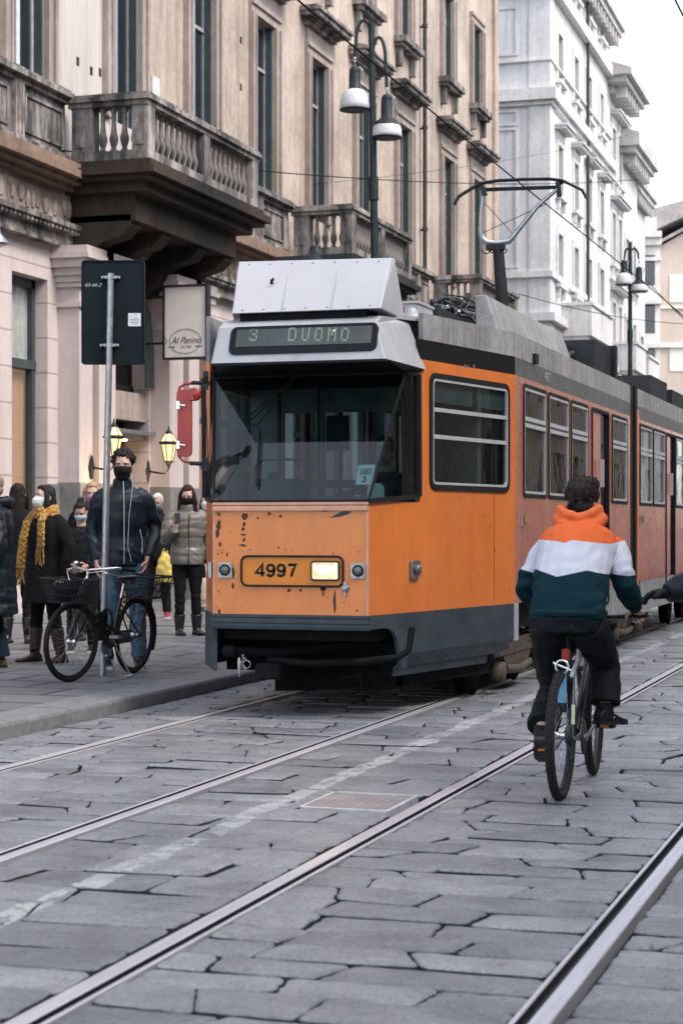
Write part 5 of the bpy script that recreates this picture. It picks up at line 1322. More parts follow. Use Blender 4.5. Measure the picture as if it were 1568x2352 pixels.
# articulation bellows
a, b_ = secs[0][1], secs[1][0]; m = MB()
for k_ in range(3):
    y = a + (b_ - a) * (k_ + .5) / 3
    m.box((-CXW + .10, a + (b_ - a) * k_ / 3 + .01, .5), (CXW - (.06 if k_ % 2 else .0), a + (b_ - a) * (k_ + 1) / 3 - .01, zt + .02))
m.build('articulation', M_RUBBER, tram)
m = MB(); panel(m, (CXW + .012, 0, 0), ey, ez, ex, b_ - .07, b_ + .02, .55, zb1 - .05, [], .03); m.build('articulation_post', M_OR, tram)
# roof equipment farther back
m = MB()
p = [(.35, a - 1.3), (.9, a - .15)]
m.mark(); m.prism([(.15, a - 1.5, zt + .05), (1.0, a - 1.5, zt + .05), (1.0, a - 1.4, zt + .42), (.15, a - 1.4, zt + .42)], (0, 1.1, 0)); m.mark(); m.box((.1, a - .3, zt + .05), (1.05, a - .15, zt + .45)); 
m.mark(); m.prism([(.1, b_ + 2.2, zt + .05), (1.0, b_ + 2.2, zt + .05), (1.0, b_ + 2.3, zt + .35), (.1, b_ + 2.3, zt + .35)], (0, 1.6, 0))
m.mark(); m.box((-.2, b_ + .3, zt + .04), (.9, b_ + 2.1, zt + .18)); m.mark(); m.box((.3, b_ + 4.4, zt + .04), (1.0, b_ + 6.4, zt + .3))
m.pieces('roof_unit_black', M_BLACK, tram)
m = MB(); m.tube([(.8, y1v + .05, zt + .12), (.85, y1v + .4, zt + .22), (.8, y1v + .9, zt + .16), (.8, a - 1.5, zt + .14)], .03, 8); m.tube([(.6, y1v + .05, zt + .2), (.6, y1v + .6, zt + .3), (.6, a - 1.5, zt + .2)], .03, 8); m.box((.7, y1v + .6, zt + .1), (.85, y1v + .75, zt + .32)); m.build('roof_conduit', M_BLACK, tram)
m = MB(); q = sidep(1225, 826); m.box((CXW, q[0] - .06, q[1] - .04), (CXW + .035, q[0] + .06, q[1] + .05)); m.build('gutter_bracket', M_BLACK, tram)
for px_ in (1194, 1465):
    q = sidep(px_ + 4, 1193); m = MB(); m.box((CXW, q[0] - .05, q[1] - .06), (CXW + .02, q[0] + .05, q[1] + .06), ch=.004); lm = m.build('side_lamp', M_GALV, tram); m = MB(); m.box((CXW + .02, q[0] - .03, q[1] - .04), (CXW + .055, q[0] + .035, q[1] + .045), ch=.01); m.build('lens', M_AMBER, lm)
Mx_ = basis((CXW + .003, sidep(1256, 872)[0], sidep(1256, 868)[1]), ey, ez, ex)
text_mesh('fleet_number', '4997', .14, Mx_, M_TG, tram, extrude=.0005)
t2 = MB(); 
Mx_ = basis(cO + cu * chm(1072, 841)[0] + ez * chm(1072, 842)[1] + cn * .002, cu, ez, cn)
for (px_, w_) in ((1067, .020), (1074, .010), (1088, .012)):
    u_, z_ = chm(px_, 841); t2.obox(cO + cu * u_ + ez * z_ + cn * .001, cu * w_, cn * .001, ez * .012)
t2.build('worn_lettering', M_GALV, tram)

# skirts
m = MB(); u0s = .0
z1s = zO; 
for (ua, ub_, zlo, flare) in ((chm(934, 1420)[0], cl, .50, 0),):
    pts = [cO + cu * ua, cO + cu * ub_]
    a_, c_ = pts
    m.prism([a_ + ez * zO + cn * .004, c_ + ez * zO + cn * .004, c_ + ez * .50 + cn * .004, a_ + ez * .48 + cn * .004], -cn * .03)
    m.prism([a_ + ez * .48 + cn * .003, c_ + ez * .50 + cn * .003, c_ - cu * .1 + ez * .375 - cn * .08, a_ + ez * .375 - cn * .08], -cn * .03)
    m.prism([a_ + cu * .0 + ez * .374 - cn * .10, c_ - cu * .35 + ez * .374 - cn * .10, c_ - cu * .35 + ez * .30 - cn * .11, a_ + ez * .30 - cn * .11], -cn * .02)
a_ = cO; c_ = cO + cu * (chm(934, 1420)[0])
arc = [(0, zO), (0, .695), (.30, .695), (.40, .66), (.455, .60), (.50, .48), (.53, .375), (chm(934, 1420)[0], .375), (chm(934, 1420)[0], zO)]
m.prism([cO + cu * a__ + ez * z__ + cn * .002 for a__, z__ in arc], -cn * .03)
m.build('cab_skirt', M_SKIRT, tram)
m = MB(); m.obox(cO + cu * (cl + .02) + ez * .64 + cn * .0, ex * .012, ey * .05, ez * .16); m.build('skirt_edge', M_ALU, tram)
m = MB()
for (z0, z1, pr) in ((.775, .80, .010), (.735, .772, .022), (.700, .733, .016), (.688, .698, .024)): m.box((-HW - .01, -pr, z0), (HW + .01, .05, z1), ch=.004)
m.build('bumper', M_SKIRT, tram)
q1_, q2_ = sidep(1382, 1400)[0], sidep(1440, 1400)[0]
m = MB(); M_SKL = mat('pale_side_skirt', (.30, .30, .31), .5, .1, var=.4, vs=4, stretch=(1, 3, .5))
m.box((CXW - .03, q1_, .42), (CXW - .004, secs[0][1] - .05, zO)); m.box((CXW - .03, secs[1][0] + .25, .42), (CXW - .004, 19.2, zO)); m.build('side_skirt', M_SKL, tram)

# underframe: dark cavity, beams, coupler, lifeguard pipe, bogies
m = MB(); m.prism([(-.58, .12, .60), (.58, .12, .60), (1.08, CY, .60), (1.08, CY + .3, .60), (-.9, CY + .3, .60), (-.8, .9, .60)], (0, 0, .185)); m.box((-.86, .9, .30), (-.55, 8.5, .59)); m.box((-.9, 3.0, .55), (1.05, 18.5, .79)); m.box((-.55, .85, .36), (.60, .92, .79)); m.prism([(-.46, .95, .13), (-.46, .95, .6), (.62, .95, .6), (.62, .95, .17)], (0, .05, 0)); m.prism([(.62, .95, .20), (.62, .95, .6), (.98, 2.45, .6), (.98, 2.45, .20)], (-.05, .0, 0)); m.build('underframe', M_UNDER, tram)
m = MB()
c_ = frt(540, 1497); m.tube([(c_[0] - .10, .08, c_[1]), (c_[0] + .25, .25, c_[1] - .02), (.2, .5, c_[1] + .03), (.5, .8, c_[1] + .05)], [.04, .035, .03, .03], 10); m.lathe([(.03, -.12), (.05, -.10), (.05, -.04), (.03, -.02)], (c_[0], .06, c_[1]), axis='x', n=12)
c_ = frt(700, 1520); m.tube([(c_[0] - .35, .15, c_[1]), (c_[0], .12, c_[1] - .02), (c_[0] + .4, .15, c_[1]), (c_[0] + .66, .25, c_[1] + .03)], .026, 8)
m.tube([(c_[0] + .66, .25, c_[1] + .03), (c_[0] + .73, .3, c_[1] + .08), (c_[0] + .74, .36, c_[1] + .25)], .026, 8)
m.box((-.30, .05, .30), (-.10, .5, .42), ch=.01); m.tube([(.28, .4, .3), (.42, .45, .32), (.42, .5, .22), (.25, .5, .2)], .012, 6)
m.build('coupler', M_UNDER, tram)
m = MB(); c_ = frt(556, 1520)
for i in range(5): m.torus((c_[0] + .01 * math.sin(i * 2), .02 + .004 * i, c_[1] + .04 - i * .026), .013, .0035, (1 if i % 2 else .3, .0 if i % 2 else .9, 0), (0, 0, 1), n=10, m=5)
m.torus((c_[0] + .03, .02, c_[1] - .02), .03, .0035, ex, ez, n=14, m=5); m.lathe([(.004, -.12), (.014, -.08), (.016, 0), (.008, .03)], (c_[0] - .03, .02, c_[1]), n=8); m.build('coupler_chain', M_GALV, tram)
def wheel(mb, x, y, r_=.33):
    mb.lathe([(.0, -.07), (.10, -.07), (.11, -.05), (r_ * .8, -.05), (r_ * .86, -.07), (r_, -.065), (r_, .02), (r_ + .025, .035), (r_ + .025, .055), (0, .055)], (x, y, r_ + .004), axis='x', n=28)
def bogie(y0):
    bg_ = MB()
    for s in (-1, 1):
        bg_.mark(); x = s * .95
        bg_.box((x - .05, y0 + .1, .32), (x + .05, y0 + 2.1, .46)); bg_.prism([(x - .04, y0 + .35, .46), (x - .04, y0 + 1.85, .46), (x - .04, y0 + 1.5, .16), (x - .04, y0 + .7, .16)], (.08, 0, 0))
        for yy_ in (y0 + .25, y0 + .62, y0 + 1.6, y0 + 1.95):
            for k_ in range(6): bg_.torus((x, yy_, .40 + k_ * .045), .062, .014, ex, ey, n=14, m=6)
        for yy_ in (y0 + .2, y0 + 2.0): bg_.lathe([(0, -.06), (.07, -.06), (.085, -.03), (.085, .05), (0, .06)], (x + s * .07, yy_, .20), axis='x', n=16)
        bg_.tube([(x + s * .06, y0 + .5, .20), (x + s * .07, y0 + 1.0, .17), (x + s * .06, y0 + 1.5, .20)], .04, 10)
    bo = bg_.pieces('bogie_frame', M_BOGIE, tram)[0]
    for yy_ in (y0 + .25, y0 + 1.95):
        w_ = MB(); wheel(w_, .72, yy_); w_.tube([(-.7, yy_, .334), (.7, yy_, .334)], .05, 10); 
        w_.lathe([(0, -.055), (.355, -.055), (.355, -.035), (.33, -.02), (.33, .065), (.28, .07), (0, .07)], (-.72, yy_, .334), axis='x', n=28)
        w_.build('wheelset', M_UNDER, bo)
bogie(2.42); bogie(secs[1][0] - 1.0); bogie(15.0)
m = MB(); q = TL(onZ(1083, 1585, 0)); m.box((q.x - .04, q.y - .02, .05), (q.x + .04, q.y + .1, .5)); m.build('sand_pipe', M_UNDER, tram)

# front fittings
def fp_(px, py, d=0.0): x, z = frt(px, py); return Vector((x, -d, z))
a_, b_ = fp_(553, 1347), fp_(790, 1276); c_ = (a_ + b_) / 2; w_, h_ = b_.x - a_.x, b_.z - a_.z
m = MB(); rring(m, c_, ex, ez, -ey, w_, h_, .055, .015, -.005, .014); nb = m.build('number_panel', M_RUBBER, tram)
m = MB(); rslab(m, c_, ex, ez, -ey, w_ - .02, h_ - .02, .048, .0005, .004); m.build('backing', mat('number_orange', (.66, .215, .02), .35, var=.1, vs=3, bs=0), nb)
m = MB()                                                      # digits drawn as flat strokes
def digit(mb, ch, xl, xr, yt, yb):
    A_, B_ = fp_(xl, yb, .004), fp_(xr, yt, .004); w_, h_ = B_.x - A_.x, B_.z - A_.z
    P = lambda x, z: A_ + V3(x * w_, 0, z * h_)
    def st(pts, closed=False): mb.tube([P(*p) for p in pts], [(.0085, .0022)] * len(pts), 6, xd=(0, 1, 0) if False else None, closed=closed) if False else stroke(mb, [P(*p) for p in pts], .0112, closed)
    if ch == '4': st([(.70, 0), (.70, 1.0), (.06, .30), (.98, .27)])
    if ch == '7': st([(.05, .95), (.93, .95), (.60, .55), (.40, 0)])
    if ch == '9': st([(.5 + .40 * math.cos(t), .68 + .27 * math.sin(t)) for t in [2 * PI * i / 16 for i in range(16)]], True); st([(.90, .70), (.90, .45), (.80, .15), (.55, .05), (.25, .07), (.12, .20)])
V3 = lambda x, y, z: Vector((x, y, z))
def stroke(mb, pts, hw_, closed=False):
    n = len(pts); rings = []
    for i, p in enumerate(pts):
        t = (pts[(i + 1) % n] - pts[i - 1]) if closed else (pts[min(i + 1, n - 1)] - pts[max(i - 1, 0)])
        t.normalize(); s_ = Vector((-t.z, 0, t.x))
        if not closed and 0 < i < n - 1:
            a_ = (pts[i] - pts[i - 1]).normalized(); k = max(.45, abs(t.dot(a_))); s_ = s_ / k
        rings.append([p + s_ * hw_, p + s_ * hw_ * .8 + V3(0, -.002, 0), p - s_ * hw_ * .8 + V3(0, -.002, 0), p - s_ * hw_])
    if closed: rings.append(rings[0])
    mb.loft(rings, 0, not closed, False)
for ch_, a_, b_ in (('4', 587, 609), ('9', 612, 632), ('9', 636, 656), ('7', 661, 682)): digit(m, ch_, a_, b_, 1296, 1324)
m.build('fleet_number', M_RUBBER, nb)
a_, b_ = fp_(716, 1332), fp_(779, 1290); c_ = (a_ + b_) / 2; w_, h_ = b_.x - a_.x, b_.z - a_.z
m = MB(); rring(m, c_, ex, ez, -ey, w_ + .01, h_ + .01, .02, .010, 0, .020); hl_ = m.build('headlight', M_RUBBER, tram)
m = MB(); rring(m, c_, ex, ez, -ey, w_ - .008, h_ - .008, .016, .006, 0, .019); m.build('rim', M_CHROME, hl_)
mh_, nth, bh = nmat('headlight_glow')
em = ramp(nth, nz(nth, tcoord(nth, (1, 1, 1)), 11, 3), [(0.35, (.95, .50, .16)), (0.62, (1.0, .90, .62))])
nth.links.new(em, bh.inputs['Base Color']); nth.links.new(em, bh.inputs['Emission Color']); bh.inputs['Emission Strength'].default_value = .22
m = MB(); rslab(m, c_, ex, ez, -ey, w_ - .02, h_ - .02, .012, .002, .014); m.build('lens', mh_, hl_)
m = MB(); rslab(m, c_ + ex * -.005 + ez * .008, ex, ez, -ey, w_ * .55, h_ * .52, .02, .013, .0155); m.build('glow', emis('headlight_core', (1, .90, .68), .5), hl_)
sl2 = bpy.data.lights.new('headlight_light', 'SPOT'); sl2.energy = 3; sl2.spot_size = R(70); sl2.color = (1, .78, .5); sl2.shadow_soft_size = .06; slo = bpy.data.objects.new('headlight_light', sl2); COL.objects.link(slo); slo.parent = tram; slo.location = c_ + Vector((0, -.05, 0)); slo.rotation_euler = (R(80), 0, PI)
for i, (px_, py_2) in enumerate(((518, 1309), (823, 1311))):
    c_ = fp_(px_, py_2); m = MB(); rslab(m, c_, ex, ez, -ey, .115, .115, .008, .0, .014); lm = m.build('marker_lamp', M_GALV, tram)
    m = MB(); m.lathe([(.045, .014), (.045, .022), (.036, .026), (.034, .018)], (c_.x, 0, c_.z), axis='y-', n=20); 
    for s_ in (-1, 1):
        for t_ in (-1, 1): m.lathe([(.004, .014), (.004, .017)], (c_.x + s_ * .046, 0, c_.z + t_ * .046), axis='y-', n=6)
    m.build('bezel', M_RUBBER, lm)
    m = MB(); m.ell((c_.x, -.018, c_.z), (.035, .014, .035), 16, 8); m.build('lens', M_LENS, lm)
u_, z_ = chm(949, 1308); c_ = cO + cu * u_ + ez * z_; m = MB(); rslab(m, c_, cu, ez, cn, .14, .14, .012, 0, .018); rring(m, c_, cu, ez, cn, .14, .14, .012, .012, 0, .026); lm = m.build('marker_lamp', M_GALV, tram)
m = MB(); m.M = basis(c_ + cn * .02, cu, ez, cn); m.ell((.008, 0, 0.012), (.042, .042, .035), 16, 8); m.M = None; m.build('lens', M_LENS, lm)
c_ = Vector((-HW - .01, .05, fp_(480, 1309).z)); m = MB(); m.obox(c_ - ex * .015, ex * .012, ey * .06, ez * .06); m.build('side_lamp', M_GALV, tram); m = MB(); m.ell(c_ - ex * .035, (.025, .035, .035)); m.build('side_lens', M_AMBER, tram)
c_ = fp_(793, 1352); m = MB(); m.lathe([(.0, .012), (.028, .012), (.030, .004), (.030, 0)], (c_.x, 0, c_.z), axis='y-', n=16); m.box((c_.x - .012, -.014, c_.z + .02), (c_.x + .012, 0, c_.z + .05)); m.tube([(c_.x, -.006, c_.z - .028), (c_.x + .003, -.008, c_.z - .06)], .010, 6); m.build('socket_cap', M_GALV, tram)
c_ = fp_(742, 1352); m = MB(); m.box((c_.x - .018, -.01, c_.z - .01), (c_.x + .018, 0, c_.z + .015)); m.tube([(c_.x, -.012, c_.z), (c_.x + .004, -.012, c_.z - .055)], .004, 6); m.build('bonnet_lock', M_UNDER, tram)
# worn-through paint, torn film and grime patches traced as thin flakes
def flake(mb, pts, d=.0012): mb.prism([Vector((frt(px_, py_)[0], -d, frt(px_, py_)[1])) for px_, py_ in pts][::-1], (0, d - .0002, 0))
def blob(mb, px_, py_, rx, ry, seed, n=9):
    rr = random.Random(seed); flake(mb, [(px_ + rx * rr.uniform(.5, 1.25) * math.cos(2 * PI * i / n), py_ + ry * rr.uniform(.5, 1.25) * math.sin(2 * PI * i / n)) for i in range(n)])
m = MB()
for i, (x, y, a, b_) in enumerate(((562, 1187, 7, 10), (561, 1204, 5, 6), (558, 1216, 4, 5), (560, 1228, 7, 3), (561, 1240, 4, 5), (558, 1252, 8, 3), (618, 1180, 5, 4), (644, 1186, 5, 4), (593, 1190, 3, 4), (536, 1315, 4, 18), (535, 1345, 4, 8), (502, 1205, 6, 14), (500, 1225, 5, 12), (506, 1250, 3, 9), (504, 1405, 4, 8), (663, 1356, 4, 6), (690, 1356, 4, 4), (768, 1385, 4, 26), (640, 1258, 3, 3), (655, 1262, 2, 2), (522, 1272, 2, 6), (503, 1180, 4, 6), (820, 1403, 3, 2))):
    blob(m, x, y, a, b_, i)
m.build('rust_scab', mat('rust_scab', (.075, .042, .030), .85, var=.75, vs=45), fp)
m = MB(); flake(m, [(757, 1190), (772, 1181), (790, 1172), (808, 1173), (800, 1181), (780, 1187)]); flake(m, [(735, 1172), (772, 1171), (806, 1171), (806, 1172.5), (760, 1174.5), (742, 1176)]); m.build('torn_film', M_SKIRT, fp)
rr = random.Random(9); m = MB()
for i in range(60):
    x = rr.choice([rr.uniform(500, 840), rr.uniform(498, 512)]); y = rr.choice([rr.uniform(1168, 1180), rr.uniform(1350, 1400), rr.uniform(1180, 1400), rr.uniform(1262, 1274)]); blob(m, x, y, rr.uniform(.6, 1.8), rr.uniform(.6, 2.4), 100 + i, 6)
m.build('paint_fleck', MATS['rust_scab'], fp)

# mirror on the left
def mp(px, py): return TL(atD(px, py, 14.35))
m = MB(); a_, b_ = mp(409, 1049), mp(440, 895)
mw_, mh2 = (b_.x - a_.x), b_.z - a_.z; c_ = (a_ + b_) / 2
Um = Vector((CO, SI, 0)); Nm = Vector((SI, -CO, 0)); wm = (440 - 407) / (F_PX / 14.35)
def sh(px, py): return mp(px, py)
mo = MB(); rslab(mo, c_, Um, ez, Nm, wm, mh2, .035, -.05, .012); mir = mo.build('mirror', M_RED, tram, bevel=.006)
m = MB(); f_ = mp(447, 906); m.lathe([(.0, -.02), (.05, -.02), (.052, .01), (.045, .02), (0, .022)], f_ + Nm * .0, axis='y-', n=18); m.obox(mp(443, 906), Um * .03, Nm * .02, ez * .045); m.build('spot_mirror', M_RED, mir)
m = MB()
m.tube([mp(470, 882), mp(445, 880), mp(424, 882), mp(413, 890), mp(409, 905), mp(408, 930)], .011, 8); m.tube([mp(472, 1066), mp(440, 1064), mp(420, 1058), mp(411, 1048), mp(409, 1030)], .011, 8); m.build('bracket', M_RED, mir)
m = MB()
m.tube([mp(482, 880), mp(440, 879)], .016, 8); m.tube([mp(482, 1066), mp(436, 1064)], .016, 8)
for y_ in (868, 880, 1066): m.obox(mp(473, y_), Um * .02, Nm * .02, ez * .05)
m.tube([mp(470, 885), mp(474, 950), mp(477, 1020), mp(478, 1060)], .004, 5); m.build('hinge', M_BLACK, mir)
m = MB()
for y_ in (931, 1022): m.obox(mp(410, y_) + Nm * .03, Um * .012, Nm * .012, ez * .030); m.tube([mp(412, y_) + Nm * .05, mp(426, y_ + 2) + Nm * .04], .010, 6)
m.build('clamp', M_CHROME, mir)
# wiper
m = MB(); wnn = (fT - fB).cross(ex).normalized()
if wnn.y > 0: wnn = -wnn
def wsp(px, py, d=.03): p = TL(onP(px, py, T0 + fB, wnn)); return p + wnn * d
m.bar(wsp(575, 975), wsp(700, 848), .018, .012); m.bar(wsp(590, 985), wsp(692, 862), .010, .010); m.tube([wsp(583, 978), wsp(600, 992), wsp(592, 1120)], .010, 6); m.bar(wsp(570, 968, .04), wsp(620, 922, .04), .03, .012); m.build('wiper', M_RUBBER, tram)
# paper sign behind the glass and papers on the dash
def inn(px, py, d=-.02): p = TL(onP(px, py, T0 + fB, wnn)); return p + wnn * d
a_, b_ = inn(818, 1114), inn(856, 1060); c_ = (a_ + b_) / 2; Vv = (fT - fB); Vv.x = 0; Vv.normalize()
m = MB(); m.M = basis(c_, ex, Vv, wnn); m.box((-.066, -.088, -.003), (.066, .088, 0)); m.M = None; ps_ = m.build('route_card', mat('white_card', (.75, .75, .74), .6, bs=0, var=.04), tram)
ps_.data.materials[0].node_tree.nodes['Principled BSDF'].inputs['Emission Color'].default_value = (1, 1, 1, 1)
m = MB(); m.M = basis(c_, ex, Vv, wnn); m.box((-.045, .0, .0005), (.045, .055, .0012)); m.M = None; m.build('card_window', mat('olive_window', (.30, .28, .20), .6, bs=0), ps_)
text_mesh('card_digit', '1', .062, basis(c_ + wnn * .003 + Vv * .028, ex, Vv, wnn), M_INK, ps_, offset=.002); text_mesh('card_digit', '3', .075, basis(c_ + wnn * .003 - Vv * .045, ex, Vv, wnn), M_INK, ps_, offset=.002)
m = MB(); a_ = cO + cu * .28 - cn * .10 + ez * 1.74; m.obox(a_, cu * .11, cn * .004, ez * .06); m.obox(a_ + cu * .15 - cn * .03, cu * .05, cn * .004, ez * .045); m.build('dashboard_paper', MATS['white_card'], tram)

# cab interior
m = MB(); m.prism([(-.62, .1, .79), (.60, .1, .79), (1.12, 2.5, .79), (1.12, 2.6, .79), (-1.1, 2.6, .79), (-.88, .7, .79)], (0, 0, .03)); m.build('cab_floor', M_INTD, tram)
m = MB(); m.box((-.56, .10, .82), (.62, .60, 1.60)); m.box((-.40, .25, 1.60), (-.05, .55, 1.84), ch=.02); m.box((.05, .3, 1.60), (.55, .55, 1.70), ch=.02); m.build('dashboard', mat('dash_teal', (.03, .055, .062), .5, bs=0), tram)
m = MB()
for x in (-.25, .35): m.lathe([(.05, 0), (.05, .03), (.03, .05), (0, .055)], (x, .35, 1.84 if x < 0 else 1.70), n=14)
m.tube([(.1, .45, 1.66), (.1, .5, 1.78)], .012, 6); m.tube([(-.50, .5, 1.6), (-.5, .6, 1.95), (-.44, .62, 2.0), (-.1, .62, 2.0)], .010, 6); m.build('control', M_BLACK, tram)
m = MB(); panel(m, (0, 1.9, 0), ex, ez, -ey, -1.02, 1.02, .82, 3.05, [(-.72, -.40, 1.85, 2.45), (-.36, -.05, 1.85, 2.45), (-.72, -.05, 1.2, 1.8), (.0, .35, 1.3, 2.45)], .04); m.build('cab_partition', M_INT, tram)
m = MB(); m.box((.42, 1.80, .9), (1.0, 1.88, 2.9)); m.box((-.32, 1.86, 2.12), (-.12, 1.895, 2.42)); m.build('equipment_cupboard', M_INTD, tram)
m = MB(); m.tube([(-.74, 1.84, .85), (-.74, 1.84, 2.9)], .02, 8); m.tube([(-.38, 1.84, .85), (-.38, 1.84, 2.9)], .014, 8); m.tube([(.38, 1.84, .85), (.38, 1.84, 2.9)], .02, 8); m.box((-.76, 1.83, 1.80), (-.03, 1.87, 1.87)); m.build('grab_rail', M_WOOD, tram)
m = MB(); m.box((.22, .95, .82), (.62, 1.35, 1.30), ch=.03); m.box((.22, 1.33, 1.30), (.62, 1.43, 1.9), ch=.03); m.build('driver_seat', M_INTD, tram)

# pantograph
DP = 20.6
def pp(px, py, d=0.0): p = atD(px, py, DP + d); return TL(p)
pan = empty('pantograph', (0, 0, 0)); pan.parent = tram
bx = pp(1158, 690); 
m = MB(); m.tube([pp(1156, 740), pp(1143, 566)], [.075, .060], 12); m.tube([pp(1146, 750), pp(1136, 575)], .022, 8); m.obox(pp(1138, 568), ex * .10, ey * .05, ez * .03); m.build('mast', M_BLACK, pan)
m = MB(); P_ = [pp(1108, 452), pp(1104, 490), pp(1103, 530), pp(1106, 548), pp(1116, 556), pp(1138, 559), pp(1168, 554), pp(1180, 540), pp(1200, 515), pp(1235, 472), pp(1282, 432)]
m.tube(P_, [.022, .026, .03, .034, .036, .038, .034, .03, .026, .024, .020], 10); m.build('frame', M_GALV, pan)
m = MB(); m.tube([pp(1108, 462), pp(1176, 536)], .004, 4); m.tube([pp(1106, 536), pp(1255, 468)], .004, 4)
for (x, y) in ((1112, 572), (1128, 570), (1150, 572)): m.torus(pp(x + 4, y), .05, .007, ex, ez, n=12, m=5, a0=PI, a1=2 * PI)
m.build('bracing', M_BLACK, pan)
for dd, nm in ((0, 'contact_strip'), (.34, 'contact_strip')):
    m = MB(); m.tube([pp(1042, 470, dd), pp(1052, 452, dd), pp(1090, 428, dd), pp(1104, 420, dd)], .020, 8); m.tube([pp(1100, 422, dd), pp(1140, 415, dd), pp(1200, 412, dd), pp(1260, 411, dd), pp(1292, 415, dd)], [(.045, .018)] * 5, 8, xd=(0, 1, 0)); m.tube([pp(1290, 414, dd), pp(1318, 428, dd), pp(1335, 436, dd), pp(1347, 456, dd)], .017, 8)
    m.build(nm, M_IRON, pan)
m = MB(); m.bar(pp(1106, 436, .1), pp(1280, 430, .1), .05, .035); m.bar(pp(1104, 425), pp(1114, 450), .05); m.bar(pp(1280, 418), pp(1284, 452), .05); m.bar(pp(1104, 424, 0), pp(1104, 424, .34), .04); m.bar(pp(1288, 420, 0), pp(1288, 420, .34), .04); m.build('head_carrier', M_IRON, pan)
# ------------------------------------------------------------------ people (local frame: feet at z=0, facing -y, metres for a 1.75 m adult)
SKIN = mat('skin', (.50, .31, .235), .5, var=.12, vs=12, bs=.06); SKIN2 = mat('skin_pale', (.58, .38, .30), .5, var=.10, vs=12, bs=.06)
M_EYEW = mat('eye_white', (.6, .58, .56), .3, bs=0, var=0); M_EYED = mat('eye_dark', (.02, .015, .012), .2, bs=0, var=0); M_BROW = mat('eyebrow', (.03, .02, .018), .8, bs=0); M_LIP = mat('lips', (.36, .16, .14), .5, bs=0)
def V(*a): return Vector(a)
def limb(mb, pts, rad, n=12, sub=4, xd=None):
    """smooth tapered limb through joints"""
    P, Rr = [], []
    for i in range(len(pts) - 1):
        a, b_ = Vector(pts[i]), Vector(pts[i + 1]); ra, rb = rad[i], rad[i + 1]
        for k in range(sub):
            t = k / sub; P.append(a.lerp(b_, t)); Rr.append(tuple(x + (y - x) * t for x, y in zip(ra, rb)) if isinstance(ra, tuple) else ra + (rb - ra) * t)
    P.append(Vector(pts[-1])); Rr.append(rad[-1])
    Q = [P[0]] + [(P[i - 1] + P[i] * 2 + P[i + 1]) / 4 for i in range(1, len(P) - 1)] + [P[-1]]
    mb.tube(Q, Rr, n, xd=xd)
def head_frame(base, yaw, pitch, roll=0):
    return Matrix.Translation(base) @ Matrix.Rotation(yaw, 4, 'Z') @ Matrix.Rotation(roll, 4, 'Y') @ Matrix.Rotation(pitch, 4, 'X')
HEADSEC = [(-.112, -.040, .022, .022), (-.104, -.036, .038, .040), (-.085, -.026, .050, .060), (-.055, -.014, .062, .077), (-.02, -.006, .069, .088), (.015, 0, .073, .094), (.05, .003, .074, .095), (.08, .006, .066, .084), (.102, .008, .048, .062), (.115, .008, .020, .028)]
def head_shape(mb, HM, grow=0.0):
    mb.M = HM
    mb.loft([[V((rx + grow) * math.cos(2 * PI * j / 20), cy_ + (ry + grow) * math.sin(2 * PI * j / 20), z) for j in range(20)] for z, cy_, rx, ry in HEADSEC])
    mb.M = None
def hand(mb, wr, d, pn, curl, side, grip=None, sc=1.0, spread=.3, fat=1.0):
    """palm, four fingers, thumb; wr wrist, d hand direction, pn palm normal (the side the fingers close towards)"""
    d = Vector(d).normalized(); pn = Vector(pn); pn = (pn - d * pn.dot(d)).normalized(); s = d.cross(pn) * side
    wr = Vector(wr)
    mb.tube([wr - d * .02, wr + d * .015, wr + d * .045, wr + d * .075, wr + d * .092], [(a * fat ** .5, b_ * fat) for a, b_ in ((.026, .019), (.028, .018), (.038, .017), (.040, .015), (.034, .012))], 10, xd=s)
    for k, (off, ln) in enumerate(((-.030, .070), (-.010, .080), (.010, .075), (.029, .058))):
        p = wr + d * .086 + s * off * sc; dirn = (d + s * off * spread * 6).normalized(); a = curl * (.8 + .1 * k); pts = [p - d * .02, p]; 
        for seg in (.42, .32, .26):
            a_ = a; dirn2 = (dirn * math.cos(a_) + pn * math.sin(a_)); p = p + dirn2 * ln * seg; pts.append(p); a += curl * .85
        mb.tube(pts, [x * fat for x in (.0085, .0090, .0085, .0075, .0062)], 7)
    tb = wr + d * .028 - s * .026; td = (d * .55 - s * .62 + pn * .35).normalized()
    mb.tube([tb, tb + td * .03, tb + td * .055 + pn * .012 * curl, tb + td * .06 + (d * .5 + pn * .6 * curl).normalized() * .026], [x * fat for x in (.012, .0115, .0095, .0075)], 7)
def shoe(mb, ank, yaw, ln=.27, pitch=0, hgt=.07, r=.045):
    M = Matrix.Translation(ank) @ Matrix.Rotation(yaw, 4, 'Z') @ Matrix.Rotation(pitch, 4, 'X')
    mb.M = M
    secs = [(.075, .030, -.085, -.03), (.055, .036, -.088, .0), (.01, .040, -.088, .012), (-.05, .040, -.088, -.018), (-.10, .045, -.088, -.040), (-.15, .046, -.088, -.050), (-.185, .036, -.086, -.056), (-.20, .018, -.080, -.062)]
    rings = []
    for y, wd, zb, zt_ in secs:
        zc, hz = (zb + zt_) / 2, (zt_ - zb) / 2
        rings.append([V(wd * math.copysign(abs(math.cos(a)) ** .7, math.cos(a)), y, zc + hz * math.copysign(abs(math.sin(a)) ** .6, math.sin(a))) for a in [2 * PI * j / 16 for j in range(16)]])
    mb.loft(rings); mb.M = None
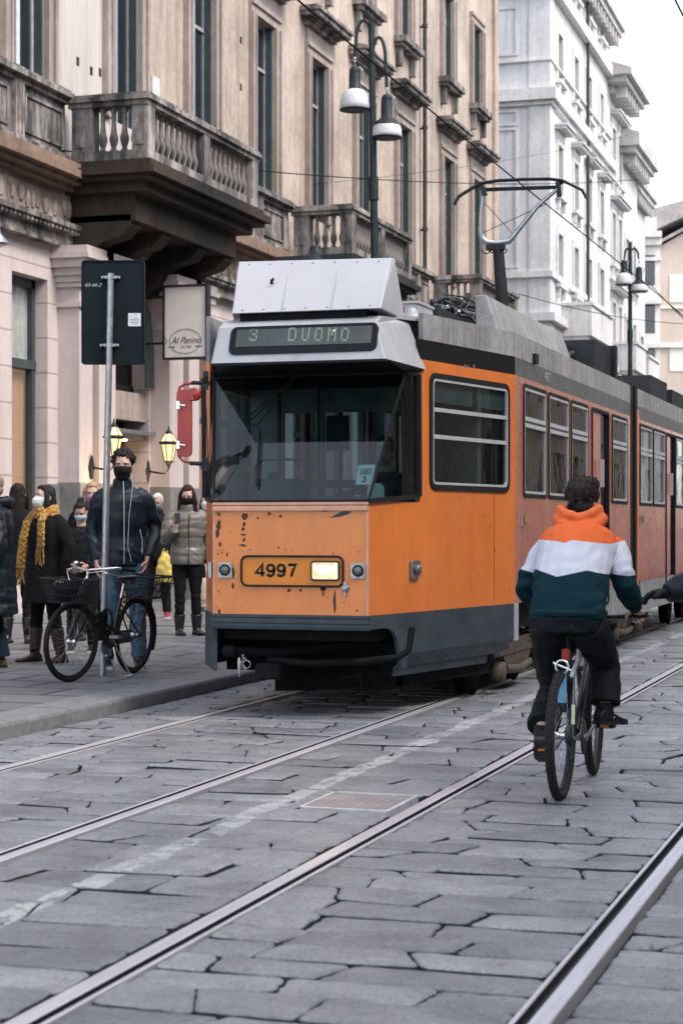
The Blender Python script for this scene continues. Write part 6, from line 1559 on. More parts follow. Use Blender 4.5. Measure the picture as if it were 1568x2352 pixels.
def sole(mb, ank, yaw, pitch=0, h=.022):
    mb.M = Matrix.Translation(ank) @ Matrix.Rotation(yaw, 4, 'Z') @ Matrix.Rotation(pitch, 4, 'X')
    o = [(.030, .078), (.040, .04), (.040, -.04), (.050, -.12), (.046, -.17), (.026, -.205), (-.026, -.205), (-.046, -.17), (-.050, -.12), (-.040, -.04), (-.040, .04), (-.030, .078)]
    mb.prism([V(x, y, -.090) for x, y in o][::-1], (0, 0, h)); mb.M = None

def person(label, loc, yaw, H=1.75, group=None, skin=SKIN, lean=(0, 0), pelvis=(0, 0, .93), headyaw=0, headpitch=0, headroll=0,
           arms=None, legs=None, footyaw=(0, 0), footpitch=(0, 0), hands=True, curl=.45, palmn=None, handdir=None,
           top=None, bottom=None, shoes=None, hair=None, mask=None, vox=.009, build=1.0, chest=.0, cat='person', hunch=0.0, shoulder_drop=0.0, fat=1.0, glove=None):
    r_ = empty('person', loc, yaw, label, cat, group); r_.scale = (H / 1.75,) * 3
    pel = Vector(pelvis); ch = pel + V(lean[0] * .6, lean[1] * .6 , .30); nk = pel + V(lean[0] * 1.15, lean[1] * 1.1 + hunch, .575 - .35 * (abs(lean[1]) ** 2) * 2)
    spine = [pel - V(0, 0, .07), pel, pel.lerp(ch, .5) + V(0, .01, 0), ch, ch.lerp(nk, .55) + V(0, -hunch * .3, 0), nk - V(0, 0, .06), nk]
    B = build
    hb_ = nk + V(lean[0] * .15, -.005 + lean[1] * .12 - .02, .155)
    HM = head_frame(hb_, headyaw, headpitch, headroll)
    # shoulders rotate with the upper body
    sh = []
    for s in (-1, 1): sh.append(nk + V(s * .175 * B, .012, -.075 - shoulder_drop))
    hip = [pel + V(s * .092, 0, -.03) for s in (-1, 1)]
    arms = arms or [((-.27, .03, 1.13), (-.30, -.06, .88)), ((.27, .03, 1.13), (.30, -.06, .88))]
    legs = legs or [((-.11, -.02, .50), (-.12, .03, .09)), ((.11, -.02, .50), (.12, .03, .09))]
    # body
    mb = MB()
    trr = [(.13, .09), (.165, .115), (.135, .10), (.160, .112), (.17, .11), (.13, .075), (.055, .055)]
    limb(mb, spine, [(a * B, b_ * B) for a, b_ in trr], 16, 3, xd=(1, 0, 0))
    limb(mb, [nk - V(0, 0, .05), nk + V(0, -.012, .05), hb_ - V(0, -.005, .05)], [.062, .054, .056], 12, 3)
    head_shape(mb, HM)
    mb.M = HM
    mb.tube([V(0, -.088, .022), V(0, -.099, -.008), V(0, -.106, -.026), V(0, -.096, -.038)], [.008, .011, .0135, .010], 8)
    for s in (-1, 1):
        mb.ell((s * .075, .012, -.008), (.011, .019, .031), 8, 6)
        mb.ell((s * .034, -.083, .030), (.026, .016, .010), 8, 6)
    mb.ell((0, -.090, -.066), (.025, .014, .012), 8, 6)
    mb.M = None
    for i in (0, 1):
        e_, w_ = Vector(arms[i][0]), Vector(arms[i][1])
        limb(mb, [sh[i] + V((-1, 1)[1 - i] * -.03 * (-1 if i else 1) * 0, 0, 0), e_, e_.lerp(w_, .4), w_], [.050, .038, .040, .026], 12, 4)
        k_, a_ = Vector(legs[i][0]), Vector(legs[i][1])
        limb(mb, [hip[i], k_, k_.lerp(a_, .35), a_], [.088, .054, .056, .036], 12, 4)
        fy = footyaw[i]
        mb.tube([a_ + V(0, 0, .02), a_ + V(math.sin(fy) * .03, -.03, -.035), a_ + V(math.sin(fy) * .12, -.12 * math.cos(fy), -.074)], [.032, .028, .012], 8)
    body_ = remesh(mb, 'body', [skin] + ([glove] if glove else []), r_, vox, 2)
    if hands:
        hm = MB()
        for i, s in ((0, -1), (1, 1)):
            e_, w_ = Vector(arms[i][0]), Vector(arms[i][1])
            hd_ = Vector(handdir[i]) if handdir and handdir[i] is not None else (w_ - e_)
            pn = Vector(palmn[i]) if palmn and palmn[i] is not None else V(-s, 0, 0)
            hand(hm, w_, hd_, pn, curl if not isinstance(curl, tuple) else curl[i], s, fat=fat)
        # join the hands into the body mesh
        bmx = bmesh.new(); bmx.from_mesh(body_.data)
        vs_ = [bmx.verts.new(p) for p in hm.v]
        for f in hm.f:
            try: fc = bmx.faces.new([vs_[k] for k in f]); fc.smooth = True; fc.material_index = 1 if glove else 0
            except ValueError: pass
        bmx.to_mesh(body_.data); bmx.free()
    # eyes and brows
    eb = MB(); eb.M = HM
    for s in (-1, 1): eb.ell((s * .032, -.0835, .010), (.0135, .008, .0075), 10, 6, 0); eb.ell((s * .032, -.0895, .010), (.0062, .004, .0062), 8, 6, 1); eb.tube([V(s * .014, -.096, .028), V(s * .034, -.096, .034), V(s * .052, -.084, .026)], [.0035, .004, .0025], 6, 2)
    eb.M = None; eb.build('eyes', [M_EYEW, M_EYED, M_BROW], r_)
    if not mask:
        eb = MB(); eb.M = HM; eb.ell((0, -.100, -.062), (.022, .007, .004), 10, 6); eb.ell((0, -.099, -.071), (.018, .007, .005), 10, 6); eb.M = None; eb.build('mouth', M_LIP, r_)
    # trousers
    if bottom:
        mt, g_, flare, zend = bottom['mat'], bottom.get('g', .014), bottom.get('flare', 0), bottom.get('end', .0)
        mb = MB()
        limb(mb, [pel + V(0, 0, bottom.get('rise', .055)), pel + V(0, .005, -.02), pel + V(0, .005, -.09)], [(.135 * B + g_, .095 + g_), (.160 * B + g_, .120 + g_), (.15 + g_, .11 + g_)], 16, 3, xd=(1, 0, 0))
        for i in (0, 1):
            k_, a_ = Vector(legs[i][0]), Vector(legs[i][1]); an = k_.lerp(a_, 1 - zend)
            limb(mb, [hip[i], hip[i].lerp(k_, .5), k_, k_.lerp(an, .5), an], [.092 + g_, .078 + g_, .056 + g_, .050 + g_ + flare * .4, .040 + g_ + flare], 14, 4)
        fold = bottom.get('fold', .006)
        remesh(mb, bottom.get('name', 'trousers'), [mt], r_, vox, 2, disp=lambda c, n_: fold * (noise.noise(c * 14 + V(3, 1, 0)) + .7 * math.sin(c.z * 60 + 6 * noise.noise(c * 5)) * max(0, noise.noise(c * 4 + V(9, 9, 9)) + .25)))
    if shoes:
        bh = shoes.get('boot', 0)
        for i in (0, 1):
            mb = MB(); so_ = MB(); k_, a_ = Vector(legs[i][0]), Vector(legs[i][1])
            shoe(mb, a_, footyaw[i], pitch=footpitch[i])
            limb(mb, [a_ - V(0, 0, .03), a_ + (k_ - a_).normalized() * max(.02, bh)], [.050, .050 if bh < .1 else .074], 12, 4)
            sole(so_, a_, footyaw[i], footpitch[i], shoes.get('sole', .020))
            sh_ = remesh(mb, 'shoe', [shoes['mat']], r_, vox * .8, 1, disp=(lambda c, n_: .004 * noise.noise(c * 30)) if bh else None)
            so_.build('sole', shoes.get('solemat', M_RUBBER), sh_)
        if 'swoosh' in shoes: pass
    if top:
        g_ = top.get('g', .022); mt = top['mat']; zb_ = top.get('hem', .84); nm_ = top.get('name', 'jacket'); fl = top.get('flare', 0.0)
        mb = MB()
        z0 = pel.z
        pts, rr_ = [], []
        hemp = V(pel.x, pel.y, zb_)
        if zb_ < z0 - .12:
            pts += [hemp, hemp.lerp(pel, .5)]; rr_ += [(.175 * B + g_ + fl, .135 + g_ + fl), (.172 * B + g_ + fl * .5, .13 + g_ + fl * .5)]
        else:
            pts += [V(pel.x, pel.y, zb_) + (ch - pel) * 0]; rr_ += [(.160 * B + g_ + fl, .12 + g_ + fl)]
        wa = top.get('waist', 0)
        pts += [pel + V(0, 0, .03), pel.lerp(ch, .5) + V(0, .01, 0), ch, ch.lerp(nk, .5) + V(0, -hunch * .3, 0), nk - V(0, -.008, .085), nk - V(0, -.006, .045), nk + V(0, 0, -.005)]
        rr_ += [(.165 * B + g_, .122 + g_), (.148 * B + g_ - wa, .112 + g_ - wa), (.168 * B + g_, .12 + g_ + chest), (.180 * B + g_, .118 + g_ + chest), (.175 * B + g_ * .8, .095 + g_), (.125 * B + g_ * .6, .080 + g_ * .8), (.066 + g_ * .5, .066 + g_ * .5)]
        limb(mb, pts, rr_, 18, 3, xd=(1, 0, 0))
        for i, s in ((0, -1), (1, 1)):
            e_, w_ = Vector(arms[i][0]), Vector(arms[i][1]); wl = e_.lerp(w_, top.get('sleeve', .97))
            ga = top.get('ga', g_)
            limb(mb, [sh[i] - V(s * .06, 0, -.005), sh[i] + V(s * .010, 0, -.028), sh[i].lerp(e_, .5), e_, e_.lerp(wl, .5), wl], [.040 + ga, .048 + ga, .048 + ga, .044 + ga, .042 + ga, .032 + ga * top.get('cuff', .75)], 14, 3)
        if top.get('collar'):
            mb2 = nk + V(0, -.005, .0); limb(mb, [mb2 - V(0, 0, .03), mb2 + V(0, -.008, .055)], [(.075 + g_ * .4, .078 + g_ * .4), (.070 + g_ * .3, .072 + g_ * .3)], 14, 3)
        if top.get('hood'):
            hc = nk + V(0, .070, .012); hs2 = top['hood']
            limb(mb, [nk + V(-.085, -.045, -.01), nk + V(-.10, .03, .01), hc + V(-.05, .05, .0), hc + V(.05, .05, .0), nk + V(.10, .03, .01), nk + V(.085, -.045, -.01)], [.024 * hs2, .036 * hs2, .048 * hs2, .048 * hs2, .036 * hs2, .024 * hs2], 12, 3)
        puff = top.get('puff', 0); pz_ = top.get('pz', .11); fold = top.get('fold', .006)
        def disp(c, n_):
            d_ = fold * (noise.noise(c * 7) + .3 * noise.noise(c * 20)) + fold * .8 * max(0, noise.noise(c * 3.1 + V(5, 5, 5)) + .2) * math.sin(c.z * 55 + c.x * 20 + 7 * noise.noise(c * 5))
            if puff: d_ += puff * (abs(math.sin(PI * (c.z + .02 * noise.noise(c * 6)) / pz_)) ** .55 - .6)
            return d_
        jk = remesh(mb, nm_, mt if isinstance(mt, list) else [mt], r_, top.get('vox', vox), top.get('smooth', 2), disp=disp, attr=top.get('attr'), matfn=top.get('matfn'))
    r_['nk'] = 0; del r_['nk']
    if mask:
        mb = MB(); mb.M = HM
        k = mask.get('k', 1.0); shp = mask.get('style', 'cloth')
        secs = [(-.118, -.030, .030, .040), (-.098, -.032, .052, .062), (-.07, -.024, .062, .080), (-.045, -.034, .0665, .088), (-.020, -.036, .0690, .086), (.0, -.026, .0695, .0835)]
        if shp == 'beak': secs = [(-.112, -.036, .030, .050), (-.095, -.045, .050, .066), (-.066, -.052, .058, .080), (-.040, -.046, .064, .085), (-.018, -.028, .067, .085), (-.002, -.014, .068, .084)]
        rings = []
        for z, c_, rx, ry in secs:
            rings.append([V((rx + .004) * math.cos(a), c_ + (ry + .004) * math.sin(a) if math.sin(a) < 0 else c_ + .01, z + .012 * (1 - abs(math.cos(a))) * (1 if z > -.05 else 0)) for a in [PI + PI * j / 14 for j in range(15)]])
        th = [[p + V(0, .006, 0) for p in ring] for ring in rings]
        for a in range(len(rings) - 1):
            for j in range(14):
                mb.add([rings[a][j], rings[a][j + 1], rings[a + 1][j + 1], rings[a + 1][j]], [(0, 1, 2, 3)], 0, True)
        for s in (-1, 1): mb.tube([V(s * .070, -.03, -.015), V(s * .080, .0, .012), V(s * .080, .03, .0)], .0022, 5); mb.tube([V(s * .066, -.03, -.07), V(s * .074, .0, -.04), V(s * .080, .03, -.02)], .0022, 5)
        mb.M = None; mb.build('face_mask', mask['mat'], r_)
    if hair:
        mb = MB(); st = hair['style']; hm_ = hair['mat']
        mb.M = HM
        if st == 'short':
            mb.ell((0, .016, .035), (.083, .097, .095), 18, 12); mb.ell((0, -.030, .090), (.062, .055, .036), 14, 8); mb.ell((0, .05, -.02), (.070, .055, .07), 14, 8)
            for s in (-1, 1): mb.ell((s * .066, -.02, .03), (.016, .03, .04), 10, 6)
        elif st == 'quiff':
            mb.ell((0, .018, .038), (.094, .106, .094), 18, 12); mb.ell((0, -.02, .10), (.086, .075, .046), 14, 8); mb.ell((-.03, -.05, .118), (.03, .035, .03), 10, 8); mb.ell((.035, -.03, .112), (.04, .05, .030), 12, 8); mb.ell((-.055, .0, .085), (.035, .055, .035), 12, 8); mb.ell((0, .050, -.045), (.072, .052, .075), 14, 8); mb.ell((.06, .01, .085), (.035, .05, .035), 12, 8)
            rn_ = random.Random(8)
            for _ in range(70):
                a, z_ = rn_.uniform(0, 2 * PI), rn_.uniform(.45, 1.0); rr_ = math.sqrt(max(0, 1 - z_ * z_)); p = V(math.cos(a) * rr_ * .088, .012 + math.sin(a) * rr_ * .098, .045 + z_ * .090)
                d_ = V(rn_.uniform(-.4, .9), rn_.uniform(-1, .3), rn_.uniform(.2, 1)).normalized(); mb.tube([p - d_ * .012, p + d_ * .006, p + d_ * .018], [.010, .008, .003], 6)
            for _ in range(24):
                a = rn_.uniform(.1, PI - .1); z_ = rn_.uniform(-.09, .05); p = V(math.cos(a) * .088, .03 + math.sin(a) * .085, z_); mb.tube([p + V(0, 0, .02), p + V(0, .003, -.02)], [.009, .005], 6)
        elif st == 'curly':
            rn_ = random.Random(4); mb.ell((0, .018, .04), (.088, .10, .10), 16, 10); mb.ell((0, .05, -.01), (.076, .06, .07), 14, 8)
            for _ in range(120):
                a, b_ = rn_.uniform(0, 2 * PI), rn_.uniform(-.1, 1); x, y, z = math.cos(a) * math.sqrt(1 - b_ * b_), math.sin(a) * math.sqrt(1 - b_ * b_), b_
                if y < -.55 and z < .5: continue
                mb.ell((x * .090, .018 + y * .102, .045 + z * .098), (rn_.uniform(.012, .02),) * 3, 8, 6)
        elif st == 'bald_white':
            mb.ell((0, .022, .03), (.082, .094, .092), 18, 12); mb.ell((0, -.02, .088), (.058, .06, .034), 12, 8)
        elif st in ('bob', 'long', 'tied'):
            mb.ell((0, .016, .036), (.086, .100, .094), 18, 12); mb.ell((0, -.02, .09), (.064, .062, .036), 14, 8)
            L_ = {'bob': .15, 'long': .46, 'tied': .02}[st] * hair.get('len', 1)
            if st == 'tied': mb.ell((0, .05, .125), (.045, .045, .038), 12, 8)
            else:
                mb.tube([V(0, .055, .04), V(0, .065, -.05), V(0, .07, -.05 - L_ * .5), V(0, .075, -.05 - L_)], [(.083, .05), (.092, .05), (.10 if st == 'long' else .088, .045), (.085 if st == 'long' else .07, .025)], 16, xd=(1, 0, 0))
                for s in (-1, 1):
                    f_ = hair.get('front', 1)
                    mb.tube([V(s * .062, -.03, .07), V(s * .078, -.018, .0), V(s * .085, -.012 - .02 * f_, -.07), V(s * (.095 if st == 'long' else .078), -.02 - .05 * f_, -.07 - L_ * .5), V(s * (.105 if st == 'long' else .060), -.02 - .07 * f_, -.06 - L_ * .95)], [.020, .030, .034, .034 if st == 'long' else .028, .016], 10)
        mb.M = None
        fr_ = hair.get('freq', 40)
        hh_ = remesh(mb, 'hair', [hm_], r_, vox * .7, 1, disp=lambda c, n_: .007 * noise.noise(Vector((c.x * fr_ * 1.8, c.y * fr_ * 1.8, c.z * fr_ * .45))) + .007 * noise.noise(c * 14))
    r_.update_tag()
    return r_, dict(pel=pel, nk=nk, sh=sh, HM=HM, hip=hip, ch=ch)

def hairmat(name, c, c2, rough=.62):
    if name in MATS: return MATS[name]
    m, nt, b = nmat(name); v = tcoord(nt, (1, 1, .12))
    nt.links.new(ramp(nt, nz(nt, v, 70, 4, .7), [(0.35, c), (0.65, c2)]), b.inputs['Base Color']); b.inputs['Roughness'].default_value = rough
    bump(nt, b, nz(nt, v, 90, 3), .8, .006); return m
def knit(name, c, sc=1.0, sheen=.3):
    if name in MATS: return MATS[name]
    m, nt, b = nmat(name); v = tcoord(nt)
    wv = N(nt, 'ShaderNodeTexVoronoi'); wv.inputs['Scale'].default_value = 38 * sc; nt.links.new(v, wv.inputs['Vector'])
    nt.links.new(ramp(nt, wv.outputs['Distance'], [(0.05, tuple(min(1, x * 1.15) for x in c)), (0.75, tuple(x * .45 for x in c))]), b.inputs['Base Color']); b.inputs['Roughness'].default_value = .85; b.inputs['Sheen Weight'].default_value = sheen
    bump(nt, b, mth(nt, 'MULTIPLY', wv.outputs['Distance'], -1.0), .9, .012); return m
H_BLK = hairmat('black_hair', (.008, .007, .008), (.030, .026, .026)); H_BRN = hairmat('brown_hair', (.006, .005, .0045), (.028, .020, .016)); H_BLD = hairmat('blonde_hair', (.24, .15, .075), (.50, .35, .20)); H_GRY = hairmat('white_hair', (.38, .38, .37), (.66, .66, .64), .6); H_RED = hairmat('auburn_hair', (.016, .007, .008), (.055, .016, .016)); H_DBL = hairmat('grey_blonde_hair', (.22, .18, .13), (.45, .38, .28))
C_NAVY = mat('navy_shell', (.004, .011, .019), .5, var=.4, vs=8, bs=.25, bscale=14, bdist=.02, spec=.3); C_PUFF = mat('dark_puffer', (.005, .010, .016), .48, var=.4, vs=6, bs=.3, bscale=18, bdist=.02)
C_TAUPE = mat('taupe_puffer', (.155, .145, .125), .45, var=.2, vs=8, bs=.25, bscale=18, bdist=.02); C_BLK = mat('black_cloth', (.007, .007, .009), .85, var=.4, bs=.3, bscale=200); C_JEAN = mat('blue_denim', (.055, .115, .175), .75, var=.45, vs=5, bs=.35, bscale=220); C_DJEAN = mat('dark_denim', (.010, .022, .034), .75, var=.4, vs=5, bs=.3, bscale=220)
C_TWEED = knit('charcoal_tweed', (.016, .016, .018), 3.0, .1); C_MUST = knit('mustard_knit', (.60, .30, .035), .85, .4)
C_BOOT = mat('brown_leather', (.045, .022, .018), .4, var=.4, vs=8); C_BLKL = mat('black_leather', (.014, .014, .015), .33, var=.3); C_BRSH = mat('tan_leather', (.14, .07, .035), .5)
C_WMASK = mat('white_mask', (.66, .64, .66), .8, bs=.15, var=.06); C_BMASK = mat('pale_blue_mask', (.48, .58, .64), .8, bs=.15, var=.06); C_PMASK = mat('pink_mask', (.50, .22, .40), .8, bs=.1); C_KMASK = mat('black_mask', (.012, .012, .014), .8, bs=.1); C_GMASK = mat('grey_mask', (.20, .22, .24), .9, var=.5, vs=40)
C_TRAIN = mat('red_trainer', (.20, .018, .025), .6); C_WHITE = mat('white_cloth', (.55, .54, .53), .8)

def feet(px, py, z=KZ): return onZ(px, py, z)
def face_to(loc, ang):
    """ang: degrees clockwise (seen from above) away from facing the camera"""
    v = Vector((-loc.x, -loc.y)); a = math.atan2(v.y, v.x) + PI / 2; return a - R(ang)
QG = 'people waiting on the pavement'
def ppl(label, px, py, ang, Hpx_top, **kw):
    l = feet(px, py); D = l.y * CO - l.x * SI
    H = (py - Hpx_top) / (F_PX / D)
    return person(label, l, face_to(l, ang), H=H / 1.0, **kw)

# A: dark puffer coat, back three-quarters, cut by the left edge
ppl('person in a long dark puffer coat and flared jeans cut off by the left edge', -12, 1535, 95, 1096, group=QG, headyaw=.2,
    arms=[((-.27, -.02, 1.13), (-.24, -.16, .95)), ((.27, .06, 1.13), (.26, .0, .88))], top=dict(mat=C_PUFF, g=.055, ga=.040, hem=.50, puff=.007, pz=.15, collar=True, hood=1.25, flare=.03, name='puffer_coat'),
    bottom=dict(mat=C_DJEAN, flare=.045, g=.022), shoes=dict(mat=C_BRSH), hair=dict(style='short', mat=H_DBL), vox=.010, legs=[((-.11, -.02, .50), (-.12, .03, .09)), ((.11, -.05, .50), (.14, -.06, .09))])
# B: dark haired woman seen from behind
ppl('person with long dark hair and white collar seen from behind, next to the left edge', 42, 1478, 190, 1117, group=QG, skin=SKIN2,
    top=dict(mat=C_BLK, g=.03, hem=.72, name='coat'), bottom=dict(mat=C_BLK), shoes=dict(mat=C_BLKL, boot=.2), hair=dict(style='bob', mat=H_BRN, len=1.5), vox=.011)
# C: mustard scarf
rC, iC = ppl('person in a mustard knit scarf, white mask and dark tweed coat', 108, 1521, 52, 1122, group=QG, skin=SKIN2, headyaw=R(-8), headpitch=R(-4),
    legs=[((-.13, -.02, .50), (-.17, -.02, .09)), ((.11, .0, .50), (.13, .08, .09))], footyaw=(-.2, .15),
    arms=[((-.26, .06, 1.14), (-.26, .0, .86)), ((.29, .06, 1.14), (.27, .0, .86))],
    top=dict(mat=C_TWEED, g=.042, ga=.028, hem=.60, flare=.055, name='tweed_coat'), bottom=dict(mat=C_BLK, g=.012), shoes=dict(mat=C_BOOT, boot=.26), hair=dict(style='bob', mat=H_BLK, len=.9, front=.2), mask=dict(mat=C_WMASK, style='beak'), build=1.08)
def scarf():
    nk = iC['nk']; mb = MB()
    for k in range(2):
        pts = [nk + V(math.cos(a) * (.108 - .008 * k), math.sin(a) * (.098 - .006 * k) - .012, .010 + k * .042 - .035 * (1 - math.sin(a)) / 2) for a in [2 * PI * j / 20 for j in range(20)]]
        mb.tube(pts, .038, 10, closed=True)
    x1, x2 = -.115, .125
    mb.tube([nk + V(x1 + .02, -.085, -.0), nk + V(x1 - .015, -.145, -.10), nk + V(x1 - .03, -.18, -.25), nk + V(x1 - .045, -.195, -.45), nk + V(x1 - .05, -.20, -.56)], [(.05, .026), (.055, .024), (.056, .022), (.058, .021), (.058, .018)], 12, xd=(1, .2, 0))
    mb.tube([nk + V(x2 - .02, -.085, .01), nk + V(x2 - .005, -.16, -.08), nk + V(x2 + .015, -.185, -.22), nk + V(x2 + .02, -.19, -.35)], [(.052, .026), (.064, .025), (.068, .022), (.070, .019)], 12, xd=(1, -.2, 0))
    o = remesh(mb, 'scarf', [C_MUST], rC, .010, 1, disp=lambda c, n_: .007 * math.sin(c.z * 110) * math.sin(c.x * 120) + .005 * noise.noise(c * 30))
    f = MB(); rn_ = random.Random(1)
    for (x, z, n_) in ((x1 - .05, -.55, 9), (x2 + .02, -.34, 8)):
        for i in range(n_):
            dx = (i / (n_ - 1) - .5) * .105; a = nk + V(x + dx, -.197, z); f.tube([a, a + V(rn_.uniform(-.02, .02), -.006, -.07), a + V(rn_.uniform(-.03, .03), -.005, -.15 - rn_.uniform(0, .05))], .0055, 5)
    f.build('fringe', C_MUST, o)
scarf()
# D: blonde with pink mask
ppl('person with blonde hair and pink mask behind the scarf wearer', 213, 1470, 10, 1114, group=QG, skin=SKIN2, headyaw=R(10), headpitch=R(14), top=dict(mat=C_BLK, g=.03, hem=.7, name='coat'), bottom=dict(mat=C_BLK), shoes=dict(mat=C_BLKL), hair=dict(style='bob', mat=H_BLD, len=.9), mask=dict(mat=C_PMASK), vox=.011)
# E: small woman looking down, pale blue mask
ppl('person with black tied-up hair and pale blue mask looking down, behind the front wheel', 188, 1497, 8, 1158, group=QG, headpitch=R(28), headyaw=R(-6), hunch=-.03,
    arms=[((-.25, -.02, 1.12), (-.10, -.24, 1.02)), ((.25, -.02, 1.12), (.10, -.24, 1.02))], top=dict(mat=knit('dark_pattern_knit', (.018, .020, .022), 1.2), g=.034, hem=.80, hood=1.1, name='coat'), bottom=dict(mat=C_BLK), shoes=dict(mat=C_BLKL, solemat=C_WHITE), hair=dict(style='tied', mat=H_BLK), mask=dict(mat=C_BMASK), vox=.010)
# F: tall curly-haired man in navy jacket
rF, iF = ppl('tall person with curly dark hair, black mask, navy jacket and jeans behind the sign pole', 282, 1533, -4, 1046, group=QG, headyaw=R(-8), headpitch=R(6), build=1.02,
    arms=[((-.245, .06, 1.13), (-.215, -.03, .87)), ((.275, .09, 1.14), (.195, -.10, .90))], handdir=[(.05, -.15, -1), (-.25, -.15, -1)], palmn=[(1, 0, 0), (-1, 0, 0)],
    top=dict(mat=C_NAVY, g=.026, ga=.020, hem=.84, collar=True, fold=.011, name='jacket'), bottom=dict(mat=C_JEAN, g=.020, fold=.010), shoes=dict(mat=C_BLKL, solemat=C_WHITE), hair=dict(style='curly', mat=H_BLK), mask=dict(mat=C_KMASK), vox=.009, legs=[((-.11, -.02, .50), (-.12, .03, .09)), ((.12, -.05, .50), (.13, -.06, .09))])
pz_ = MB(); nk = iF['nk']
fy_ = lambda z: -.155 - .012 * math.sin((z - .85) * 6)
pz_.tube([nk + V(0, -.085, .045), V(0.0, -.145, 1.42), V(0, -.165, 1.30), V(0, -.170, 1.15), V(0, -.168, 1.0), V(0, -.165, .86)], .003, 5)
for s in (-1, 1): pz_.tube([V(s * .13, -.155, 1.14), V(s * .15, -.152, 1.05), V(s * .145, -.155, .95)], .003, 5)
pz_.build('zip', C_WHITE, rF)
ep = MB()
ep.tube([nk + V(.05, -.06, .16), nk + V(.075, -.12, .0), V(.04, -.175, 1.25), V(.03, -.178, 1.0), V(.06, -.17, .88)], .0022, 5); ep.build('earphone_cable', C_WHITE, rF)
# G: white haired man
ppl('person with white hair, grey mask and dark jacket standing by the wall', 362, 1419, 4, 1138, group=QG, headpitch=R(22), headyaw=R(-10), arms=[((-.28, .02, 1.12), (-.26, -.08, .86)), ((.28, .0, 1.12), (.24, -.12, .88))],
    top=dict(mat=C_BLK, g=.034, hem=.82, name='jacket', collar=True), bottom=dict(mat=C_BLK, g=.022), shoes=dict(mat=C_TRAIN, solemat=C_WHITE), hair=dict(style='bald_white', mat=H_GRY), mask=dict(mat=C_GMASK), vox=.012, legs=[((-.12, -.02, .50), (-.15, .03, .09)), ((.11, -.02, .50), (.14, -.02, .09))])
lG = feet(362, 1419)
pG = atD(379, 1272, lG.y * CO - lG.x * SI - .25)
bg_ = empty('shopping_bag', (pG.x, pG.y, pG.z - .42), TH, 'yellow and white carrier bag held beside the white-haired person', 'bag')
mb = MB(); mb.tube([V(0, 0, 0), V(0, 0, .15), V(.0, 0, .34), V(-.01, 0, .44)], [(.13, .05), (.135, .07), (.10, .05), (.03, .02)], 14, xd=(1, 0, 0)); mb.tube([V(-.01, 0, .43), V(-.015, 0, .50)], .012, 6)
remesh(mb, 'sack', [mat('yellow_plastic', (.62, .47, .10), .5, var=.3, vs=6, bs=.5, bscale=14, bdist=.02)], bg_, .01, 1, disp=lambda c, n_: .014 * noise.noise(c * 12))
mb = MB(); mb.tube([V(-.05, 0, .40), V(-.03, 0, .47), V(.0, 0, .44), V(.03, 0, .47), V(.05, 0, .40)], .008, 6); mb.build('handles', MATS['yellow_plastic'], bg_)
# H: phone woman
rH, iH = ppl('person in a taupe quilted jacket with very long hair looking at a phone', 430, 1459, -6, 1121, group=QG, skin=SKIN2, headpitch=R(20), headyaw=R(-12),
    arms=[((-.27, -.06, 1.13), (-.175, -.27, 1.27)), ((.28, .04, 1.13), (.27, -.06, .90))], palmn=[(.2, .9, .3), (-1, 0, 0)], handdir=[(.25, -.1, 1), None], curl=(.75, .4),
    legs=[((-.09, -.03, .50), (-.09, .02, .09)), ((.10, -.01, .50), (.12, .03, .09))], footyaw=(.1, .35),
    top=dict(mat=C_TAUPE, g=.040, ga=.034, hem=.84, puff=.009, pz=.105, name='puffer_jacket', collar=True), bottom=dict(mat=C_BLK, g=.010, name='leggings'), shoes=dict(mat=C_BLKL, boot=.16, sole=.03), hair=dict(style='long', mat=H_RED, len=1.1), mask=dict(mat=C_KMASK), vox=.010)
mb = MB(); mb.tube([V(0.01, -.15, 1.44), V(.0, -.18, 1.25), V(0, -.185, 1.05), V(0, -.175, .86)], .006, 5); mb.build('zip', M_RUBBER, rH)
lH = rH.location; Mh = rH.matrix_basis
ph = empty('mobile_phone', Mh @ V(-.150, -.335, 1.385), rH.rotation_euler.z, 'dark mobile phone held up in the hand of the taupe-jacketed person', 'phone'); ph.rotation_euler.x = R(-15)
mb = MB(); mb.box((-.036, -.004, -.07), (.036, .004, .07), ch=.004); mb.build('case', M_BLACK, ph); mb = MB(); mb.box((-.032, .0042, -.064), (.032, .005, .064)); mb.build('screen', mat('phone_screen', (.25, .28, .3), .2, bs=0), ph)
# I: person partly behind the tram
ppl('person with dark hair and white mask half hidden by the tram corner', 477, 1405, 20, 1140, group=QG, skin=SKIN2, headyaw=R(-5), top=dict(mat=C_WHITE, g=.03, hem=.8, name='jacket'), bottom=dict(mat=C_DJEAN), shoes=dict(mat=C_BLKL), hair=dict(style='bob', mat=H_BRN), mask=dict(mat=C_WMASK), vox=.012)
pI = atD(466, 1395, 27.0)
bg2 = empty('tote_bag', pI, TH, 'beige tote bag hanging low beside the tram corner', 'bag')
mb = MB(); mb.tube([V(0, 0, 0), V(0, 0, .12), V(0, 0, .36), V(0, 0, .42)], [(.12, .05), (.14, .07), (.12, .05), (.10, .03)], 12, xd=(1, 0, 0)); remesh(mb, 'sack', [mat('beige_canvas', (.45, .36, .30), .8)], bg2, .012, 1, disp=lambda c, n_: .012 * noise.noise(c * 10))
mb = MB(); mb.tube([V(-.06, 0, .40), V(-.04, 0, .62), V(.04, 0, .62), V(.06, 0, .40)], .010, 6); mb.build('handles', MATS['beige_canvas'], bg2)
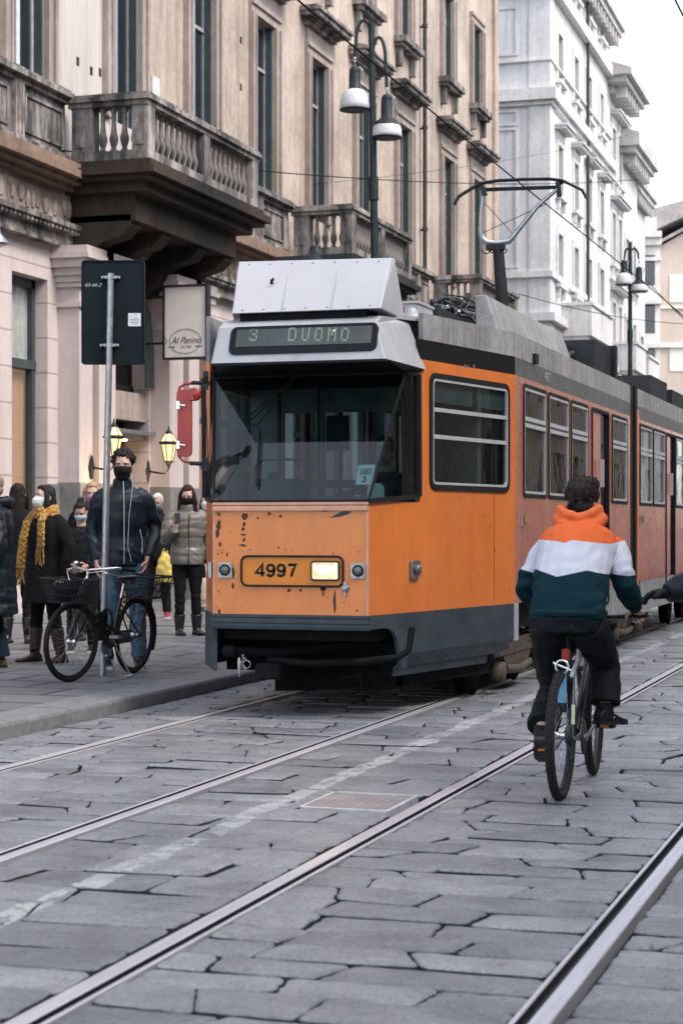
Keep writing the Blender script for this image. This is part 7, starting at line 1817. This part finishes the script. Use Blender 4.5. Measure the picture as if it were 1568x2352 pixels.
# driver
dL = Vector((TX + .42, TY + 1.12, .82))
person('person driving, a dark figure seated behind the windscreen', dL, 0, H=1.72, pelvis=(0, .02, .55), headyaw=.1, legs=[((-.12, -.42, .56), (-.13, -.48, .12)), ((.12, -.42, .56), (.13, -.48, .12))],
    arms=[((-.25, -.10, .80), (-.12, -.40, .88)), ((.25, -.10, .80), (.14, -.42, .86))], top=dict(mat=C_NAVY, g=.028, hem=.55, name='jacket'), bottom=dict(mat=C_BLK), shoes=dict(mat=C_BLKL), hair=dict(style='short', mat=H_BRN), vox=.013, curl=.9, palmn=[(0, 0, -1), (0, 0, -1)])
# ------------------------------------------------------------------ bicycles (local: +x forward, z up, rear axle at x=0)
def spoke_wheel(root, name, x, r_, tyre, mt_tyre, rimm, steer=0.0, pivot=None, spokes=28, hubw=.05, tread=False):
    """built in the wheel plane (x,z), turned about a vertical axis through the pivot when steered"""
    w_ = MB(); w_.torus((0, 0, 0), r_ - tyre, tyre, ex, ez, n=64, m=10)
    o = w_.build(name, mt_tyre, root, loc=(x, 0, r_)); o.rotation_euler = (0, 0, steer)
    w_ = MB(); w_.torus((0, 0, 0), r_ - tyre * 2.0 - .004, .011, ex, ez, n=56, m=8); w_.build('rim', rimm, o)
    w_ = MB()
    for i in range(spokes):
        a = 2 * PI * i / spokes; s = 1 if i % 2 else -1; b_ = a + (.28 if (i // 2) % 2 else -.28)
        w_.tube([V(.022 * math.cos(b_), s * hubw * .7, .022 * math.sin(b_)), V((r_ - tyre * 2 - .01) * math.cos(a), 0, (r_ - tyre * 2 - .01) * math.sin(a))], .0013, 4, cap=False)
    w_.build('spokes', M_GALV, o)
    w_ = MB(); w_.lathe([(.0, -hubw), (.012, -hubw), (.012, -hubw * .8), (.026, -hubw * .75), (.026, -hubw * .6), (.016, -hubw * .5), (.016, hubw * .5), (.026, hubw * .6), (.026, hubw * .75), (.012, hubw * .8), (.012, hubw), (0, hubw)], (0, 0, 0), axis='y', n=14); w_.build('hub', M_CHROME, o)
    return o
C_FRAME = mat('black_bike_enamel', (.010, .011, .012), .28, 0, var=.3, coat=.4)
# parked city bicycle
pr = onZ(306, 1546, KZ); pf = onZ(170, 1566, KZ)
dv = (pf - pr); dv.z = 0; WB = 1.10; hd_ = math.atan2(dv.y, dv.x)
bk = empty('bicycle', pr, hd_, 'black city bicycle with wire baskets parked against the road sign pole', 'bicycle'); bk.rotation_euler.x = R(-3)
RR = .352; ST = R(-10)
rw = spoke_wheel(bk, 'wheel', 0, RR, .020, M_RUBBER, M_BLACK, 0)
fwo = spoke_wheel(bk, 'wheel', WB, RR, .022, M_RUBBER, M_BLACK, ST)
hb0 = V(.99, 0, .62); hb1 = V(.93, 0, .84); bb = V(.44, 0, .28); st0 = V(.27, 0, .78)
m = MB()
m.tube([hb0, hb1], .024, 12); m.tube([V(.975, 0, .66), V(.80, 0, .50), bb], .028, 12); m.tube([V(.965, 0, .70), V(.76, 0, .565), V(.40, 0, .42)], .020, 12); m.tube([bb, st0.lerp(bb, .15)], .020, 12)
for s in (-1, 1): m.tube([bb + V(-.02, s * .02, 0), V(0, s * .055, RR)], .009, 8); m.tube([st0.lerp(bb, .25) + V(0, s * .015, 0), V(0, s * .06, RR)], .008, 8)
m.box((.55, -.025, .34), (.72, .025, .60), ch=.01); m.build('frame', C_FRAME, bk)
def stm(p): # rotate about the steering axis
    q = Vector(p) - V(1.0, 0, 0); c_, s_ = math.cos(ST), math.sin(ST); return V(1.0 + q.x * c_ - q.y * s_, q.x * s_ + q.y * c_, q.z)
fwo.location = stm((WB, 0, RR))
m = MB()
for s in (-1, 1): m.tube([stm((1.0, s * .05, .60)), stm((1.06, s * .055, .45)), stm((WB, s * .055, RR))], [.013, .011, .009], 8)
m.tube([stm((1.0, -.055, .60)), stm((1.0, .055, .60))], .016, 8); m.tube([stm((.995, 0, .60)), stm((.93, 0, .90))], .014, 8); m.build('fork', C_FRAME, bk)
m = MB(); m.tube([stm((.93, 0, .86)), stm((.92, 0, .97))], .013, 8)
m.tube([stm((.70, -.30, .99)), stm((.84, -.26, 1.01)), stm((.93, -.14, .995)), stm((.94, 0, .975)), stm((.93, .14, .995)), stm((.84, .26, 1.01)), stm((.70, .30, .99))], .012, 8); m.ell(stm((.90, -.16, 1.03)), (.026, .026, .02)); m.build('handlebar', M_CHROME, bk)
m = MB()
for s in (-1, 1): m.mark(); m.tube([stm((.80, s * .275, 1.005)), stm((.66, s * .315, .985))], .017, 10)
m.pieces('grip', M_RUBBER, bk)
m = MB()
for s in (-1, 1): m.mark(); m.tube([stm((.88, s * .20, .985)), stm((.95, s * .22, .97)), stm((.86, s * .26, .945)), stm((.76, s * .28, .93))], .0055, 6); m.tube([stm((.92, s * .18, .98)), stm((1.06, s * .12, .96)), stm((1.08, s * .04, .80)), stm((1.02, 0, .66))], .0035, 6)
m.pieces('brake_lever', M_CHROME, bk)
m = MB(); m.tube([st0.lerp(bb, .2), st0 + (st0 - bb).normalized() * .06], .0125, 8); m.build('seat_post', M_CHROME, bk)
m = MB(); m.tube([V(.40, 0, .885), V(.33, 0, .893), V(.26, 0, .893), V(.18, 0, .90), V(.13, 0, .90)], [(.018, .014), (.030, .020), (.060, .026), (.088, .030), (.075, .020)], 14, xd=(0, 1, 0)); 
for s in (-1, 1): m.lathe([(.018, 0), (.022, .02), (.018, .05)], (.18, s * .05, .835), n=10)
m.build('saddle', C_BLKL, bk)
def fender(a0, a1, c_, nm, rr0=RR + .022, w_=.026, par=None):
    m = MB(); pts = [c_ + V(rr0 * math.cos(a0 + (a1 - a0) * i / 18), 0, rr0 * math.sin(a0 + (a1 - a0) * i / 18)) for i in range(19)]; m.tube(pts, [(w_, .006)] * 19, 8, xd=(0, 1, 0)); return m
fender(R(-25), R(140), V(0, 0, RR), 'm').build('mudguard', C_FRAME, bk) if False else fender(R(55), R(205), V(0, 0, RR), 'm').build('mudguard', C_FRAME, bk)
def wire_basket(c_, w0, w1, l0, l1, h_, tf=lambda p: p, nx=11, nm='front_basket', r=.0042):
    m = MB(); c_ = Vector(c_)
    def rec(k): w, l, z = w0 + (w1 - w0) * k, l0 + (l1 - l0) * k, h_ * k; return [c_ + V(-l / 2, -w / 2, z), c_ + V(l / 2, -w / 2, z), c_ + V(l / 2, w / 2, z), c_ + V(-l / 2, w / 2, z)]
    for k, rr in ((0, r * 1.6), (.33, r), (.66, r), (1, r * 2.0)):
        q = rec(k)
        for i in range(4): m.tube([tf(q[i]), tf(q[(i + 1) % 4])], rr, 5)
    a, b_ = rec(0), rec(1)
    for i in range(4):
        for j in range(nx): t = j / nx; m.tube([tf(a[i].lerp(a[(i + 1) % 4], t)), tf(b_[i].lerp(b_[(i + 1) % 4], t))], r, 4)
    for j in range(nx): t = j / nx; m.tube([tf(a[0].lerp(a[1], t)), tf(a[3].lerp(a[2], t))], r, 4)
    return m
wire_basket((1.16, 0, .70), .26, .38, .24, .34, .20, tf=stm).build('front_basket', M_BLACK, bk)
# small bag inside front basket
m = MB(); m.tube([stm((1.16, -.08, .72)), stm((1.16, -.04, .80)), stm((1.17, .06, .86))], [(.07, .08), (.08, .09), (.04, .05)], 10); remesh(m, 'basket_cloth', [C_BLK], bk, .012, 1)
wire_basket((-.12, 0, .70), .30, .42, .38, .48, .20, nx=13).build('rear_basket', M_BLACK, bk)
m = MB()
for s in (-1, 1): m.tube([V(.22, s * .05, .70), V(-.30, s * .07, .70)], .006, 6); m.tube([V(-.10, s * .06, .70), V(0, s * .07, RR)], .006, 6)
for x in (-.25, -.1, .05): m.tube([V(x, -.06, .70), V(x, .06, .70)], .005, 6)
m.build('rear_rack', M_BLACK, bk)
m = MB(); m.lathe([(.0, -.004), (.085, -.004), (.088, 0), (.085, .004), (0, .004)], bb + V(0, -.05, 0), axis='y', n=28); m.build('chainring', M_GALV, bk)
m = MB(); m.box((-.05, -.065, .28), (.50, -.045, .40), ch=.012); m.build('chain_guard', C_FRAME, bk)
m = MB(); an = R(35)
for s in (-1, 1): e_ = bb + V(s * .17 * math.cos(an), 0, s * .17 * math.sin(an)) + V(0, s * .085, 0); m.tube([bb + V(0, s * .06, 0), e_], .009, 6); m.box((e_.x - .045, e_.y - (.0 if s > 0 else .09), e_.z - .012), (e_.x + .045, e_.y + (.09 if s > 0 else 0), e_.z + .012), ch=.004)
m.build('crankset', M_GALV, bk)
m = MB(); m.tube([V(.40, .03, .27), V(.33, .09, .12), V(.30, .14, .02)], .009, 8); m.tube([V(.44, .03, .27), V(.46, .09, .12), V(.40, .15, .015)], .008, 8); m.tube([V(.27, .14, .012), V(.44, .16, .012)], .008, 8); m.build('kickstand', M_CHROME, bk)
m = MB(); m.torus((.60, .04, .52), .10, .012, V(.5, .86, 0), ez, n=24, m=8); m.build('chain_lock', C_BLK, bk)

# ------------------------------------------------------------------ the cyclist and the moving bicycle
cr = onZ(1287, 1838, 0); cf_dir = Vector((math.sin(R(-.5)), 1, 0)).normalized()
cb = empty('bicycle', (cr.x, cr.y, .004), math.atan2(cf_dir.y, cf_dir.x), 'black and blue flat-bar bicycle being ridden away over the stone setts', 'bicycle')
R2 = .345
rw2 = spoke_wheel(cb, 'wheel', 0, R2, .026, mat('tyre_brown_grey', (.028, .027, .026), .75, var=.3, vs=30, bs=.8, bscale=120, bdist=.004), M_BLACK, 0)
m = MB()
for i in range(64):
    a = 2 * PI * i / 64
    for s in (-1, 1): c_ = V(math.cos(a + s * .02) * (R2 + .0005), s * .012, math.sin(a + s * .02) * (R2 + .0005)); m.obox(c_, V(0, .007, 0), V(-math.sin(a), 0, math.cos(a)) * .009, V(math.cos(a), 0, math.sin(a)) * .0018)
m.build('tread', M_RUBBER, rw2)
WB2 = 1.05; fw2 = spoke_wheel(cb, 'wheel', WB2, R2, .026, MATS['tyre_brown_grey'], M_BLACK, R(3))
bb2 = V(.43, 0, .29); stt = V(.24, 0, .74); hA, hB_ = V(.86, 0, .66), V(.82, 0, .80)
C_BLUE = mat('blue_bike_paint', (.10, .28, .50), .35, 0, var=.15, coat=.3); C_NVF = mat('navy_bike_paint', (.012, .022, .035), .35, 0, coat=.3); C_LIME = mat('lime_decal', (.45, .55, .36), .4)
m = MB(); m.tube([hA, hB_], .022, 12); m.tube([V(.85, 0, .67), bb2], .024, 12); m.tube([V(.83, 0, .76), stt.lerp(bb2, .08)], .020, 12); m.tube([bb2, stt], .018, 12)
for s in (-1, 1): m.tube([bb2 + V(-.03, s * .035, 0), V(.10, s * .05, .32), V(0, s * .062, R2)], .010, 8); m.tube([stt.lerp(bb2, .12) + V(0, s * .02, 0), V(.12, s * .045, .55), V(0, s * .062, R2)], .009, 8)
fr2 = m.build('frame', C_NVF, cb)
m = MB()
for s in (-1, 1): a, b_ = V(.085, s * .052, .50), V(.03, s * .060, .40); m.tube([a, b_], .0105, 8)
m.build('decal', C_LIME, fr2)
m = MB(); m.tube([V(.86, .0, .65), V(.865, 0, .66)], .02, 8)
for s in (-1, 1): m.tube([V(.87, s * .058, .64), V(.96, s * .06, .50), V(WB2, s * .062, R2)], [.016, .015, .010], 8)
m.tube([V(.87, -.06, .64), V(.87, .06, .64)], .018, 8); m.build('fork', C_NVF, cb)
m = MB(); m.tube([V(.82, 0, .80), V(.80, 0, .90)], .014, 10); m.tube([V(.80, 0, .90), V(.90, 0, .935)], .015, 10); m.tube([V(.86, -.33, .955), V(.90, -.12, .94), V(.90, .12, .94), V(.86, .33, .955)], .014, 10); m.build('handlebar', C_NVF, cb)
m = MB()
for s in (-1, 1): m.mark(); m.tube([V(.865, s * .22, .952), V(.853, s * .345, .957)], .017, 10)
m.pieces('grip', M_RUBBER, cb)
m = MB()
for s in (-1, 1): m.tube([V(.90, s * .18, .94), V(.93, s * .20, .93), V(.925, s * .29, .92)], .006, 6); m.tube([V(.90, s * .17, .94), V(.97, s * .1, .92), V(.95, 0, .82), V(.88, 0, .72)], .003, 5)
m.tube([V(.88, -.09, .95), V(.86, -.07, .98)], .03, 10); m.build('brake_lever', M_BLACK, cb)
m = MB(); m.tube([stt, stt + V(-.045, 0, .15)], .014, 8); m.build('seat_post', M_BLACK, cb)
sd_ = stt + V(-.055, 0, .175)
m = MB(); m.tube([sd_ + V(.17, 0, .0), sd_ + V(.08, 0, .008), sd_ + V(-.02, 0, .008), sd_ + V(-.10, 0, .015), sd_ + V(-.13, 0, .008)], [(.018, .015), (.026, .022), (.055, .028), (.078, .030), (.05, .018)], 14, xd=(0, 1, 0)); m.build('saddle', C_BLKL, cb)
m = MB(); m.box((.135, -.022, .735), (.165, .022, .80), ch=.006); m.tube([V(.16, 0, .76), V(.21, 0, .77)], .01, 6); m.build('rear_lamp', mat('red_lamp', (.40, .02, .02), .3, bs=0), cb)
m = MB(); m.tube([V(.02, -.005, .68), V(.0, -.008, .60), V(-.005, -.008, .52)], [.022, .024, .024], 12); m.tube([V(-.005, -.008, .52), V(-.008, -.008, .47)], [.026, .027], 12, mi=1)
m.torus((.04, -.0, .71), .035, .007, ey, ez, n=18, m=6, mi=2); m.tube([V(.04, -.05, .69), V(.05, .05, .73)], .008, 6, 2); m.build('blue_lock', [mat('blue_lock_plastic', (.12, .32, .52), .4, var=.1), M_RUBBER, M_CHROME], cb)
m = MB(); m.obox(V(.30, -.045, .77), V(.05, 0, .10) * .6, V(0, .008, 0), V(-.03, 0, .015)); m.tube([V(.20, -.02, .64), V(.36, -.06, .83)], .012, 8); m.build('pump', M_WFRAME, cb)
m = MB(); m.lathe([(.0, -.003), (.095, -.003), (.095, .003), (0, .003)], bb2 + V(0, -.05, 0), axis='y', n=30); m.lathe([(.0, -.012), (.055, -.012), (.045, .012), (0, .012)], V(0, -.04, R2), axis='y', n=20)
m.tube([V(.02, -.04, R2 + .05), V(.44, -.05, .385)], .004, 5); m.tube([V(.02, -.045, R2 - .09), V(.44, -.05, .195)], .004, 5); m.tube([V(.0, -.05, R2 - .02), V(.03, -.055, R2 - .07), V(.02, -.055, R2 - .13)], [.014, .016, .012], 8); m.build('drivetrain', M_PIPE, cb)
# crank: left foot back and low, right foot forward
ca = R(198)
pedL = bb2 + V(.17 * math.cos(ca), .10, .17 * math.sin(ca)); pedR = bb2 - V(.17 * math.cos(ca), .10, .17 * math.sin(ca))
m = MB(); m.tube([bb2 + V(0, .065, 0), pedL - V(0, .02, 0)], .010, 8); m.tube([bb2 - V(0, .065, 0), pedR + V(0, .02, 0)], .010, 8); m.tube([bb2 - V(0, .07, 0), bb2 + V(0, .07, 0)], .022, 10); m.build('crankset', M_GALV, cb)
for p, s in ((pedL, 1), (pedR, -1)):
    m = MB(); m.box((p.x - .045, min(p.y, p.y + s * .10), p.z - .013), (p.x + .045, max(p.y, p.y + s * .10), p.z + .013), ch=.004); pdl = m.build('pedal', M_RUBBER, cb)
    m = MB(); m.box((p.x - .049, p.y + s * .02 - .0, p.z - .008), (p.x - .045, p.y + s * .07, p.z + .008)) if s > 0 else m.box((p.x - .049, p.y - .07, p.z - .008), (p.x - .045, p.y - .02, p.z + .008)); m.build('pedal_reflector', mat('orange_reflector', (.75, .22, .02), .3, bs=0), pdl)

# rider: local frame faces -y; bicycle x-forward -> person's -y
C_SW = None
def sweat_mat():
    m, nt, b = nmat('colour_block_sweatshirt')
    a1 = N(nt, 'ShaderNodeAttribute', attribute_name='b1'); a2 = N(nt, 'ShaderNodeAttribute', attribute_name='b2')
    up = mth(nt, 'GREATER_THAN', a1.outputs['Fac'], 0.0); lo = mth(nt, 'LESS_THAN', a2.outputs['Fac'], 0.0)
    c = mix(nt, up, (.50, .52, .60), (.64, .125, .034)); c = mix(nt, lo, c, (.003, .024, .034))
    v = tcoord(nt); c = mix(nt, .5, c, ramp(nt, nz(nt, v, 9, 4), [(0.3, (.82, .82, .82)), (0.7, (1.06, 1.06, 1.06))]), 'MULTIPLY')
    nt.links.new(c, b.inputs['Base Color']); b.inputs['Roughness'].default_value = .9; b.inputs['Specular IOR Level'].default_value = .15
    bump(nt, b, mth(nt, 'ADD', nz(nt, v, 260, 2), mth(nt, 'MULTIPLY', nz(nt, v, 14, 3), 3.0)), .35, .003)
    return m
C_SW = sweat_mat()
Hc = 1.75
# place the person's origin under the saddle
ori = Vector((cr.x, cr.y, 0)) + cf_dir * .24
yawc = math.atan2(cf_dir.y, cf_dir.x) + PI / 2
# bike (x, y) -> person local: forward x -> -y ; bike left (+y) -> person local +x?  facing -y, left hand is +x
def b2p(p): return V(p[1], -(p[0] - .24), p[2])
gripL, gripR = b2p((.865, .285, .957)), b2p((.865, -.285, .957))
wL = gripL + V(.0, .075, .040); wR = gripR + V(-.0, .075, .040)
pL_, pR_ = b2p(pedL + V(-.03, .05, .103)), b2p(pedR + V(-.05, -.05, .105))
SH_Z = 1.40
armsC = [((-.275, -.22, 1.15), tuple(wR)), ((.275, -.22, 1.15), tuple(wL))]
legsC = [(tuple(V(-.135, -.40, .70)), tuple(pR_)), (tuple(V(.14, -.30, .56)), tuple(pL_))]
pts1 = [(-.60, 1.36), (-.27, 1.345), (-.235, 1.32), (.0, 1.375), (.035, 1.355), (.24, 1.385), (.6, 1.33)]
def pl(tab, x):
    if x <= tab[0][0]: return tab[0][1]
    for (a, b_), (c_, d_) in zip(tab, tab[1:]):
        if x <= c_: return b_ + (d_ - b_) * (x - a) / (c_ - a)
    return tab[-1][1]
# seen from behind, image-left is the rider's left (+x); boundaries as height against -x
T1 = [(-.45, 1.46), (-.255, 1.395), (-.20, 1.372), (.0, 1.395), (.035, 1.378), (.08, 1.388), (.24, 1.398), (.45, 1.36)]
T2 = [(-.45, 1.22), (-.30, 1.195), (-.21, 1.205), (-.11, 1.230), (.048, 1.195), (.19, 1.235), (.235, 1.21), (.35, 1.24), (.45, 1.28)]
attr = {'b1': lambda c: c.z - pl(T1, c.x) , 'b2': lambda c: c.z - pl(T2, c.x)}
C_CARGO = mat('black_trousers', (.007, .009, .011), .75, var=.35, vs=6, bs=.35, bscale=200)
rR, iR = person('cyclist riding away in an orange, white and teal sweatshirt and black trousers', ori, yawc, H=Hc, skin=SKIN2, pelvis=(0, .045, .985), lean=(0, -.37), headyaw=R(-14), headpitch=R(6), hunch=-.03, shoulder_drop=.022, cat='cyclist',
    arms=armsC, legs=legsC, footyaw=(-.42, .12), footpitch=(R(4), R(32)), curl=1.15, palmn=[(0, -.5, -1), (0, -.5, -1)], handdir=[(-.15, -1, -.42), (.15, -1, -.42)], build=1.08,
    top=dict(mat=C_SW, g=.026, ga=.026, hem=.965, flare=.008, waist=-.030, name='sweatshirt', attr=attr, fold=.012, cuff=.35, vox=.0065, sleeve=.93), bottom=dict(mat=C_CARGO, rise=.045, g=.028, fold=.010, end=.10, flare=.022), shoes=dict(mat=mat('black_trainer', (.012, .012, .014), .5), solemat=C_BLKL, boot=.03), hair=dict(style='quiff', mat=H_BRN, freq=50), vox=.007)
# hem rib, pocket flaps, ankle skin is body
m = MB(); pe = V(0, .045, .965)
m.torus((0, .040, .992), .190, .021, ex, V(0, .79, .05), n=40, m=8); rb = m.build('hem_rib', mat('teal_rib', (.003, .023, .032), .85), rR)
nkc = iR['nk']; m = MB()          # the hood lying folded round the neck
hp_ = [V(-.080, -.085, .02), V(-.118, -.02, .050), V(-.128, .045, .045), V(-.085, .115, .010), V(0, .142, -.010), V(.085, .115, .010), V(.128, .045, .045), V(.118, -.02, .050), V(.080, -.085, .02)]
m.tube([nkc + p for p in hp_], [(.018, .024), (.024, .036), (.030, .040), (.036, .038), (.040, .036), (.036, .038), (.030, .040), (.024, .036), (.018, .024)], 12)
m.tube([nkc + p * .84 + V(0, .0, .060) for p in hp_], [.022, .028, .032, .034, .034, .034, .032, .028, .022], 10)
m.tube([nkc + V(-.09, .03, .0), nkc + V(-.03, .10, -.05), nkc + V(.05, .10, -.045), nkc + V(.10, .04, .01)], [.02, .036, .034, .02], 10)
remesh(m, 'hood', [mat('orange_fleece', (.66, .125, .030), .88, var=.12, vs=10, bs=.2, bscale=200, bdist=.002)], rR, .007, 3, disp=lambda c, n_: .006 * noise.noise(c * 16) + .004 * math.sin(c.x * 55 + c.z * 40))
# swoosh-like side flash and ankle label on the shoes
m = MB()
a_ = Vector(legsC[0][1])
m.prism([a_ + V(-.048, .02, -.05), a_ + V(-.050, -.06, -.062), a_ + V(-.050, -.13, -.045), a_ + V(-.050, -.06, -.045)], (-.004, 0, 0)); m.build('shoe_flash', C_WHITE, rR)

# person at the right edge: only the reaching arm is in the picture
hp = atD(1500, 1368, 10.9); shp = atD(1640, 1290, 10.9)
lP = Vector((shp.x + .16, shp.y, 0)); 
yawp = TH
Mp = Matrix.Translation(lP) @ Matrix.Rotation(yawp, 4, 'Z'); inv = Mp.inverted()
wr = inv @ (atD(1528, 1363, 10.9)); el = inv @ (atD(1600, 1338, 10.95)); hd__ = inv @ atD(1490, 1366, 10.9) - wr
person('person in a dark sleeve and glove reaching in at the right edge', lP, yawp, H=1.75, arms=[(tuple(el), tuple(wr)), ((.27, .05, 1.13), (.28, -.05, .88))], handdir=[tuple(hd__), None], palmn=[(0, -.3, -1), (-1, 0, 0)], curl=.5, fat=1.7,
    glove=mat('black_glove', (.012, .012, .014), .7, spec=.2), top=dict(mat=C_NAVY, g=.03, ga=.045, hem=.8, sleeve=.98, cuff=.6, name='coat'), bottom=dict(mat=C_BLK), shoes=dict(mat=C_BLKL), hair=dict(style='short', mat=H_BRN), vox=.010)

# matte cloth, soot and hair: hardly any mirror-like sheen
for n_ in ('navy_shell', 'dark_puffer', 'black_cloth', 'dark_denim', 'blue_denim', 'charcoal_tweed', 'black_trousers', 'black_hair', 'brown_hair', 'auburn_hair', 'black_mask', 'dark_pattern_knit', 'rubber', 'underframe_grime', 'joint_dirt_shade', 'tram_skirt_grey', 'black_trainer', 'tyre_brown_grey', 'sooty_stone', 'teal_rib', 'black_bike_enamel', 'downpipe_iron', 'street_iron', 'tram_black_band'):
    b_ = MATS[n_].node_tree.nodes['Principled BSDF']
    b_.inputs['Specular IOR Level'].default_value = .18 if n_ not in ('navy_shell', 'dark_puffer', 'black_bike_enamel', 'tram_skirt_grey') else .3
    b_.inputs['Sheen Weight'].default_value = 0
